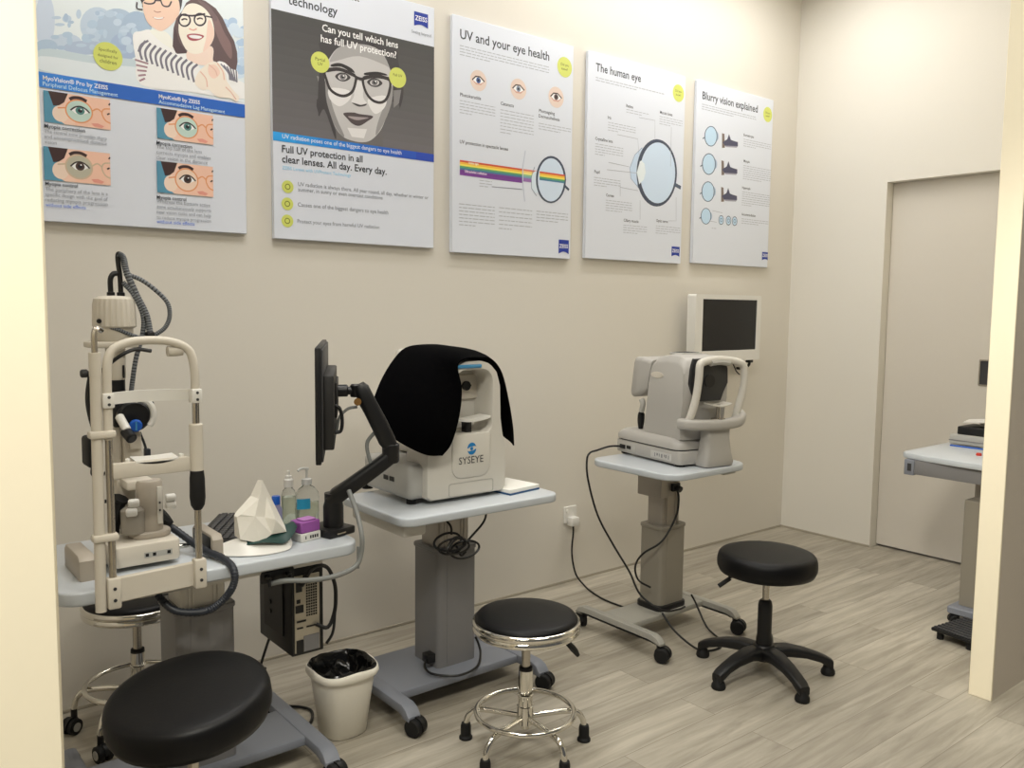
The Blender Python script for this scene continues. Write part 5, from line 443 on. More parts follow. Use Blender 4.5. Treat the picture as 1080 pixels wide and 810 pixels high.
ART[4] = (
('headline','T',(52,56,64),'The human eye',.0508,-.0872,.3239,1),('body_text','D',(120,124,132),.0515,-.1123,.5549,-.1245,2,.004),('body_text','T',(52,56,64),'Retina',.2708,-.228,.0563,1),('body_text','T',(52,56,64),'Macula lutea',.5264,-.2225,.1243,1),('body_text','T',(52,56,64),'Iris',.1406,-.305,.0291,1),('body_text','T',(52,56,64),'Crystalline lens',.0559,-.4192,.1341,1),('body_text','T',(52,56,64),'Pupil',.0543,-.5804,.0469,1),('body_text','T',(52,56,64),'Cornea',.1394,-.6876,.0567,1),('body_text','T',(52,56,64),'Ciliary muscle',.2704,-.8038,.1121,1),('body_text','T',(52,56,64),'Optic nerve',.5186,-.7878,.094,1),('body_text','D',(120,124,132),.271,-.2338,.445,-.2404,2,.003),('body_text','D',(120,124,132),.5245,-.2318,.7101,-.2605,4,.003),('body_text','D',(120,124,132),.143,-.3161,.3444,-.3481,4,.003),('body_text','D',(120,124,132),.0563,-.4319,.2554,-.477,5,.003),
('body_text','D',(120,124,132),.0527,-.5963,.2411,-.6299,4,.003),('body_text','D',(120,124,132),.1377,-.7008,.3322,-.7589,5,.003),('body_text','D',(120,124,132),.2686,-.8158,.4477,-.8601,4,.003),('body_text','D',(120,124,132),.5168,-.8034,.716,-.8374,4,.003),('diagram','P',(178,194,214),((.3954,-.4158),(.3417,-.4595),(.3069,-.5301),(.3173,-.581),(.3807,-.6271),(.4494,-.6586),(.4404,-.4178))),('diagram','S',(120,136,160),.003,((.3954,-.4158),(.3417,-.4595),(.3069,-.5301),(.3173,-.581),(.3807,-.6271)),0),
('diagram','P',(58,66,84),((.6753,-.5151),(.6745,-.5433),(.6696,-.5711),(.6608,-.598),(.6482,-.6232),(.6324,-.646),(.6136,-.6659),(.5924,-.6823),(.5693,-.6949),(.545,-.7034),(.5201,-.7076),(.4951,-.7075),(.4708,-.703),(.4477,-.6944),(.4263,-.6819),(.4072,-.6659),(.3907,-.6466),(.3774,-.6247),(.3673,-.6007),(.3608,-.5751),(.358,-.5485),(.3589,-.5215),(.3636,-.4949),(.3718,-.469),(.3835,-.4447),(.3984,-.4224),(.4161,-.4027),(.4362,-.3861),(.4583,-.3729),(.4819,-.3635),(.5064,-.3582),(.5313,-.3572),(.5559,-.3604),(.5795,-.368),(.6017,-.3796),(.6219,-.3952),(.6394,-.4142),(.6539,-.4363),(.6649,-.4609),(.6721,-.4874))),
('diagram','P',(184,200,220),((.6609,-.5166),(.6602,-.542),(.656,-.5672),(.6484,-.5914),(.6376,-.6141),(.6239,-.6346),(.6076,-.6526),(.5892,-.6674),(.5692,-.6788),(.5481,-.6864),(.5263,-.6902),(.5046,-.6901),(.4834,-.686),(.4632,-.6782),(.4445,-.6669),(.4278,-.6523),(.4134,-.6348),(.4016,-.6149),(.3928,-.5931),(.387,-.5698),(.3845,-.5457),(.3853,-.5212),(.3893,-.497),(.3965,-.4737),(.4067,-.4516),(.4197,-.4315),(.4351,-.4137),(.4527,-.3987),(.472,-.3869),(.4926,-.3786),(.514,-.3739),(.5356,-.3731),(.557,-.3762),(.5776,-.3832),(.5969,-.3939),(.6144,-.408),(.6297,-.4254),(.6422,-.4454),(.6518,-.4677),(.6581,-.4916))),('diagram','P',(206,214,222),((.3843,-.4769),(.4162,-.4957),(.4269,-.5397),(.4125,-.5789),(.3799,-.6047),(.3601,-.5468))),('diagram','S',(58,66,84),.012,((.3965,-.4456),(.3823,-.4846)),0),('diagram','S',(58,66,84),.012,((.3711,-.6055),(.3946,-.6409)),0),
('diagram','S',(70,80,98),.02,((.6563,-.5778),(.7102,-.5915)),0),('diagram','S',(150,154,164),.0025,((.3679,-.2665),(.489,-.264),(.4927,-.3585)),0),('diagram','S',(150,154,164),.0025,((.6199,-.2807),(.6215,-.4883)),0),('diagram','S',(150,154,164),.0025,((.2095,-.3733),(.3607,-.3755),(.3746,-.4556)),0),('diagram','S',(150,154,164),.0025,((.1511,-.5181),(.3001,-.5235)),0),('diagram','S',(150,154,164),.0025,((.1418,-.5553),(.3602,-.5497)),0),('diagram','S',(150,154,164),.0025,((.2386,-.6184),(.2404,-.6772)),0),('diagram','S',(150,154,164),.0025,((.239,-.6331),(.3722,-.6384)),0),('diagram','S',(150,154,164),.0025,((.3895,-.6865),(.393,-.7845)),0),('diagram','S',(150,154,164),.0025,((.6737,-.6465),(.6791,-.7718),(.6168,-.7762)),0),
('round_sticker','P',(188,194,98),((.7148,-.0955),(.7137,-.0854),(.7103,-.0757),(.7049,-.0671),(.6976,-.0598),(.689,-.0544),(.6793,-.051),(.6692,-.0499),(.6591,-.051),(.6494,-.0544),(.6408,-.0598),(.6335,-.0671),(.6281,-.0757),(.6247,-.0854),(.6236,-.0955),(.6247,-.1056),(.6281,-.1153),(.6335,-.1239),(.6408,-.1312),(.6494,-.1366),(.6591,-.14),(.6692,-.1411),(.6793,-.14),(.689,-.1366),(.6976,-.1312),(.7049,-.1239),(.7103,-.1153),(.7137,-.1056))),('round_sticker','T',(60,64,30),'Did you',.6454,-.0905,.0475,0),('round_sticker','T',(60,64,30),'know?',.6502,-.1096,.038,0),('emblem','P',(24,48,140),((.6488,-.9108),(.7143,-.9108),(.7143,-.9647),(.7032,-.9603),(.6927,-.9573),(.6816,-.9561),(.6704,-.9573),(.6599,-.9603),(.6488,-.9647))),('emblem','T',(235,238,243),'ZEISS',.6534,-.9421,.0563,1),)
ART[5] = (
('headline','T',(52,56,64),'Blurry vision explained',.0448,-.0959,.5089,1),('body_text','D',(120,124,132),.0433,-.1182,.542,-.1219,3,.004),('body_text','T',(52,56,64),'Emmetropia',.4276,-.2465,.1218,1),('body_text','T',(52,56,64),'Myopia',.4362,-.3943,.088,1),('body_text','T',(52,56,64),'Hyperopia',.4311,-.5478,.0794,1),('body_text','T',(52,56,64),'Accommodation',.4343,-.7013,.1899,1),('body_text','D',(120,124,132),.4283,-.2581,.6991,-.2885,4,.0032),('body_text','D',(120,124,132),.4342,-.4079,.7117,-.4814,7,.0032),('body_text','D',(120,124,132),.4317,-.5595,.7096,-.6352,7,.0032),('body_text','D',(120,124,132),.4351,-.7149,.7035,-.7268,3,.0032),('diagram','P',(150,168,188),((.1975,-.2783),(.195,-.2928),(.1869,-.3043),(.1752,-.3095),(.1632,-.3073),(.154,-.2981),(.1501,-.2846),(.1526,-.2702),(.1607,-.2588),(.1723,-.2534),(.1843,-.2556),(.1936,-.2647))),
('diagram','P',(78,92,112),((.1865,-.2798),(.1853,-.2946),(.1801,-.3089),(.1715,-.3217),(.1599,-.3322),(.1461,-.3395),(.1313,-.3433),(.1163,-.3432),(.1021,-.3394),(.0898,-.332),(.0802,-.3216),(.0739,-.309),(.0712,-.2949),(.0725,-.2803),(.0775,-.2662),(.086,-.2535),(.0973,-.2431),(.1109,-.2356),(.1256,-.2317),(.1406,-.2315),(.1549,-.2352),(.1674,-.2424),(.1772,-.2528),(.1838,-.2655))),('diagram','P',(172,196,216),((.1792,-.2807),(.1782,-.2943),(.1737,-.3075),(.1661,-.3192),(.156,-.3287),(.144,-.3354),(.131,-.3388),(.1179,-.3387),(.1055,-.3351),(.0947,-.3282),(.0863,-.3186),(.0807,-.3069),(.0783,-.294),(.0794,-.2805),(.0838,-.2676),(.0912,-.2559),(.1011,-.2464),(.1129,-.2397),(.1259,-.2361),(.139,-.2361),(.1515,-.2395),(.1624,-.2463),(.171,-.2558),(.1768,-.2676))),('diagram','S',(78,92,112),.006,((.0733,-.301),(.0577,-.3094)),0),
('diagram','P',(150,168,188),((.1911,-.4333),(.1885,-.4487),(.1799,-.4606),(.1675,-.466),(.1548,-.4633),(.1451,-.4534),(.141,-.4389),(.1436,-.4237),(.1521,-.4117),(.1644,-.4063),(.1772,-.4089),(.187,-.4187))),('diagram','P',(78,92,112),((.1795,-.4346),(.1782,-.4503),(.1727,-.4654),(.1636,-.4788),(.1513,-.4897),(.1368,-.4972),(.121,-.5008),(.1052,-.5005),(.0902,-.4961),(.0772,-.488),(.0671,-.4768),(.0604,-.4632),(.0576,-.4482),(.0589,-.4327),(.0642,-.4179),(.0732,-.4046),(.0852,-.3937),(.0995,-.3861),(.1151,-.3822),(.131,-.3824),(.146,-.3865),(.1592,-.3945),(.1697,-.4057),(.1766,-.4194))),
('diagram','P',(172,196,216),((.1718,-.4355),(.1706,-.4499),(.1659,-.4637),(.1579,-.476),(.1472,-.4859),(.1345,-.4928),(.1208,-.4961),(.1069,-.4957),(.0938,-.4916),(.0824,-.4841),(.0735,-.4737),(.0676,-.4612),(.0651,-.4473),(.0662,-.4331),(.0708,-.4195),(.0787,-.4073),(.0892,-.3974),(.1017,-.3904),(.1153,-.387),(.1292,-.3872),(.1424,-.3911),(.154,-.3985),(.1631,-.4089),(.1692,-.4215))),('diagram','S',(78,92,112),.006,((.0598,-.4543),(.0432,-.4626)),0),('diagram','P',(150,168,188),((.1871,-.5871),(.1847,-.6016),(.1765,-.6128),(.1648,-.6177),(.1527,-.6149),(.1435,-.6053),(.1396,-.5914),(.1421,-.577),(.1502,-.5658),(.1619,-.5609),(.1739,-.5635),(.1832,-.5731))),
('diagram','P',(78,92,112),((.1761,-.5881),(.1749,-.603),(.1697,-.6172),(.161,-.6298),(.1494,-.6399),(.1356,-.6468),(.1207,-.65),(.1056,-.6493),(.0915,-.6449),(.0791,-.6369),(.0695,-.6261),(.0631,-.613),(.0605,-.5987),(.0617,-.584),(.0668,-.5699),(.0753,-.5575),(.0867,-.5474),(.1003,-.5404),(.1151,-.537),(.1301,-.5375),(.1444,-.5417),(.1569,-.5495),(.1668,-.5604),(.1734,-.5735))),('diagram','P',(172,196,216),((.1688,-.5887),(.1677,-.6024),(.1633,-.6155),(.1557,-.6271),(.1455,-.6363),(.1335,-.6426),(.1205,-.6455),(.1073,-.6448),(.0949,-.6406),(.0841,-.6333),(.0756,-.6233),(.07,-.6113),(.0676,-.598),(.0687,-.5845),(.0731,-.5716),(.0805,-.5601),(.0905,-.5509),(.1023,-.5446),(.1153,-.5415),(.1285,-.542),(.141,-.546),(.1519,-.5532),(.1606,-.5633),(.1664,-.5754))),('diagram','S',(78,92,112),.006,((.0626,-.6049),(.0469,-.6128)),0),
('diagram','P',(150,168,188),((.1618,-.7267),(.1599,-.7383),(.1533,-.7472),(.144,-.7509),(.1344,-.7485),(.127,-.7407),(.1239,-.7295),(.1259,-.7179),(.1324,-.7091),(.1417,-.7053),(.1513,-.7076),(.1587,-.7154))),('diagram','P',(78,92,112),((.1531,-.7273),(.1521,-.7393),(.1479,-.7506),(.141,-.7606),(.1317,-.7685),(.1207,-.7739),(.1088,-.7762),(.0967,-.7755),(.0854,-.7717),(.0755,-.7652),(.0678,-.7563),(.0627,-.7458),(.0606,-.7342),(.0616,-.7224),(.0656,-.7112),(.0724,-.7013),(.0816,-.6933),(.0925,-.6879),(.1043,-.6854),(.1164,-.686),(.1278,-.6897),(.1378,-.6961),(.1456,-.705),(.1509,-.7156))),
('diagram','P',(172,196,216),((.1472,-.7278),(.1464,-.7387),(.1428,-.7492),(.1367,-.7583),(.1286,-.7656),(.119,-.7704),(.1086,-.7726),(.0981,-.7719),(.0881,-.7684),(.0795,-.7623),(.0727,-.7542),(.0682,-.7444),(.0663,-.7338),(.0671,-.7229),(.0707,-.7126),(.0766,-.7035),(.0846,-.6962),(.0941,-.6913),(.1045,-.6891),(.115,-.6897),(.125,-.6931),(.1338,-.699),(.1407,-.7072),(.1453,-.717))),('diagram','S',(78,92,112),.006,((.0623,-.7405),(.0498,-.7479)),0),('diagram','P',(108,96,90),((.2265,-.2567),(.2479,-.2587),(.2573,-.3342),(.2309,-.3391))),('diagram','P',(66,66,88),((.2345,-.3061),(.2761,-.2844),(.2906,-.253),(.3085,-.2835),(.3359,-.2866),(.3745,-.2883),(.3758,-.3113),(.2567,-.3228))),('diagram','P',(140,140,154),((.2567,-.3228),(.3758,-.3113),(.3653,-.3209),(.2678,-.3296))),('diagram','P',(108,96,90),((.2292,-.4078),(.2507,-.4103),(.2601,-.4864),(.2336,-.4908))),
('diagram','P',(66,66,88),((.2372,-.4577),(.279,-.4367),(.2935,-.4054),(.3115,-.4364),(.339,-.4401),(.3777,-.4425),(.379,-.4658),(.2595,-.475))),('diagram','P',(140,140,154),((.2595,-.475),(.379,-.4658),(.3685,-.4752),(.2707,-.482))),('diagram','P',(108,96,90),((.2344,-.5564),(.256,-.5593),(.2654,-.6361),(.2388,-.64))),('diagram','P',(66,66,88),((.2424,-.6067),(.2844,-.5864),(.299,-.5552),(.317,-.5868),(.3446,-.591),(.3835,-.5942),(.3848,-.6176),(.2648,-.6246))),('diagram','P',(140,140,154),((.2648,-.6246),(.3848,-.6176),(.3742,-.6269),(.276,-.6319))),
('diagram','S',(78,92,112),.004,((.2665,-.7421),(.266,-.7366),(.2643,-.7313),(.2617,-.7266),(.2581,-.7227),(.2539,-.7198),(.2492,-.7179),(.2442,-.7173),(.2392,-.7179),(.2345,-.7198),(.2303,-.7227),(.2267,-.7266),(.2241,-.7313),(.2224,-.7366),(.2219,-.7421),(.2224,-.7476),(.2241,-.7529),(.2267,-.7576),(.2303,-.7615),(.2345,-.7644),(.2392,-.7663),(.2442,-.7669),(.2492,-.7663),(.2539,-.7644),(.2581,-.7615),(.2617,-.7576),(.2643,-.7529),(.266,-.7476)),1),('diagram','P',(172,196,216),((.2635,-.7421),(.2621,-.7339),(.2579,-.7269),(.2516,-.7222),(.2442,-.7206),(.2368,-.7222),(.2305,-.7269),(.2263,-.7339),(.2248,-.7421),(.2263,-.7503),(.2305,-.7573),(.2368,-.762),(.2442,-.7636),(.2516,-.762),(.2579,-.7573),(.2621,-.7503))),
('diagram','S',(78,92,112),.003,((.2541,-.7421),(.2539,-.7399),(.2531,-.7378),(.2519,-.7359),(.2504,-.7344),(.2485,-.7332),(.2464,-.7324),(.2442,-.7322),(.242,-.7324),(.2399,-.7332),(.238,-.7344),(.2365,-.7359),(.2353,-.7378),(.2345,-.7399),(.2343,-.7421),(.2345,-.7443),(.2353,-.7464),(.2365,-.7483),(.238,-.7498),(.2399,-.751),(.242,-.7518),(.2442,-.752),(.2464,-.7518),(.2485,-.751),(.2504,-.7498),(.2519,-.7483),(.2531,-.7464),(.2539,-.7443)),1),('diagram','S',(78,92,112),.004,((.3343,-.7406),(.3337,-.735),(.3321,-.7298),(.3294,-.725),(.3258,-.7211),(.3216,-.7181),(.3168,-.7162),(.3118,-.7156),(.3068,-.7162),(.302,-.7181),(.2978,-.7211),(.2942,-.725),(.2915,-.7298),(.2899,-.735),(.2893,-.7406),(.2899,-.7462),(.2915,-.7514),(.2942,-.7562),(.2978,-.7601),(.302,-.7631),(.3068,-.765),(.3118,-.7656),(.3168,-.765),(.3216,-.7631),(.3258,-.7601),(.3294,-.7562),(.3321,-.7514),(.3337,-.7462)),1),
('diagram','P',(172,196,216),((.3312,-.7406),(.3298,-.7323),(.3255,-.7253),(.3192,-.7206),(.3118,-.719),(.3044,-.7206),(.2981,-.7253),(.2938,-.7323),(.2924,-.7406),(.2938,-.7489),(.2981,-.7559),(.3044,-.7606),(.3118,-.7622),(.3192,-.7606),(.3255,-.7559),(.3298,-.7489))),('diagram','S',(78,92,112),.003,((.3218,-.7406),(.3215,-.7384),(.3208,-.7363),(.3196,-.7344),(.318,-.7328),(.3161,-.7316),(.314,-.7309),(.3118,-.7306),(.3096,-.7309),(.3075,-.7316),(.3056,-.7328),(.304,-.7344),(.3028,-.7363),(.3021,-.7384),(.3018,-.7406),(.3021,-.7428),(.3028,-.7449),(.304,-.7468),(.3056,-.7484),(.3075,-.7496),(.3096,-.7503),(.3118,-.7506),(.314,-.7503),(.3161,-.7496),(.318,-.7484),(.3196,-.7468),(.3208,-.7449),(.3215,-.7428)),1),
('diagram','S',(78,92,112),.004,((.3922,-.7399),(.3916,-.7343),(.3899,-.729),(.3872,-.7242),(.3836,-.7202),(.3793,-.7172),(.3745,-.7153),(.3695,-.7147),(.3645,-.7153),(.3597,-.7172),(.3554,-.7202),(.3518,-.7242),(.3491,-.729),(.3474,-.7343),(.3468,-.7399),(.3474,-.7455),(.3491,-.7508),(.3518,-.7556),(.3554,-.7596),(.3597,-.7626),(.3645,-.7645),(.3695,-.7651),(.3745,-.7645),(.3793,-.7626),(.3836,-.7596),(.3872,-.7556),(.3899,-.7508),(.3916,-.7455)),1),('diagram','P',(172,196,216),((.3891,-.7399),(.3876,-.7316),(.3834,-.7245),(.377,-.7198),(.3695,-.7181),(.362,-.7198),(.3556,-.7245),(.3514,-.7316),(.3499,-.7399),(.3514,-.7482),(.3556,-.7553),(.362,-.76),(.3695,-.7617),(.377,-.76),(.3834,-.7553),(.3876,-.7482))),
('diagram','S',(78,92,112),.003,((.3796,-.7399),(.3793,-.7377),(.3786,-.7355),(.3774,-.7336),(.3758,-.732),(.3739,-.7308),(.3717,-.7301),(.3695,-.7298),(.3673,-.7301),(.3651,-.7308),(.3632,-.732),(.3616,-.7336),(.3604,-.7355),(.3597,-.7377),(.3594,-.7399),(.3597,-.7421),(.3604,-.7443),(.3616,-.7462),(.3632,-.7478),(.3651,-.749),(.3673,-.7497),(.3695,-.75),(.3717,-.7497),(.3739,-.749),(.3758,-.7478),(.3774,-.7462),(.3786,-.7443),(.3793,-.7421)),1),('diagram','S',(150,154,164),.0025,((.1621,-.6955),(.2555,-.7015)),0),('diagram','S',(150,154,164),.0025,((.1389,-.7545),(.205,-.7581)),0),('diagram','D',(120,124,132),.1616,-.7874,.2606,-.7974,1,.003),
('round_sticker','P',(188,194,98),((.6977,-.0921),(.6966,-.0823),(.6934,-.0731),(.6881,-.0647),(.6812,-.0578),(.6728,-.0525),(.6636,-.0493),(.6538,-.0482),(.644,-.0493),(.6348,-.0525),(.6264,-.0578),(.6195,-.0647),(.6142,-.0731),(.611,-.0823),(.6099,-.0921),(.611,-.1019),(.6142,-.1111),(.6195,-.1195),(.6264,-.1264),(.6348,-.1317),(.644,-.1349),(.6538,-.136),(.6636,-.1349),(.6728,-.1317),(.6812,-.1264),(.6881,-.1195),(.6934,-.1111),(.6966,-.1019))),('round_sticker','T',(60,64,30),'Did you',.6309,-.0873,.0457,0),('round_sticker','T',(60,64,30),'know?',.6355,-.1057,.0366,0),('emblem','P',(24,48,140),((.6489,-.9036),(.7151,-.9036),(.7151,-.9535),(.7038,-.9494),(.6933,-.9466),(.682,-.9455),(.6707,-.9466),(.6602,-.9494),(.6489,-.9535))),('emblem','T',(235,238,243),'ZEISS',.6535,-.9325,.0569,1),)

POSTERS = {1: ((-4.259, -3.547, 2.651, 1.66), 'white poster with smiling woman hugged by a boy above four eye drawings'),
           2: ((-3.4412, -2.7188, 2.651, 1.65), 'white poster with grey photo of a face in glasses and green stickers'),
           3: ((-2.6245, -1.918, 2.649, 1.638), 'white poster headed UV and your eye health with rainbow light band'),
           4: ((-1.8191, -1.092, 2.65, 1.648), 'white poster headed The human eye with one large eyeball diagram'),
           5: ((-.9931, -.2847, 2.653, 1.658), 'white poster headed Blurry vision explained with four small eye drawings')}
POSTERW = mat('bluish_white_poster_board', (224, 229, 240), .45)
rnd = random.Random(11)
for k, ((x0, x1, zt, zb), lab) in POSTERS.items():
    b = B(); b.bx(x0, x1, -.021, -.001, zb, zt, .0015, 1)
    root = b.build('poster', POSTERW); tag(root, lab, 'poster', 'wall posters about eyes')
    names = []
    for it in ART[k]:
        if it[0] not in names: names.append(it[0])
    layer = 0
    bms = {n: (bmesh.new()) for n in names}
    for n in names: bms[n].loops.layers.float_color.new('Ink')
    def put(bm, co, faces, col):
        lay = bm.loops.layers.float_color['Ink']; vs_ = [bm.verts.new(c) for c in co]; cl = lin(col); cl = tuple(min(.93, c*1.32) for c in cl[:3])+(1,)
        for f in faces:
            try: q = bm.faces.new([vs_[i] for i in f])
            except ValueError: continue
            for l in q.loops: l[lay] = cl
    for it in ART[k]:
        bm = bms[it[0]]; layer += 1; y = -.0212 - layer*.000012
        W3 = lambda p: (min(max(x0+p[0], x0+.0005), x1-.0005), y, min(max(zt+p[1], zb+.0005), zt-.0005))
        kind = it[1]; col = it[2]
        if kind == 'P':
            q = it[3]
            if it[0] == 'printed_photo' and 5 <= len(q) < 20: q = [(v.x, v.y) for v in spline([Vector((p[0], p[1], 0)) for p in q], 4, True)]
            put(bm, [W3(p) for p in q], [list(range(len(q)))], col)
        elif kind == 'S':
            cl = it[5]; pts = [Vector((p[0], p[1], 0)) for p in it[4]]
            if it[0] in ('printed_photo', 'printed_picture') and len(pts) > 2: pts = spline(pts, 4, cl)
            pts = [Vector((p.x, p.y)) for p in pts]; n = len(pts); hw = it[3]/2; L = []; R_ = []
            for i in range(n):
                a = pts[(i-1) % n] if (cl or i > 0) else pts[0]; c = pts[(i+1) % n] if (cl or i < n-1) else pts[-1]
                dd = (c-a).normalized() if (c-a).length > 1e-7 else Vector((1, 0)); nn = Vector((-dd.y, dd.x))*hw
                L.append(W3(pts[i]+nn)); R_.append(W3(pts[i]-nn))
            fs = [[i, (i+1) % n, n+(i+1) % n, n+i] for i in range(n if cl else n-1)]
            put(bm, L+R_, fs, col)
        elif kind == 'T':
            if not it[3]: continue
            tb = text_bm(it[3], it[7]); xs = [v.co.x for v in tb.verts]; sc = it[6]/(max(xs)-min(xs)); mn = min(xs)
            if it[0] == 'body_text' and k != 2: sc = min(sc, .0165 if k == 1 else .02)
            tb.verts.index_update()
            put(bm, [W3((it[4]+(v.co.x-mn)*sc, it[5]+v.co.y*sc*1.06)) for v in tb.verts], [[v.index for v in f.verts] for f in tb.faces], col); tb.free()
        elif kind == 'D':
            xa, za, xb, zb_, n, h = it[3:9]; stp = max((za-zb_)/n, .0125)
            for i in range(n):
                x = xa; end = xb if i < n-1 else xa+(xb-xa)*rnd.uniform(.3, .7)
                while x < end:
                    wd = min(rnd.uniform(.012, .034), end-x); z = za-stp*(i+.35)
                    put(bm, [W3((x, z)), W3((x+wd, z)), W3((x+wd, z-h)), W3((x, z-h))], [[0, 1, 2, 3]], tuple(min(255, c+36) for c in col)); x += wd+.005
    for n in names:
        bm = bms[n]
        for v in bm.verts: v.co -= root.location
        for q in pieces(bm):
            me = bpy.data.meshes.new(n); q.to_mesh(me); q.free(); me.materials.append(PRINT)
            o = bpy.data.objects.new(n, me); COL.objects.link(o); o.parent = root
ART = None

# ---------------------------------------------------------------- casters, tables
def caster(par, x, y, yaw, top, r=.03, gap=.016, wname='wheel'):
    c, s = math.cos(yaw), math.sin(yaw); off = .018
    hx, hy = x+c*off, y+s*off
    b = B(); b.cyl((x, y, r*1.5), (x, y, top), .009, n=12)
    b.M = Matrix.Translation((hx, hy, r)) @ Matrix.Rotation(yaw, 4, 'Z')
    hood = [(math.cos(math.radians(a))*(r+.004), math.sin(math.radians(a))*(r+.004)) for a in range(0, 190, 18)]
    b.prism(hood+[(-r*.5, -.004), (r*.5, -.004)], 'y', -gap*.45, gap*.45)
    o = b.build('caster', BLACK, par)
    for q in (-1, 1):
        b = B(); b.M = Matrix.Translation((hx, hy, r)) @ Matrix.Rotation(yaw, 4, 'Z')
        R = Matrix.Rotation(PI/2, 3, 'X')
        b.lathe((0, q*gap, 0), [(r*.5, -.011*1), (r-.003, -.011), (r, -.008), (r, .008), (r-.003, .011), (r*.5, .011)], 24, R)
        b.build(wname, BLACKR, o)
    return o
def arm_profile(y0, y1, z0, z1, drop):   # side view (y, z) of a foot beam that bends down at both ends
    return [(y0, z0-drop), (y0, z1-.03), (y0+.018, z1-.010), (y0+.045, z1), (y1-.045, z1), (y1-.018, z1-.010), (y1, z1-.03), (y1, z0-drop), (y1-.04, z0-drop), (y1-.042, z0-.006), (y1-.065, z0), (y0+.065, z0), (y0+.042, z0-.006), (y0+.04, z0-drop)]

def table(label, cx, top, x0, x1, y0, y1, th, col, cyc, base, frame_m, col_m, upper_m, rad, plate):
    t = empty('instrument_table', (cx, cyc, 0), label, 'table')
    b = B(); b.prism(rrect(x0, x1, y0, y1, rad, 6), 'z', top-th, top, .006, 3); b.build('tabletop', WHITEG, t, 50)
    cw, cd, zsplit, z0 = col
    b = B(); b.prism(rrect(cx-cw/2, cx+cw/2, cyc-cd/2, cyc+cd/2, .018, 4), 'z', z0, zsplit, .003, 1)
    b.bx(cx-.045, cx+.045, cyc-cd/2-.0015, cyc-cd/2+.004, z0+.01, zsplit-.012)
    b.build('column', col_m, t)
    iw = .02
    b = B(); b.prism(rrect(cx-cw/2+iw, cx+cw/2-iw, cyc-cd/2+iw, cyc+cd/2-iw, .012, 4), 'z', zsplit-.05, top-th, 0)
    for q in (-.042, -.03, .03, .042): b.bx(cx+q*cw/.17-.003, cx+q*cw/.17+.003, cyc-cd/2+iw-.003, cyc-cd/2+iw+.004, zsplit-.04, top-th)
    b.build('upper_column', upper_m, t)
    b = B(); b.prism(rrect(cx-cw/2-.004, cx+cw/2+.004, cyc-cd/2-.004, cyc+cd/2+.004, .02, 4), 'z', zsplit-.006, zsplit+.01, .003, 1); b.build('collar', col_m, t)
    bx0, bx1, by0, by1, bz0, bz1, bwid, drop, pw = base
    b = B(); b.prism(rrect(bx0+.01, bx1-.01, cyc-pw/2, cyc+pw/2, .01, 2), 'z', bz0, bz1-.004, .006, 2); b.build('base_plate', frame_m, t)
    for x in (bx0, bx1):
        f = B(); f.prism(arm_profile(by0, by1, bz0, bz1, drop), 'x', x-bwid/2, x+bwid/2, .006, 2); f.build('foot_beam', frame_m, t)
        for y, yw in ((by0+.02, -PI/2+.4), (by1-.02, PI/2-.5)): caster(t, x, y, yw, bz0-drop+.01)
    return t
# middle table
mt = table('white topped table on a grey column, carrying the large white instrument under the black cloth', -3.03, .72, -3.375, -2.70, -.845, -.40, .03,
           (.172, .165, .52, .075), -.57, (-3.345, -2.785, -.86, -.30, .062, .096, .05, .012, .32), BLUEG, GREYC, ALU, .05, 0)
b = B(); b.bx(-3.35, -3.26, -.80, -.45, .645, .69, .01); b.build('drive_box', PLAST, mt)
b = B(); b.cyl((-3.118, -.62, .13), (-3.14, -.62, .13), .014); b.bx(-3.15, -3.116, -.64, -.60, .115, .148, .004)
b.tube([(-3.14, -.62, .128), (-3.17, -.65, .115), (-3.165, -.70, .104), (-3.10, -.76, .103), (-3.0, -.735, .101), (-2.94, -.675, .115), (-2.937, -.655, .15), (-2.942, -.645, .17)], .0045)
b.build('power_cord', BLACK, mt)
# left table
lt = table('long white topped table on a grey column, carrying the microscope, bottles and monitor arm', -3.985, .72, -4.395, -3.60, -.985, -.50, .034,
           (.165, .165, .54, .075), -.70, (-4.29, -3.68, -.945, -.42, .062, .094, .05, .012, .22), BLUEG, GREYC, PLAST, .06, 0)
b = B(); b.bx(-4.2, -3.70, -.93, -.55, .66, .686, .004); b.build('under_frame', PLAST, lt)
b = B(); b.bx(-3.885, -3.79, -.935, -.925, .635, .668, .003)
for x in (-3.87, -3.81): b.cyl((x, -.936, .655), (x, -.95, .65), .007); b.cyl((x, -.95, .65), (x, -.952, .63), .004)
b.build('hook', BLACK, lt)
b = B(); b.tube([(-3.70, -.50, .20), (-3.72, -.45, .06), (-3.70, -.40, .01), (-3.60, -.42, .007), (-3.54, -.50, .007), (-3.60, -.60, .007), (-3.72, -.62, .007), (-3.9, -.72, .006), (-4.0, -.9, .006), (-3.93, -.95, .006), (-3.85, -.85, .006)], .005)
tag(b.build('power_cable', BLACK), 'black cable trailing over the floor under the long left table', 'cable')
# right table
rt = table('small white topped table on a taupe column, carrying the instrument with patient arch', -1.965, .74, -2.195, -1.685, -.945, -.45, .028,
           (.16, .125, .46, .105), -.70, (-2.255, -1.765, -.965, -.475, .075, .105, .036, .008, .17), SILV, TAUPE, ALU, .085, 0)
b = B(); b.prism(rrect(-2.055, -1.875, -.775, -.625, .03, 4), 'z', .098, .125, .006, 2); b.build('column_skirt', BLACK, rt)
b = B(); b.bx(-2.07, -1.99, -.775, -.64, .60, .712, .004); b.build('control_box', ALU, rt)
b = B(); b.bx(-1.81, -1.73, -.90, -.82, .692, .712, .004); b.build('height_switch', GREYP, rt)

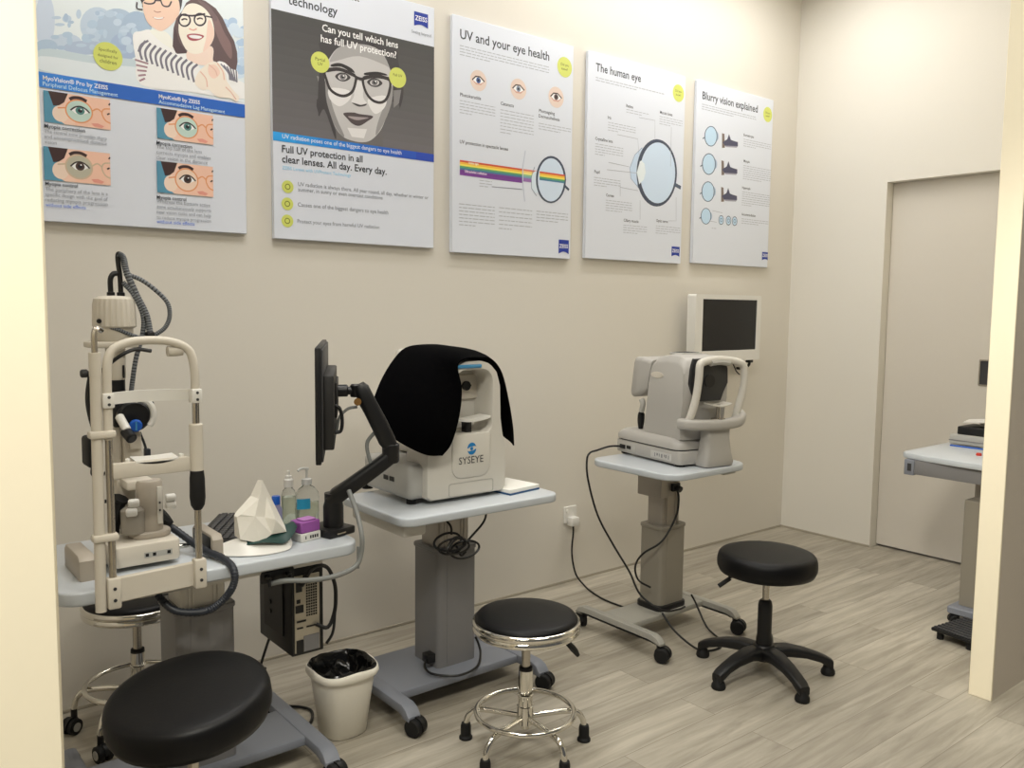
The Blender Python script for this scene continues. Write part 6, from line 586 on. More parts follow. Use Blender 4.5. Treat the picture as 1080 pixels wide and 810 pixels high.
# ---------------------------------------------------------------- stools
def seat_prof(R, th, dome=.008):
    return [(R*.5, 0), (R-.028, .002), (R-.008, .010), (R, .028), (R+.001, th*.5), (R, th-.026), (R-.0035, th-.013), (R-.010, th-.005), (R-.022, th-.0005), (R-.05, th+.001), (R*.5, th+dome*.6), (.01, th+dome*.7)]
def star_stool(loc, a0, seat_z, R, th, label, lever_a, tilt=(0, 0)):
    x, y, _ = loc
    t = empty('stool', loc, label, 'stool')
    TM = Matrix.Translation((x, y, seat_z-th)) @ Matrix.Rotation(tilt[0], 4, 'X') @ Matrix.Rotation(tilt[1], 4, 'Y')
    b = B(); b.M = TM; b.lathe((0, 0, 0), seat_prof(R, th), 48); b.build('seat', VINYL, t, 60)
    b = B(); b.M = TM; b.lathe((0, 0, -.014), [(.07, 0), (.085, .004), (.085, .014), (.05, .015)], 24); b.build('seat_plate', BLACK, t)
    b = B(); b.cyl((x, y, .24), (x, y, seat_z-th-.01), .0125); b.build('piston', STEEL, t)
    b = B(); b.lathe((x, y, .08), [(.03, 0), (.03, .06), (.027, .075), (.027, .19), (.024, .205), (.018, .212), (.0126, .212)], 24); b.build('column', BLACK, t)
    b = B(); c, s = math.cos(lever_a), math.sin(lever_a); zz = seat_z-th-.012
    b.tube([(x+c*.03, y+s*.03, zz), (x+c*.12, y+s*.12, zz-.004), (x+c*.15, y+s*.15, zz-.02)], .004); b.tube([(x+c*.135, y+s*.135, zz-.012), (x+c*.178, y+s*.178, zz-.045)], .009)
    b.build('lever', BLACK, t)
    b = B(); b.lathe((x, y, .055), [(.025, 0), (.045, .005), (.045, .05), (.036, .062), (.028, .064)], 24); b.build('hub', BLACK, t)
    for k in range(5):
        a = a0+k*2*PI/5
        f = B(); f.M = Matrix.Translation((x, y, 0)) @ Matrix.Rotation(a, 4, 'Z')
        L = []
        for (rr, z, wd, h) in ((.03, .086, .036, .05), (.09, .094, .032, .042), (.16, .084, .028, .034), (.215, .067, .025, .032), (.245, .052, .024, .036), (.264, .042, .02, .034)):
            L.append([(rr, p[0], p[1]) for p in rrect(-wd, wd, z-h/2, z+h/2, min(wd, h)*.42, 3)])
        f.skin(L); o = f.build('leg', BLACK, t)
        g = B(); g.M = Matrix.Translation((x, y, 0)) @ Matrix.Rotation(a, 4, 'Z')
        g.lathe((.25, 0, 0), [(.024, 0), (.027, .006), (.026, .016), (.02, .026), (.015, .045)], 20); g.build('glide', BLACKR, o)
    return t
star_stool((-2.016, -1.266, 0), math.radians(103.8), .478, .185, .085, 'black padded stool on a five-arm star base, in front of the small right table', math.radians(135))
star_stool((-4.18, -1.245, 0), math.radians(60), .545, .178, .088, 'large black padded stool with tilted seat in the near left foreground', math.radians(100), (math.radians(4), math.radians(-7)))
def chrome_stool(loc, a0, seat_z, R, label, glides, ringz=.115, lever_a=0., ringR=.155):
    x, y, _ = loc
    t = empty('stool', loc, label, 'stool')
    b = B(); b.lathe((x, y, seat_z-.038), [(R-.02, 0), (R-.012, .004), (R-.008, .016), (R-.008, .024), (R-.016, .034), (R-.03, .038), (R*.5, .042), (.01, .043)], 48); b.build('seat', VINYL, t, 60)
    b = B()
    prof = [(R-.012, -.012)]
    for i in range(3):
        z = .004 + i*-.0; 
    L = []
    for i in range(64):
        a = 2*PI*i/64; cs = []
        for (rr, z) in ((R-.012, -.026), (R-.004, -.026), (R-.001, -.022), (R-.001, -.014), (R-.005, -.009), (R-.001, -.004), (R, .002), (R-.001, .008), (R-.006, .012), (R-.012, .012)):
            cs.append((x+rr*math.cos(a), y+rr*math.sin(a), seat_z-.028+z))
        L.append(cs)
    b.skin(L, wrap=True); b.build('seat_rim', CHROME, t, 60)
    b = B(); b.lathe((x, y, seat_z-.06), [(R-.03, .016), (R-.012, .006), (R-.012, .02), (.02, .024)], 40); b.cyl((x, y, seat_z-.072), (x, y, seat_z-.04), .05); b.build('seat_pan', BLACK, t)
    b = B(); b.cyl((x, y, .26), (x, y, seat_z-.05), .014); b.build('piston', STEEL, t)
    b = B(); b.lathe((x, y, .262), [(.0142, .012), (.021, .01), (.022, -.004), (.02, -.006)], 24); b.build('collar', BLACKR, t)
    b = B(); b.lathe((x, y, ringz-.03), [(.014, -.015), (.014, 0), (.026, .002), (.0265, .06), (.0235, .062), (.0235, .09), (.025, .092), (.025, .098), (.0225, .1), (.0225, .262-ringz+.03), (.015, .262-ringz+.03)], 28); b.build('column', CHROME, t)
    c, s = math.cos(lever_a), math.sin(lever_a); zz = seat_z-.075
    b = B(); b.tube([(x+c*.02, y+s*.02, zz+.01), (x+c*.1, y+s*.1, zz), (x+c*.13, y+s*.13, zz-.02)], .004); b.tube([(x+c*.12, y+s*.12, zz-.014), (x+c*.15, y+s*.15, zz-.045), (x+c*.168, y+s*.168, zz-.07)], .009, rs=lambda q: .006+.005*math.sin(PI*q)); b.build('lever', BLACK, t)
    b = B(); b.tube([(x+ringR*math.cos(2*PI*k/40), y+ringR*math.sin(2*PI*k/40), ringz+.01) for k in range(40)], .0085, n=10, smooth=0, closed=True); b.build('foot_ring', CHROME, t)
    for k in range(5):
        a = a0+k*2*PI/5; c, s = math.cos(a), math.sin(a)
        P = [(.02, ringz-.006), (.08, ringz-.006), (.14, ringz-.008), (.175, ringz-.016), (.195, ringz-.04), (.202, .045 if glides else .075)]
        f = B(); f.tube([(x+c*r, y+s*r, z) for r, z in P], .0095, n=10, smooth=5); o = f.build('leg', CHROME, t)
        if glides:
            g = B(); g.lathe((x+c*.202, y+s*.202, 0), [(.022, 0), (.022, .006), (.017, .012), (.017, .042), (.0145, .052), (.010, .053)], 20); g.build('glide', BLACKR, o)
        else:
            cst = B(); hx, hy = x+c*.202, y+s*.202; r = .026; yw = a+1.1
            cst.cyl((hx, hy, .05), (hx, hy, .08), .01); cst.M = Matrix.Translation((hx+.012*math.cos(yw), hy+.012*math.sin(yw), r)) @ Matrix.Rotation(yw, 4, 'Z')
            cst.prism([(math.cos(math.radians(q))*(r+.004), math.sin(math.radians(q))*(r+.004)) for q in range(0, 190, 18)], 'y', -.006, .006)
            for q in (-1, 1):
                cst.mi = 1; cst.lathe((0, q*.014, 0), [(r*.5, -.009), (r, -.007), (r, .007), (r*.5, .009)], 20, Matrix.Rotation(PI/2, 3, 'X'))
                cst.mi = 2; cst.lathe((0, q*.0235, 0), [(r*.3, -.001), (r*.55, -.001), (r*.55, .001), (r*.3, .001)], 20, Matrix.Rotation(PI/2, 3, 'X'))
            cst.build('caster', [BLACK, BLACKR, GREYP], o)
    return t
chrome_stool((-3.112, -1.143, 0), math.radians(50.3), .445, .17, 'black seated chrome stool with foot ring standing in front of the middle table', True, lever_a=math.radians(-32))
chrome_stool((-4.035, -.262, 0), math.radians(150), .455, .165, 'chrome stool on casters tucked under the long left table', False, ringz=.15, lever_a=0, ringR=.16)

# ---------------------------------------------------------------- bin
t = empty('waste_bin', (-3.512, -.68, 0), 'small cream plastic bin with black liner beside the middle table', 'bin')
def sq(cx, cy, r, z, k=.55, n=36, wob=0.):
    out = []
    for i in range(n):
        a = 2*PI*i/n; q = (abs(math.cos(a))**4+abs(math.sin(a))**4)**(-.25); rr = r*(1+(q-1)*k)
        out.append((cx+rr*math.cos(a), cy+rr*math.sin(a), z+wob*math.cos(4*a)))
    return out
bx_, by_ = -3.512, -.68
b = B(); b.skin([sq(bx_, by_, .005, .0), sq(bx_, by_, .066, 0), sq(bx_, by_, .071, .004), sq(bx_, by_, .098, .206), sq(bx_, by_, .099, .222), sq(bx_, by_, .093, .222), sq(bx_, by_, .068, .01), sq(bx_, by_, .005, .01)], cap=True); b.build('body', BIN, t, 60)
b = B(); b.skin([sq(bx_, by_, .097, .206), sq(bx_, by_, .107, .202), sq(bx_, by_, .111, .210), sq(bx_, by_, .110, .222, wob=.003), sq(bx_, by_, .105, .228, wob=.003), sq(bx_, by_, .097, .227, wob=.003), sq(bx_, by_, .094, .220)], wrap=True); b.build('rim', BIN, t, 60)
b = B(); L = []
for i, (r, z) in enumerate(((.104, .2265), (.099, .2335), (.094, .229), (.088, .212), (.08, .187), (.06, .172), (.035, .187), (.012, .182))):
    l = sq(bx_, by_, r, z, n=72); q = []
    for j, p in enumerate(l):
        n_ = noise.noise(Vector((p[0]*38, p[1]*38, i*.7)))*.012*(0.25 if i < 3 else 1.3)
        f_ = noise.noise(Vector((math.cos(j*.0873)*5, math.sin(j*.0873)*5, i*1.3)))*.010*(.2 if i < 3 else 1)
        q.append((p[0]+f_, p[1]+n_*.6, p[2]+n_+(.02*max(0, math.cos(j*.0873-2.3)) if i in (5, 6) else 0)))
    L.append(q)
b.skin(L, cap=False); b.build('liner', BAG, t, 60)
# ---------------------------------------------------------------- slit lamp microscope on the left table
sl = empty('slit_lamp', (-4.17, -.85, .72), 'cream slit lamp microscope with tall lamp tower and metal chin frame', 'slit lamp')
T0 = .72
b = B()
for x0, x1 in ((-4.33, -4.292), (-4.005, -3.975)):
    b.prism([(-.90, T0), (-.90, T0+.05), (-.885, T0+.062), (-.75, T0+.062), (-.735, T0+.05), (-.735, T0)], 'x', x0, x1, .004, 2)
b.build('rail_cover', CREAM2, sl)
b = B(); b.bx(-4.006, -4.001, -.885, -.75, T0+.004, T0+.055); b.build('rail_cover_inside', BLACK, sl)
b = B(); b.cyl((-4.295, -.80, T0+.022), (-4.0, -.80, T0+.022), .007); b.build('axle', CHROME, sl)
b = B(); b.prism(rrect(-4.252, -4.082, -.885, -.70, .015, 4), 'z', T0+.012, T0+.066, .006, 2); st = b.build('stage', CREAM, sl)
b = B(); b.bx(-4.175, -4.105, -.8865, -.884, T0+.03, T0+.044); b.mi = 1
for x in (-4.168, -4.15, -4.114): b.bx(x-.004, x+.004, -.888, -.886, T0+.033, T0+.041)
b.build('stage_label', [GREYP, BLACK], st)
b = B(); b.prism(rrect(-4.19, -4.085, -.845, -.755, .04, 6), 'z', T0+.066, T0+.082, .004, 2); b.build('swivel_plate', CREAM2, sl)
b = B(); b.lathe((-4.135, -.80, T0+.082), [(.033, 0), (.033, .125), (.03, .132), (.005, .132)], 28); b.mi = 1; b.bx(-4.125, -4.112, -.835, -.828, T0+.10, T0+.2, .002)
b.mi = 2
for z in (.135, .155): b.bx(-4.121, -4.117, -.837, -.834, T0+z, T0+z+.005)
b.build('pivot_housing', [CREAM2, PLAST, DKGREY], sl)
b = B(); b.lathe((-4.18, -.81, T0+.082), [(.03, 0), (.03, .06), (.02, .068), (.004, .068)], 24); b.build('drive_housing', FROST, sl)
b = B()
for (x, y, z) in ((-4.185, -.835, T0+.165), (-4.192, -.84, T0+.143)): b.cyl((x-.012, y, z), (x+.014, y-.004, z), .011, ch=.003)
for (x, y, z) in ((-4.105, -.835, T0+.168), (-4.105, -.835, T0+.148)): b.cyl((x, y, z), (x+.026, y-.004, z), .010, ch=.003)
b.build('adjuster_knob', WHITE, sl)
b = B(); b.tube([(-4.215, -.77, T0+.06), (-4.215, -.77, T0+.10), (-4.205, -.775, T0+.155), (-4.2, -.78, T0+.17)], .017, rs=lambda q: .010+.012*q); b.build('joystick', BLACKR, sl)
b = B(); b.cyl((-4.255, -.75, T0+.16), (-4.24, -.75, T0+.16), .017, ch=.004); b.cyl((-4.24, -.75, T0+.16), (-4.19, -.75, T0+.16), .005); b.build('side_knob', BLACK, sl)
b = B(); b.bx(-4.2, -4.15, -.735, -.69, T0+.075, T0+.21, .008); b.bx(-4.19, -4.12, -.80, -.70, T0+.19, T0+.215, .006)
b.bx(-4.178, -4.132, -.735, -.69, T0+.2, T0+.335, .006); b.bx(-4.21, -4.178, -.72, -.68, T0+.2, T0+.36, .006); b.bx(-4.165, -4.135, -.745, -.733, T0+.29, T0+.325, .003)
b.build('microscope_arm', CREAM, sl)
b = B(); b.tube([(-4.13, -.71, T0+.33), (-4.118, -.715, T0+.29), (-4.115, -.72, T0+.25)], .0035); b.bx(-4.122, -4.108, -.73, -.71, T0+.255, T0+.285, .002)
b.tube([(-4.15, -.74, T0+.22), (-4.125, -.745, T0+.24), (-4.12, -.74, T0+.27)], .004); b.build('arm_wire', HOSED, sl)
# microscope head: drum, half ring, knobs
b = B(); b.cyl((-4.155, -.76, 1.10), (-4.15, -.68, 1.105), .042, ch=.006); b.bx(-4.2, -4.14, -.73, -.66, 1.07, 1.155, .006); b.bx(-4.13, -4.1, -.74, -.68, 1.075, 1.095, .004); b.bx(-4.112, -4.098, -.74, -.68, 1.085, 1.135, .004)
b.build('microscope_head', BLACK, sl)
b = B(); b.tube([(-4.147+.037*math.cos(a*.2), -.772, 1.105+.042*math.sin(a*.2)) for a in range(-4, 10)], .008, smooth=0); b.build('half_ring', WHITE, sl)
b = B(); b.cyl((-4.158, -.775, 1.08), (-4.160, -.79, 1.078), .016, ch=.003); b.mi = 1; b.bx(-4.162, -4.158, -.792, -.789, 1.067, 1.09); b.build('blue_knob', [BLUE, SKYBL], sl)['label'] = 'bright blue focus knob'
b = B(); b.cyl((-4.195, -.765, 1.105), (-4.185, -.80, 1.07), .011, ch=.002); b.build('filter_tube', WHITE, sl)
b = B(); b.cyl((-4.187, -.79, 1.068), (-4.18, -.825, 1.05), .014, ch=.003); b.mi = 1; b.cyl((-4.18, -.825, 1.05), (-4.1798, -.826, 1.0495), .009); b.build('eyepiece', [BLACK, DKGREY], sl)
# illumination tower
b = B(); b.lathe((-4.182, -.695, 1.145), [(.022, 0), (.022, .055)], 20); b.bx(-4.165, -4.14, -.71, -.68, 1.135, 1.15, .003); b.build('tower_joint', BLACK, sl)
b = B(); b.lathe((-4.182, -.695, 1.195), [(.023, 0), (.025, .01), (.025, .09)], 24); b.mi = 1; b.bx(-4.172, -4.166, -.722, -.718, 1.2, 1.235, .002); b.build('tower_tube', [CREAM, BLACK], sl)
b = B(); b.prism(rrect(-4.255, -4.128, -.745, -.645, .03, 4), 'z', 1.282, 1.298, .004, 2); b.build('tower_plate', CREAM, sl)
b = B(); b.lathe((-4.182, -.695, 1.298), [(.044, 0), (.046, .004), (.046, .036)], 32); b.build('lamp_neck', CREAM, sl)
b = B(); L = []
for z, r in ((1.334, .050), (1.338, .053), (1.395, .051), (1.410, .048), (1.417, .038), (1.419, .01)):
    L.append([(-4.182+(r+(.0016 if (j//2) % 2 and 1.335 < z < 1.415 else 0))*math.cos(2*PI*j/96), -.695+(r+(.0016 if (j//2) % 2 and 1.335 < z < 1.415 else 0))*math.sin(2*PI*j/96), z) for j in range(96)])
b.skin(L); b.build('lamp_cap', CREAM, sl, 25)
b = B()
for x in (-4.19, -4.165): b.lathe((x, -.70, 1.415), [(.010, 0), (.010, .012), (.006, .014)], 16)
b.cyl((-4.228, -.728, 1.352), (-4.229, -.736, 1.352), .006); b.build('cap_plug', BLACK, sl)
b = B(); b.tube([(-4.19, -.70, 1.425), (-4.19, -.70, 1.46), (-4.183, -.70, 1.475), (-4.172, -.70, 1.478)], .007); b.tube([(-4.165, -.70, 1.425), (-4.166, -.70, 1.47), (-4.170, -.70, 1.515), (-4.167, -.70, 1.53), (-4.158, -.703, 1.52)], .0065); b.build('cable_boot', BLACK, sl)
def hose(name, pts, r, k=22, m=(0, 1, 1)):
    b = B(); b.tube(pts, r, n=10, smooth=k, ring=.07, alt=m); return b.build(name, [HOSED, HOSE], sl)
hose('braided_cable', [(-4.17, -.70, 1.528), (-4.158, -.703, 1.52), (-4.15, -.706, 1.48), (-4.128, -.712, 1.42), (-4.108, -.72, 1.37), (-4.10, -.725, 1.32)], .0085)
hose('braided_cable', [(-4.155, -.703, 1.478), (-4.11, -.715, 1.458), (-4.06, -.73, 1.41), (-4.05, -.733, 1.37), (-4.062, -.73, 1.335), (-4.09, -.722, 1.312)], .006)
hose('braided_cable', [(-4.16, -.703, 1.455), (-4.135, -.712, 1.42), (-4.116, -.717, 1.37), (-4.117, -.717, 1.32), (-4.135, -.712, 1.25), (-4.145, -.71, 1.19), (-4.15, -.71, 1.15)], .0065)
hose('braided_cable', [(-4.21, -.72, 1.335), (-4.19, -.74, 1.332), (-4.15, -.735, 1.315), (-4.11, -.722, 1.303)], .005)
b = B(); b.bx(-4.112, -4.088, -.735, -.71, 1.29, 1.325, .008); b.tube([(-4.10, -.722, 1.325), (-4.108, -.72, 1.365)], .0085, smooth=3); b.build('cable_clamp', BLACK, sl)
b = B(); b.tube([(-4.245, -.70, 1.22), (-4.255, -.70, 1.15), (-4.25, -.71, 1.09), (-4.235, -.72, 1.03)], .006); b.tube([(-4.12, -.80, 1.275), (-4.16, -.80, 1.28), (-4.2, -.8, 1.262), (-4.235, -.75, 1.22)], .005); b.build('black_wire', BLACK, sl)
b = B(); b.cyl((-4.258, -.69, 1.214), (-4.225, -.69, 1.214), .005); b.cyl((-4.268, -.69, 1.214), (-4.25, -.69, 1.214), .011, ch=.003); b.build('lock_knob', DKGREY, sl)
b = B(); b.bx(-4.262, -4.235, -.72, -.64, .965, 1.045, .008); b.tube([(-4.25, -.70, .967), (-4.25, -.70, .945), (-4.23, -.71, .94), (-4.215, -.72, .96)], .003); b.build('cable_pouch', BLACKR, sl)
# chin and forehead frame, clamped to the front edge of the table
Y = -1.0; xl, xr = -4.278, -4.075
b = B(); b.prism([(xl-.012, .683), (xr+.012, .690), (xr+.012, .752), (xl-.012, .745)], 'y', -1.0, -.986, .003, 1)
for x, z in ((xl, .675), (xr, .685)): b.bx(x-.015, x+.015, -1.016, -.986, z, z+.075, .005)
b.mi = 1
for x, z in ((xl, .675), (xr, .685)):
    for q in (.022, .05): b.cyl((x, -1.016, z+q), (x, -1.0175, z+q), .004)
b.build('clamp_rail', [CREAM, DKGREY], sl)
b = B(); b.cyl((xl, Y, .74), (xl, Y, 1.19), .0085); b.cyl((xr, Y, .74), (xr, Y, 1.19), .0085); b.build('frame_rod', STEEL, sl)
b = B(); b.tube([(xl, Y, 1.08), (xl, Y, 1.15), (xl+.001, Y, 1.24), (xl+.012, Y+.005, 1.285), (xl+.05, Y+.01, 1.306), ((xl+xr)/2, Y+.012, 1.311), (xr-.05, Y+.01, 1.306), (xr-.012, Y+.005, 1.285), (xr-.001, Y, 1.24), (xr, Y, 1.185)], .0105, n=14); b.build('head_arch', CREAM, sl)
b = B(); b.lathe((xr, Y, .985), [(.0165, 0), (.0165, .115), (.014, .118), (.01, .118)], 20); b.build('sleeve', CREAM, sl)
b = B(); b.lathe((xr, Y, .885), [(.010, 0), (.017, .012), (.0195, .03), (.0185, .08), (.0165, .1)], 12); b.build('height_grip', BLACKR, sl)
b = B(); b.cyl((-4.306, -1.0, .672), (-4.302, -1.0, 1.24), .0125); b.cyl((-4.302, -1.0, 1.23), (-4.302, -1.0, 1.285), .0135); b.build('fixation_post', CREAM, sl)
b = B(); b.tube([(-4.302, -1.0, 1.28), (-4.302, -1.0, 1.325), (-4.294, -.99, 1.34), (-4.281, -.975, 1.335)], .007); b.build('fixation_stem', STEEL, sl)
b = B()
for z in (.84, 1.085): b.bx(-4.322, -4.264, -1.018, -.984, z, z+.018, .006)
b.build('post_clamp', CREAM, sl)
b = B(); L = []
for i in range(13):
    t = i/12; x = xl+(xr-xl)*t; y = Y+.05*math.sin(PI*t)**.6; L.append([(x, y-.004, 1.160), (x, y-.004, 1.188), (x, y+.004, 1.188), (x, y+.004, 1.160)])
b.skin(L)
for x in (xl, xr): b.bx(x-.013, x+.013, -1.016, -.984, 1.155, 1.19, .004)
b.mi = 1
for x in (xl, xr):
    for q in (1.164, 1.181): b.cyl((x, -1.016, q), (x, -1.0172, q), .0035)
b.build('forehead_band', [WHITE, DKGREY], sl)
b = B(); b.tube([(-4.135, -.985, 1.283), (-4.12, -.985, 1.283), (-4.10, -.985, 1.285)], .013, n=12); b.build('target_lamp', CREAM, sl)
b = B(); b.bx(xl-.008, xr-.016, -1.004, -.988, .985, 1.022, .004); b.build('chin_bar', CREAM, sl)
b = B(); L = []
for i in range(9):
    t = i/8; x = -4.22+.1*t; h = .007*math.sin(PI*t); L.append([(x, -1.004, 1.019-h), (x, -.95, 1.023-h), (x, -.95, 1.027-h*.3), (x, -1.004, 1.023-h*.6)])
b.skin(L); b.lathe((-4.235, -.99, 1.02), [(.006, 0), (.006, .008), (.002, .01)], 12); b.lathe((-4.11, -.99, 1.02), [(.006, 0), (.006, .008), (.002, .01)], 12); b.build('chin_rest', WHITE, sl)
hose('ribbed_hose', [(-4.10, -.75, T0+.095), (-4.06, -.78, T0+.06), (-4.02, -.86, T0+.022), (-3.995, -.95, T0+.012), (-3.99, -1.01, T0-.005), (-3.995, -1.015, T0-.045), (-4.02, -1.0, T0-.085), (-4.06, -.99, T0-.105), (-4.12, -.96, T0-.10), (-4.15, -.93, T0-.07), (-4.16, -.91, T0-.045)], .0098, 14, (0,))
b = B(); b.tube([(-4.125, -.755, T0+.125), (-4.10, -.752, T0+.105), (-4.07, -.77, T0+.078)], .012, rs=lambda q: .008+.012*math.sin(PI*q)); b.build('hose_boot', BLACKR, sl)

# ---------------------------------------------------------------- things on the left table
def tab(name, b, m, label, cat, group=None, sharp=38): return tag(b.build(name, m, None, sharp), label, cat, group)
k = empty('keyboard', (-3.86, -.645, T0), 'black computer keyboard lying behind the tissue pack', 'keyboard')
R = Matrix.Translation((-3.868, -.645, T0)) @ Matrix.Rotation(math.radians(57), 4, 'Z')
b = B(); b.M = R; b.bx(-.16, .16, -.065, .065, .0, .016, .004); b.build('case', BLACK, k)
b = B(); b.M = R
for r in range(5):
    for c in range(15): b.bx(-.15+c*.02+.0015, -.15+c*.02+.0185, -.055+r*.022, -.055+r*.022+.019, .016, .021, .002, 1)
b.build('keycaps', DKGREY, k)
tp = empty('tissue_pack', (-3.865, -.875, T0), 'open white and green tissue pack with a tall tissue pulled up', 'tissue pack')
b = B()
ctrl = [[(-3.975, -.90, T0+.004), (-3.97, -.86, T0+.025), (-3.95, -.80, T0+.004)],
        [(-3.93, -.935, T0+.004), (-3.92, -.88, T0+.04), (-3.89, -.80, T0+.004)],
        [(-3.875, -.955, T0+.004), (-3.865, -.885, T0+.03), (-3.83, -.80, T0+.004)],
        [(-3.81, -.945, T0+.004), (-3.805, -.89, T0+.042), (-3.78, -.80, T0+.004)],
        [(-3.785, -.915, T0+.012), (-3.785, -.87, T0+.045), (-3.775, -.80, T0+.006)]]
b.grid(ctrl, 6, 6, -.003); b.build('wrapper', WHITE, tp, 60)
b = B(); b.grid([[(-3.93, -.905, T0+.022), (-3.915, -.86, T0+.05), (-3.90, -.82, T0+.03)], [(-3.875, -.93, T0+.030), (-3.87, -.88, T0+.044), (-3.85, -.82, T0+.03)], [(-3.82, -.94, T0+.022), (-3.815, -.885, T0+.047), (-3.80, -.82, T0+.03)], [(-3.785, -.925, T0+.04), (-3.782, -.875, T0+.056), (-3.775, -.83, T0+.03)], [(-3.768, -.91, T0+.055), (-3.765, -.87, T0+.060), (-3.765, -.84, T0+.03)]], 6, 6, .002); b.build('wrapper_flap', GREEN, tp, 60)
b = B(); Q = {'A': (-3.858, .914, 0), 'B': (-3.926, .829, -.012), 'C': (-3.934, .822, -.004), 'D': (-3.930, .762, -.018), 'E': (-3.884, .748, -.034), 'F': (-3.801, .765, -.026), 'G': (-3.796, .777, -.004), 'H': (-3.822, .838, .002),
     'I': (-3.893, .823, -.030), 'J': (-3.860, .814, -.018), 'K': (-3.877, .868, -.020), 'L': (-3.849, .868, -.006), 'M': (-3.836, .806, -.036), 'N': (-3.845, .765, -.028)}
P = {k_: b._v((x, -.885+y, z)) for k_, (x, z, y) in Q.items()}
R_ = {k_: b._v((-3.862+(x+3.862)*.9, -.842-(y+.018)*.6, z-.004)) for k_, (x, z, y) in Q.items()}
for f in ('AKL', 'KBI', 'BCI', 'CDI', 'DEI', 'KIJ', 'KJL', 'LJM', 'LMH', 'ALH', 'IEN', 'INJ', 'JNM', 'MNF', 'MFG', 'MGH', 'AKB'[:0]):
    if f: b.face([P[c] for c in f]); b.face([R_[c] for c in f][::-1])
rim = 'AKBCDEFGH'; rim = 'AKBCDENFGH'
for i in range(len(rim)):
    a_, c_ = rim[i], rim[(i+1) % len(rim)]; b.face([P[a_], P[c_], R_[c_], R_[a_]])
b.build('tissue', TISSUE, tp, 6)
bt = empty('dropper_bottle', (-3.755, -.735, T0), 'tiny clear bottle with blue cap half hidden behind the tissue', 'bottle')
b = B(); b.lathe((-3.755, -.735, T0), [(.016, 0), (.018, .004), (.018, .07), (.012, .08), (.012, .084)], 20); b.build('body', mat('violet_grey_plastic', (140, 138, 170), .35), bt)
b = B(); b.lathe((-3.755, -.735, T0+.084), [(.0125, 0), (.0125, .022), (.011, .025)], 20); b.build('cap', BLUE, bt)
bt = empty('spray_bottle', (-3.69, -.68, T0), 'slim clear bottle with pale green liquid and white nozzle', 'bottle')
b = B(); b.lathe((-3.69, -.68, T0), [(.02, 0), (.022, .004), (.022, .095), (.018, .108), (.012, .114), (.012, .12)], 24); b.build('body', CLEAR, bt)
b = B(); b.lathe((-3.69, -.68, T0+.003), [(.0195, 0), (.0195, .085), (.005, .085)], 24); b.build('liquid', LIQ, bt)
b = B(); b.lathe((-3.69, -.68, T0+.12), [(.0145, 0), (.0145, .022), (.010, .026), (.010, .034), (.005, .036), (.005, .05), (.003, .051)], 20); b.build('nozzle', WHITE, bt)
bt = empty('pump_bottle', (-3.625, -.67, T0), 'clear hand sanitizer pump bottle with light blue label', 'bottle')
px_, py_ = -3.625, -.67
b = B(); L = []
for r, z in ((.034, 0), (.037, .004), (.037, .075), (.034, .092), (.022, .108), (.013, .114), (.013, .122)):
    L.append([(px_+1.08*r*math.cos(2*PI*j/28), py_+.75*r*math.sin(2*PI*j/28), T0+z) for j in range(28)])
b.skin(L); b.build('body', CLEAR, bt, 50)
b = B(); L = []
for z in (.003, .06):
    L.append([(px_+1.0*.035*math.cos(2*PI*j/28), py_+.68*.035*math.sin(2*PI*j/28), T0+z) for j in range(28)])
b.skin(L); b.build('gel', LIQ, bt, 50)
b = B(); L = []
for z in (.045, .078): L.append([(px_-.006+.041*math.cos(PI+.55+j*.14), py_+.0285*math.sin(PI+.55+j*.14), T0+z) for j in range(9)])
b.skin(L, closed=False, cap=False); b.build('label', LBLUE, bt)
b = B(); b.lathe((px_, py_, T0+.118), [(.016, 0), (.016, .016), (.008, .019), (.0035, .02), (.0035, .045), (.007, .046), (.007, .052), (.004, .053)], 18); b.tube([(px_, py_, T0+.168), (px_-.02, py_-.004, T0+.170), (px_-.032, py_-.006, T0+.164)], .004); b.build('pump', mat('translucent_pump', (206, 206, 204), .3), bt)
bt = empty('lens_carton', (-3.722, -.862, T0), 'small purple topped carton with white base, in front of the pump bottle', 'box')
Rz = math.radians(12)
b = B(); b.box((-3.722, -.862, T0+.0125), (.07, .056, .025), .002, 1, Rz); b.build('base', WHITE, bt)
b = B(); b.box((-3.722, -.862, T0+.0415), (.068, .054, .033), .003, 1, Rz); b.build('lid', PURP, bt)
b = B(); b.box((-3.719, -.864, T0+.0605), (.045, .036, .005), .002, 1, Rz); b.build('flap', mat('light_purple_carton', (178, 120, 186), .5), bt)
b = B(); b.M = Matrix.Translation((-3.722, -.862, T0)) @ Matrix.Rotation(Rz, 4, 'Z')
for i, wd in enumerate((.004, .0, .006, .006, .006, .006)):
    if wd: b.bx(-.02+i*.008, -.02+i*.008+wd*.8, -.0288, -.0279, .008, .017)
b.build('print', BLACK, bt)

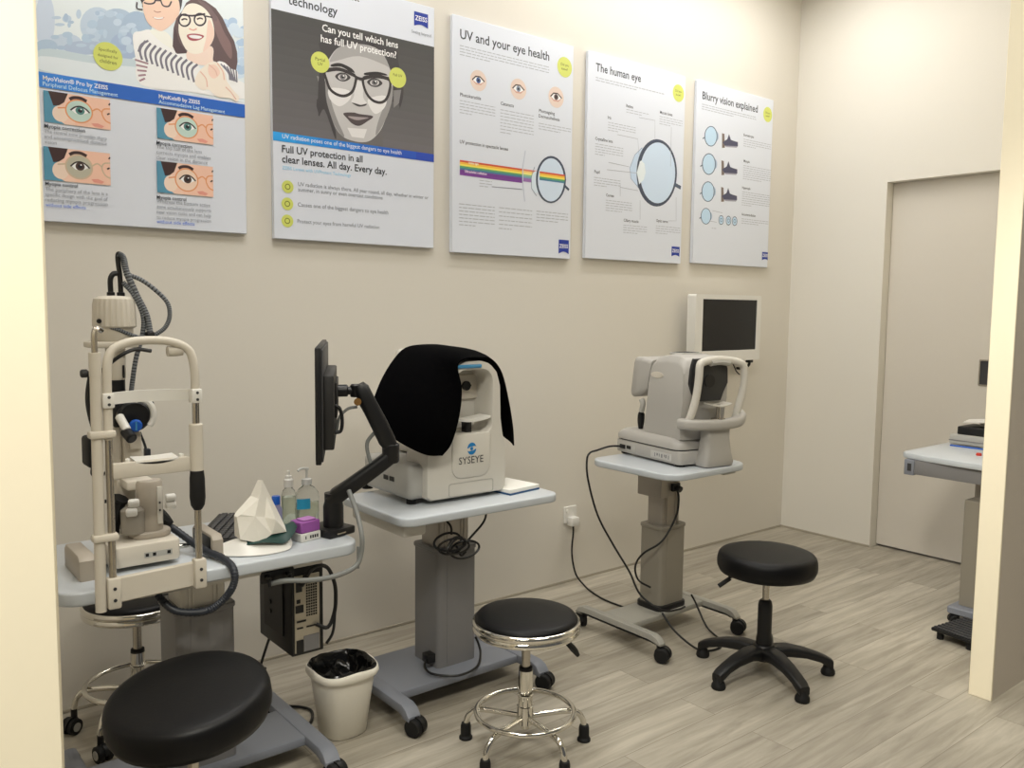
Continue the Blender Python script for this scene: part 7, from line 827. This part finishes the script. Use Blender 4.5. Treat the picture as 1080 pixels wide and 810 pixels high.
# monitor and its arm
ma = empty('monitor_arm', (-3.635, -.845, T0), 'black jointed monitor arm clamped on the right end of the long table', 'monitor arm')
b = B(); b.box((-3.635, -.845, T0+.012), (.10, .115, .024), .005, 2, math.radians(15)); b.mi = 1; b.box((-3.628, -.905, T0+.012), (.035, .004, .004), 0, 1, math.radians(15)); b.build('base', [BLACK, STEEL], ma)
b = B(); b.lathe((-3.628, -.856, T0+.024), [(.03, 0), (.03, .06), (.026, .075), (.026, .1)], 24); b.build('post', BLACK, ma)
dv = Vector((.894, -.447, 0)); pv = Vector((.447, .894, 0))
def bar(P, wds, hts):   # rounded bar through points in the vertical plane of the arm
    q = B(); L = []
    P = [Vector(p) for p in P]
    for i, p in enumerate(P):
        d = (P[min(i+1, len(P)-1)]-P[max(i-1, 0)]).normalized(); u = pv.cross(d).normalized()
        L.append([p+pv*c[0]+u*c[1] for c in rrect(-wds[i], wds[i], -hts[i], hts[i], min(wds[i], hts[i])*.6, 3)])
    q.skin(L); return q
def ap(s, z): return Vector((-3.628, -.856, 0))+dv*s+Vector((0, 0, z))
q = bar([ap(-.012, .815), ap(.01, .835), ap(.05, .862), ap(.13, .918), ap(.165, .945), ap(.178, .96)], [.026, .027, .024, .024, .024, .022], [.018, .024, .023, .022, .022, .02]); q.build('lower_arm', BLACK, ma)
b = B(); b.lathe(ap(.17, .93), [(.022, 0), (.026, .006), (.026, .055), (.02, .06)], 24); b.build('elbow', BLACK, ma)
q = bar([ap(.172, .975), ap(.158, 1.0), ap(.135, 1.05), ap(.10, 1.12), ap(.085, 1.155), ap(.078, 1.168)], [.022, .026, .027, .026, .024, .018], [.02, .026, .026, .024, .022, .014]); q.build('upper_arm', BLACK, ma)
q = bar([ap(.148, .995), ap(.12, 1.045), ap(.085, 1.11), ap(.07, 1.15)], [.012]*4, [.008]*4); q.build('cable_channel', DKGREY, ma)
b = B(); b.lathe(ap(.067, 1.13), [(.014, 0), (.016, .004), (.016, .034), (.012, .038)], 20); b.cyl(ap(.06, 1.149), ap(.0, 1.149), .012); b.cyl(ap(.045, 1.149), ap(.012, 1.149), .018, ch=.003); b.build('tilt_joint', BLACK, ma)
b = B(); b.cyl(ap(.072, 1.118)-pv*.027, ap(.072, 1.118)-pv*.0285, .011); b.build('badge', mat('dull_gold', (150, 112, 62), .4, metal=.5), ma)
b = B(); b.tube([ap(.012, 1.03), ap(.02, 1.07), ap(.045, 1.095), ap(.072, 1.1)], .0045); b.tube([ap(.13, 1.03), ap(.1, .99), ap(.11, .93), ap(.12, .90)], .006); b.build('arm_cable', GREYT, ma)
b = B(); b.tube([ap(.045, .855)-pv*.03, (-3.606, -.96, .80), (-3.612, -1.0, .74), (-3.615, -1.0, .69), (-3.635, -1.0, .655), (-3.70, -1.0, .64), (-3.77, -.99, .64), (-3.83, -.97, .645), (-3.86, -.94, .635)], .0072, n=10); b.tube([(-3.603, -.96, .70), (-3.603, -.96, .635)], .004, smooth=4); b.build('cable_sleeve', GREYT, ma)
mo = empty('computer_monitor', (-3.652, -.845, 1.13), 'flat black monitor seen edge on, held by the jointed arm', 'monitor')
MM = Matrix.Translation((-3.652, -.845, 1.133)) @ Matrix.Rotation(PI/2-math.radians(28.3), 4, 'Z')   # local x along the panel (away), local -y = back of panel
b = B(); b.M = MM; b.bx(-.27, .27, -.003, .012, -.156, .156, .003); b.build('panel', BLACK, mo)
b = B(); b.M = MM; b.bx(-.26, .26, -.008, -.003, -.15, .15, .003); b.build('back_cover', DKGREY, mo)
b = B(); b.M = MM; b.bx(-.235, .18, -.036, -.006, -.122, .08, .005); b.bx(-.12, .12, -.042, -.036, -.05, .05, .003); b.build('electronics_bulge', mat('black_grey_plastic', (38, 37, 36), .5), mo)
b = B(); b.M = MM; b.bx(-.262, .262, .0121, .0125, -.145, .15); b.build('screen', SCREEN, mo)
b = B(); b.M = MM; b.tube([(-.16, -.034, -.085), (-.16, -.052, -.08), (-.155, -.056, -.05), (-.15, -.05, -.02), (-.15, -.036, -.01)], .005); b.build('video_plug', BLACK, mo)

# computer under the table
pc = empty('computer_tower', (-3.665, -.67, .30), 'small black computer hung under the right end of the long table', 'computer')
X0, X1, Y0, Y1, Z0, Z1 = -3.728, -3.624, -.78, -.53, .335, .615
b = B(); b.bx(X0, X1, Y0+.004, Y1, Z0, Z1, .004); b.build('case', BLACK, pc)
b = B(); b.bx(X0+.008, X1-.014, Y0, Y0+.005, Z0+.01, Z1-.03, .002); b.mi = 1
rr = random.Random(4)
for i in range(5):
    for j in range(13): b.bx(X0+.045+i*.0075, X0+.0505+i*.0075, Y0-.0008, Y0+.001, Z0+.12+j*.0085, Z0+.126+j*.0085)
for (x, z, w_, h_) in ((.012, .20, .02, .03), (.014, .165, .012, .012), (.010, .135, .026, .024), (.014, .105, .03, .006), (.045, .085, .03, .005), (.014, .085, .02, .005), (.014, .235, .012, .006), (.035, .24, .014, .01)): b.bx(X0+x, X0+x+w_, Y0-.0015, Y0+.001, Z0+z, Z0+z+h_)
b.mi = 2; b.bx(X0+.036, X1-.018, Y0-.003, Y0+.001, Z0+.012, Z0+.06)
b.mi = 1; b.bx(X0+.012, X0+.034, Y0-.003, Y0+.001, Z0+.012, Z0+.05)
b.build('port_panel', [PORT, BLACK, GREYC], pc)
b = B(); b.bx(X0-.004, X1+.002, -.72, -.58, Z1, .655, .002); b.bx(X0+.02, X1+.0, -.70, -.60, .65, .688); b.bx(X0-.005, X0-.001, -.72, -.58, Z0+.05, Z1); b.build('hanger_bracket', BLACK, pc)
b = B()
for z in (.47, .44): b.cyl((X0-.008, -.63, z), (X0-.001, -.63, z), .007)
b.build('bracket_screw', BLACK, pc)
b = B(); b.tube([(X0+.03, Y0-.004, Z1-.06), (X0+.05, Y0-.04, Z1+.0), (X1-.01, Y0-.04, Z1-.005), (X1+.02, Y0-.03, Z1-.06), (X1+.03, Y0-.02, Z1-.11), (X1+.025, Y0-.02, Z1-.16), (X1+.0, Y0-.025, Z1-.20), (X1-.03, Y0-.005, Z1-.19)], .006); b.tube([(X1+.028, Y0-.02, Z1-.15), (X1+.02, Y0-.02, Z1-.22), (X1-.0, Y0-.015, Z1-.255)], .0045); b.build('black_cables', BLACK, pc)
b = B(); b.tube([(X0+.03, Y1-.02, Z0), (X0+.01, Y1-.02, Z0-.05), (X0-.01, Y1-.01, Z0-.13), (X0+.0, Y1+.03, .10), (-3.70, -.49, .02)], .0045); b.build('power_cord', BLACK, pc)
# ---------------------------------------------------------------- fundus camera on the middle table, and its cloth
def polar(poly, c, n=64):
    out = []
    for i in range(n):
        a = 2*PI*i/n; d = (math.cos(a), math.sin(a)); best = None
        for j in range(len(poly)):
            p, q = poly[j], poly[(j+1) % len(poly)]; ex, ez = q[0]-p[0], q[1]-p[1]; det = d[0]*ez-d[1]*ex
            if abs(det) < 1e-12: continue
            t = ((p[0]-c[0])*ez-(p[1]-c[1])*ex)/det; u = ((p[0]-c[0])*d[1]-(p[1]-c[1])*d[0])/det
            if t > 0 and -1e-6 <= u <= 1+1e-6: best = t if best is None else max(best, t)
        out.append((c[0]+d[0]*best, c[1]+d[1]*best))
    return out
fc = empty('eye_camera', (-3.04, -.55, .72), 'large white eye imaging instrument with blue emblem and dark lettering, under a black cloth', 'eye camera')
outer = [(-3.213, .733), (-3.213, .89), (-3.19, .935), (-3.155, .97), (-3.142, 1.02), (-3.138, 1.12), (-3.122, 1.165), (-3.09, 1.198), (-3.05, 1.212), (-2.99, 1.213), (-2.945, 1.2), (-2.915, 1.17), (-2.899, 1.12), (-2.895, 1.0), (-2.885, .94), (-2.872, .90), (-2.871, .733)]
inner = rrect(-3.098, -2.935, .955, 1.178, .04, 6, (.045, .05, .03, .03))
cc = (-3.016, 1.04)
po, pi_ = polar(outer, cc, 96), polar(inner, cc, 96)
def off(ps, k): return [(cc[0]+(p[0]-cc[0])*k, cc[1]+(p[1]-cc[1])*k) for p in ps]
b = B(); ring = [(off(po, .985), -.727), (po, -.718), (po, -.60), (pi_, -.60), (pi_, -.719), (off(pi_, 1.03), -.727)]
b.skin([[(p[0], y, p[1]) for p in ps] for ps, y in ring], wrap=True); b.build('front_shell', PLAST, fc, 50)
b = B(); b.prism(rrect(-3.11, -2.945, .80, .955, .04, 6, (.006, .006, .04, .04)), 'y', -.7315, -.722, .003, 2); b.build('badge_plate', PLAST, fc)
b = B(); b.frame(rrect(-3.122, -2.928, .738, .785, .008, 2), rrect(-3.12, -2.93, .740, .783, .007, 2), 'y', -.7285, -.726); b.build('lower_groove', GREYP, fc)
b = B()   # emblem: two blue swirls and a centre dot
ex, ez, n = -3.028, .902, 20
for q in (0, PI):
    A, C = [], []
    for i in range(n+1):
        t = i/n; a = q+.3+t*2.75; ro = .0215; ri = .0215-.0135*math.sin(PI*t)**.8-.001
        A.append((ex+ro*math.cos(a)*.9, -.7325, ez+ro*math.sin(a))); C.append((ex+ri*math.cos(a)*.9+.003*math.cos(q), -.7325, ez+ri*math.sin(a)))
    b.skin([A, C], closed=False, cap=False)
b.cyl((ex, -.7315, ez), (ex, -.7327, ez), .006); b.build('emblem', mat('azure_print', (34, 126, 190), .4), fc)['label'] = 'round blue swirl emblem'
tb = text_bm('SYSEYE', 0); xs = [v.co.x for v in tb.verts]; sc = .106/(max(xs)-min(xs)); mn = min(xs); b = B(); tb.verts.index_update(); vv = [b._v((-3.083+(v.co.x-mn)*sc, -.7322, .85+v.co.y*sc*1.05)) for v in tb.verts]
for f in tb.faces: b.face([vv[v.index] for v in f.verts])
tb.free(); b.build('lettering', mat('dark_ink', (40, 40, 46), .5), fc)
b = B(); b.bx(-3.10, -2.985, -.7325, -.69, 1.186, 1.199, .004); b.build('blue_strip', SKYBL, fc)
b = B(); b.bx(-3.15, -2.885, -.62, -.38, .86, 1.19, .03, 3); b.build('head_housing', PLAST, fc)
b = B(); b.bx(-3.02, -2.905, -.632, -.615, 1.065, 1.155, .006); b.mi = 1; b.cyl((-2.985, -.632, 1.115), (-2.985, -.642, 1.115), .017); b.bx(-3.01, -2.96, -.634, -.631, 1.112, 1.118); b.build('lens_plate', [CREAM, BLACK], fc)
b = B(); L = []
for i in range(11):
    t = i/10; x = -3.095+.155*t; h = .010*math.sin(PI*t); L.append([(x, -.725, 1.005-h), (x, -.66, 1.005-h), (x, -.66, 1.013-h*.7), (x, -.725, 1.013-h*.7)])
b.skin(L); b.build('chin_rest', WHITE, fc, 60)
b = B(); b.bx(-3.03, -3.005, -.70, -.67, .955, .998, .002); b.build('chin_post', BLACK, fc)
b = B(); b.bx(-3.265, -2.88, -.70, -.38, .738, .86, .02, 3); b.build('base_housing', GREYP, fc)
b = B()
for x in (-3.23, -2.92):
    for y in (-.66, -.35): b.cyl((x, y, .72), (x, y, .74), .02)
b.build('foot', BLACKR, fc)
b = B(); b.bx(-3.267, -3.264, -.60, -.57, .79, .806); b.bx(-3.267, -3.264, -.56, -.53, .79, .806); b.build('socket', BLACK, fc)
b = B(); b.bx(-3.135, -2.98, -.49, -.38, 1.13, 1.242, .02, 3); b.build('operator_display', PLAST, fc)
cl = B()
rows = [  # front to back; left hem ... over the top ... right hem
 [(-3.178, -.77, .897), (-3.15, -.785, .94), (-3.112, -.775, 1.03), (-3.092, -.76, 1.12), (-3.10, -.745, 1.195), (-3.07, -.742, 1.222), (-3.0, -.736, 1.224), (-2.925, -.71, 1.214), (-2.858, -.685, 1.16), (-2.822, -.68, 1.06), (-2.804, -.685, .96), (-2.797, -.685, .885)],
 [(-3.255, -.775, .91), (-3.235, -.785, .98), (-3.20, -.76, 1.08), (-3.165, -.72, 1.165), (-3.135, -.69, 1.222), (-3.08, -.67, 1.245), (-3.0, -.66, 1.243), (-2.91, -.645, 1.228), (-2.835, -.635, 1.165), (-2.795, -.635, 1.06), (-2.778, -.635, .96), (-2.772, -.635, .89)],
 [(-3.345, -.735, .965), (-3.32, -.73, 1.03), (-3.275, -.70, 1.115), (-3.215, -.655, 1.19), (-3.16, -.62, 1.236), (-3.09, -.60, 1.256), (-3.0, -.59, 1.254), (-2.91, -.58, 1.236), (-2.835, -.575, 1.17), (-2.80, -.575, 1.08), (-2.785, -.575, .99), (-2.78, -.575, .92)],
 [(-3.40, -.66, 1.04), (-3.37, -.64, 1.085), (-3.315, -.60, 1.15), (-3.245, -.56, 1.212), (-3.18, -.535, 1.252), (-3.10, -.52, 1.262), (-3.0, -.51, 1.258), (-2.92, -.50, 1.236), (-2.865, -.50, 1.175), (-2.84, -.50, 1.11), (-2.835, -.50, 1.05), (-2.834, -.50, 1.02)]]
cl.grid(rows, 4, 6, .004); tag(cl.build('black_cloth', CLOTH, None, 80), 'black cloth draped over the top of the large white instrument', 'cloth')
pd = empty('paper_pad', (-2.80, -.66, .72), 'white pad with a dark blue edge on the right end of the middle table', 'pad')
b = B(); b.box((-2.812, -.672, .7235), (.16, .17, .007), .001, 1, math.radians(8)); b.build('backing', mat('dark_blue_card', (44, 84, 128), .5), pd)
b = B(); b.box((-2.812, -.672, .7335), (.158, .168, .013), .001, 1, math.radians(8)); b.build('pages', PAPER, pd)
b = B(); P = []
for i in range(70):
    a = i*.42; P.append((-3.17+.05*math.cos(a)*(1+.2*math.sin(i*.35))+i*.0009, -.80+.02*math.sin(a*.7), .60+.028*math.sin(a)*(1+.25*math.cos(i*.23))-i*.0004))
b.tube(P, .0042, n=6, smooth=2)
b.tube([(-3.10, -.80, .59), (-3.07, -.79, .605), (-3.0, -.77, .645), (-2.965, -.74, .685)], .004); b.tube([(-3.16, -.80, .63), (-3.165, -.80, .66), (-3.17, -.75, .688)], .004); b.tube([(-3.14, -.80, .585), (-3.12, -.80, .55), (-3.10, -.80, .56)], .0042)
tag(b.build('cable_bundle', BLACK), 'coiled black cable bundle hanging under the middle table', 'cable')

# ---------------------------------------------------------------- autorefractor on the right table
ar = empty('autorefractor', (-1.865, -.655, .74), 'white eye testing instrument with curved patient arch and dark front', 'autorefractor')
AM = Matrix.Translation((-1.865, -.655, .74)) @ Matrix.Rotation(math.radians(-9), 4, 'Z')
def A(): q = B(); q.M = AM; return q
b = A()
for x in (-.11, .08):
    for y in (-.18, .19): b.cyl((x, y, 0), (x, y, .012), .022)
b.build('foot', BLACKR, ar)
b = A(); b.prism(rrect(-.145, .115, -.215, .225, .02, 4), 'z', .010, .066, .004, 2); b.build('base', AUTO, ar)
b = A(); b.bx(-.1465, -.143, .08, .205, .018, .052, .002); b.mi = 1; b.bx(-.148, -.1455, .15, .19, .026, .045); b.bx(-.148, -.1455, .11, .14, .03, .045); b.build('socket_panel', [GREYP, BLACK], ar)
b = A(); b.bx(-.1465, -.144, -.165, -.03, .02, .05); b.mi = 1
for i, y in enumerate((-.15, -.135, -.122, -.108, -.09, -.078, -.06)): b.bx(-.1472, -.146, y, y+(.008 if i % 2 else .004), .026+(i % 3)*.003, .042)
b.build('rating_plate', [mat('pale_grey_label', (196, 194, 190), .5), mat('mid_grey_ink', (130, 130, 132), .5)], ar)
b = A(); b.prism(rrect(-.14, .11, -.20, .22, .04, 5), 'z', .066, .074); b.build('gap', DKGREY, ar)
b = A(); L = []
for (z, k) in ((.072, 1.0), (.088, 1.0), (.105, .95), (.116, .86), (.119, .7)):
    L.append([(p[0]*k-.015*(1-k), p[1]*k+.005, z) for p in rrect(-.148, .118, -.212, .228, .045, 6)])
b.skin(L); b.build('slide', AUTO, ar, 45)
b = A(); pr = [(.055, .112), (.06, .16), (.045, .26), (.035, .36), (.02, .43), (-.02, .458), (-.09, .468), (-.16, .464), (-.195, .448), (-.212, .42), (-.212, .30), (-.20, .24), (-.195, .18), (-.20, .112)]
L = []
for x, k in ((-.122, .80), (-.116, .93), (-.10, .985), (-.07, 1.0), (.07, 1.0), (.10, .985), (.116, .93), (.122, .80)):
    L.append([(x, -.075+(y+.075)*(k if k > .9 else .92), .112+(z-.112)*(k if k > .85 else .90)) for y, z in pr])
b.skin(L); b.build('head', AUTO, ar, 40)
b = A(); b.prism([(-.085, .455), (.085, .455), (.105, .41), (.108, .35), (.085, .31), (.07, .275), (-.065, .275), (-.09, .31), (-.105, .35), (-.1, .41)], 'y', -.222, -.205, .005, 2); b.mi = 1; b.cyl((0, -.222, .36), (0, -.226, .36), .028); b.build('front_window', [mat('charcoal_plastic', (44, 44, 46), .35), BLACK], ar)
b = A(); b.bx(-.05, .06, -.11, -.02, .462, .472, .004); b.mi = 1
for i in range(4): b.bx(-.04, .05, -.10+i*.02, -.09+i*.02, .472, .4735)
b.build('top_grille', [GREYP, DKGREY], ar)
b = A(); L = []
for y, z0, z1, hw in ((.04, .30, .435, .10), (.09, .27, .445, .115), (.13, .262, .445, .118), (.145, .27, .435, .11)):
    L.append([(p[0], y+(.02 if p[1] < .35 else 0), p[1]) for p in rrect(-hw, hw, z0, z1, .02, 3)])
b.skin(L); b.build('operator_display', AUTO, ar, 45)
b = A(); b.tube([(-.10, .10, .255), (-.10, .09, .235), (-.10, .10, .20)], .012); b.build('hinge', GREYP, ar)
b = A(); b.tube([(-.085, .12, .118), (-.085, .12, .15), (-.085, .118, .185), (-.085, .116, .195)], .014, rs=lambda t: .010+.006*math.sin(PI*t)); b.build('joystick', BLACKR, ar)
b = A(); b.prism(rrect(-.128, -.122, .33, .37, .003, 2), 'z', .3, .3001); 
L = [[(-.1205, -.03+.045*math.cos(2*PI*i/24), .375+.016*math.sin(2*PI*i/24)) for i in range(24)], [(-.1235, -.03+.04*math.cos(2*PI*i/24), .375+.013*math.sin(2*PI*i/24)) for i in range(24)]]
b = A(); b.skin(L); b.build('side_emblem', CREAM, ar)
b = A(); L = []
for z, hw, y0, y1 in ((.004, .08, -.275, -.20), (.02, .082, -.28, -.20), (.06, .072, -.275, -.205), (.12, .066, -.27, -.21), (.185, .066, -.27, -.21)): L.append([(.025+p[0], p[1], z) for p in rrect(-hw, hw, y0, y1, .02, 4)])
b.skin(L); b.build('chin_pillar', AUTO, ar, 45)
b = A(); P = [(-.135, -.20, .185), (-.12, -.235, .185), (-.07, -.262, .182), (.03, -.27, .18), (.125, -.262, .186), (.17, -.238, .2), (.182, -.215, .21)]
L = []; PP = spline([Vector(p) for p in P], 5)
for i, p in enumerate(PP):
    d = (PP[min(i+1, len(PP)-1)]-PP[max(i-1, 0)]).normalized(); sdir = Vector((d.y, -d.x, 0)).normalized()
    L.append([p+sdir*c[0]+Vector((0, 0, c[1])) for c in rrect(-.024, .024, -.022, .022, .014, 3)])
b.skin(L); b.build('rest_bar', AUTO, ar, 50)
b = A(); b.tube([(-.12, -.225, .185), (-.112, -.24, .22), (-.095, -.25, .30), (-.088, -.255, .38), (-.086, -.255, .42), (-.078, -.253, .437), (-.055, -.248, .443), (-.01, -.236, .448), (.05, -.23, .45), (.11, -.238, .444), (.148, -.248, .434), (.166, -.252, .415), (.172, -.252, .37), (.17, -.245, .31), (.158, -.235, .245), (.15, -.225, .19)], .0165, n=14); b.build('patient_arch', PLAST, ar, 60)
b = A(); b.tube([(-.02, -.248, .437), (.04, -.238, .44), (.09, -.242, .435)], .013); b.build('forehead_pad', GREYP, ar)
b = A(); b.cyl((.19, -.225, .195), (.205, -.228, .195), .014, ch=.003); b.build('arch_knob', GREYP, ar)
b = A(); b.tube([(.11, -.245, .43), (.125, -.25, .40), (.145, -.25, .385)], .0025); b.build('lamp_wire', BLACK, ar)
b = A(); b.cyl((.03, -.25, .19), (.03, -.25, .262), .0085); b.lathe((.03, -.25, .198), [(.03, 0), (.03, .006), (.01, .008)], 20); b.build('chin_post', STEEL, ar)
b = A(); L = []
for i in range(9):
    t = i/8; x = -.025+.11*t; h = .008*math.sin(PI*t); L.append([(x, -.275, .262-h), (x, -.22, .266-h), (x, -.22, .271-h), (x, -.275, .267-h)])
b.skin(L); b.build('chin_rest', PLAST, ar, 60)

# cables of the right table and the wall socket
so = empty('wall_socket', (-1.874, 0, .352), 'white wall socket with white plug low on the back wall', 'socket')
b = B(); b.prism(rrect(-1.917, -1.831, .31, .396, .006, 3), 'y', -.01, 0, .002, 1); b.build('face_plate', WHITE, so)
b = B(); b.bx(-1.90, -1.848, -.05, -.0105, .30, .345, .006); b.build('plug', WHITE, so)
b = B(); b.bx(-1.905, -1.893, -.0135, -.0095, .365, .382, .001); b.build('rocker_switch', PAPER, so)
def cable(pts, label, r=.0045, m=BLACK):
    b = B(); b.tube(pts, r); return tag(b.build('power_cable', m), label, 'cable')
cable([(-1.874, -.03, .305), (-1.875, -.032, .26), (-1.885, -.035, .16), (-1.88, -.06, .06), (-1.86, -.10, .008), (-1.90, -.2, .006), (-1.93, -.32, .006), (-1.93, -.45, .006), (-1.93, -.55, .006)], 'black cable running down from the white wall socket to the floor')
cable([(-1.988, -.475, .778), (-2.06, -.46, .782), (-2.14, -.46, .772), (-2.19, -.465, .765), (-2.212, -.47, .735), (-2.212, -.48, .65), (-2.19, -.52, .50), (-2.155, -.58, .38), (-2.13, -.66, .27), (-2.12, -.72, .18), (-2.07, -.80, .125), (-1.98, -.81, .112), (-1.93, -.805, .112)], 'black cable looping from the white instrument down to the taupe column foot')
cable([(-1.985, -.785, .638), (-1.985, -.80, .60), (-2.0, -.80, .52), (-2.06, -.78, .42), (-2.11, -.72, .36), (-2.125, -.69, .30), (-2.115, -.70, .24), (-2.08, -.74, .21)], 'short black cable hanging from the plug on the taupe column')
cable([(-2.07, -.80, .112), (-2.08, -.88, .06), (-2.05, -.98, .007), (-1.98, -1.02, .006), (-1.90, -.98, .006), (-1.87, -.88, .03), (-1.86, -.81, .112), (-1.87, -.79, .15)], 'black cable loop hanging to the floor from the taupe column base')
b = B(); b.bx(-2.01, -1.962, -.79, -.7755, .625, .66, .004); b.cyl((-1.986, -.79, .642), (-1.986, -.81, .636), .014, n=14); b.build('column_plug', BLACK, rt)

# ---------------------------------------------------------------- wall monitor
wm = empty('wall_monitor', (-.78, 0, 1.3), 'small white framed monitor with dark screen mounted by the corner', 'monitor')
b = B(); b.frame(rrect(-1.082, -.485, 1.108, 1.482, .012, 3), rrect(-1.02, -.522, 1.168, 1.456, .003, 3), 'y', -.128, -.07); b.bx(-1.07, -.497, -.075, -.065, 1.12, 1.47, .004); b.build('frame', WHITE, wm)
b = B(); b.bx(-1.021, -.521, -.122, -.118, 1.167, 1.457); b.build('screen', SCREEN, wm)
b = B(); b.bx(-.83, -.73, -.066, -.05, 1.25, 1.35, .003); b.bx(-.80, -.76, -.055, 0, 1.27, 1.33, .003); b.bx(-.83, -.73, -.012, 0, 1.22, 1.38, .002); b.build('wall_bracket', STEEL, wm)
b = B(); b.bx(-.56, -.525, -.115, -.085, 1.09, 1.109, .003); b.tube([(-.54, -.10, 1.092), (-.54, -.095, 1.075), (-.535, -.07, 1.06), (-.53, -.03, 1.05), (-.53, -.004, 1.05)], .008); b.build('cable_plug', BLACK, wm)

# ---------------------------------------------------------------- desk at the right, half behind the partition
dk = empty('instrument_desk', (-.62, -1.5, 0), 'white desk with grey apron and single column behind the right jamb', 'desk')
TD = .74
top = [(-.852, -1.215), (-.835, -1.19), (-.80, -1.18), (-.12, -1.18), (-.10, -1.2), (-.10, -1.74), (-.12, -1.76), (-.86, -1.76), (-.888, -1.74), (-.892, -1.6), (-.886, -1.45), (-.87, -1.3)]
b = B(); b.prism(top, 'z', TD-.028, TD, .006, 2); b.build('desktop', WHITEG, dk)
b = B(); b.bx(-.868, -.845, -1.72, -1.235, TD-.095, TD-.028, .004); b.bx(-.845, -.15, -1.25, -1.232, TD-.095, TD-.028, .003); b.mi = 1; b.bx(-.874, -.84, -1.262, -1.215, TD-.10, TD-.028, .004); b.mi = 2; b.bx(-.8755, -.873, -1.25, -1.232, TD-.08, TD-.045); b.build('apron', [GREYC, BLUEG, DKGREY], dk)
b = B(); b.prism(rrect(-.832, -.68, -1.56, -1.475, .012, 3), 'z', .075, .56, .003, 1); b.mi = 1; b.prism(rrect(-.765, -.70, -1.548, -1.488, .012, 3), 'z', .56, TD-.028); b.build('column', [TAUPE, ALU], dk)
b = B(); b.prism(rrect(-.89, -.60, -1.70, -1.45, .015, 3), 'z', .045, .076, .004, 1); b.build('base', BLUEG, dk)
for x, y in ((-.86, -1.49), (-.64, -1.48), (-.86, -1.68), (-.64, -1.68)): caster(dk, x, y, 2.4, .05, .02, .011)
fp = empty('pedal_board', (-1.05, -1.58, 0), 'black ribbed pedal board on the floor beside the right jamb', 'pedal')
FM = Matrix.Translation((-1.03, -1.60, .0)) @ Matrix.Rotation(math.radians(-8), 4, 'Z')
b = B(); b.M = FM; b.bx(-.12, .12, -.10, .085, .035, .05, .004); b.mi = 1
for i in range(9): b.bx(-.112+i*.0265, -.098+i*.0265, -.092, .078, .05, .056, .002, 1)
b.build('tread', [BLACK, DKGREY], fp)
b = B(); b.M = FM
for x in (-.09, .09):
    for y in (-.07, .06): b.cyl((x, y, 0), (x, y, .036), .014)
b.build('foot', BLACKR, fp)
cb = empty('instrument_case', (-.3, -1.3, TD), 'flat grey case with black top lying on the right desk', 'case')
b = B(); b.bx(-.42, -.2, -1.42, -1.215, TD+.006, TD+.052, .004); b.mi = 1; b.bx(-.422, -.198, -1.422, -1.213, TD+.022, TD+.026); b.build('body', [GREYP, GREYC], cb)
b = B(); b.bx(-.395, -.22, -1.42, -1.24, TD+.052, TD+.092, .004); b.build('top_block', BLACK, cb)
b = B(); b.bx(-.47, -.455, -1.46, -1.24, TD, TD+.006, .002); tag(b.build('blue_folder', BLUE), 'blue strip lying in front of the grey case on the right desk', 'folder')
b = B(); b.lathe((-.655, -1.455, TD), [(.012, 0), (.013, .004), (.011, .012), (.006, .013)], 18); tag(b.build('red_cap', RED), 'small red cap lying on the right desk by the jamb', 'cap')
b = B(); b.grid([[(-.36, -1.40, TD+.125), (-.28, -1.40, TD+.128), (-.2, -1.40, TD+.125)], [(-.37, -1.32, TD+.118), (-.28, -1.32, TD+.128), (-.2, -1.32, TD+.118)], [(-.36, -1.25, TD+.11), (-.28, -1.25, TD+.12), (-.2, -1.25, TD+.11)]], 4, 4, .004); pt = empty('paper_tray', (-.28, -1.32, TD+.092), 'white curved tray standing on the black topped case', 'tray'); b.build('tray', WHITE, pt)
b = B(); b.cyl((-.28, -1.32, TD+.092), (-.28, -1.32, TD+.124), .02); b.build('stem', WHITE, pt)
bpy.context.view_layer.update()
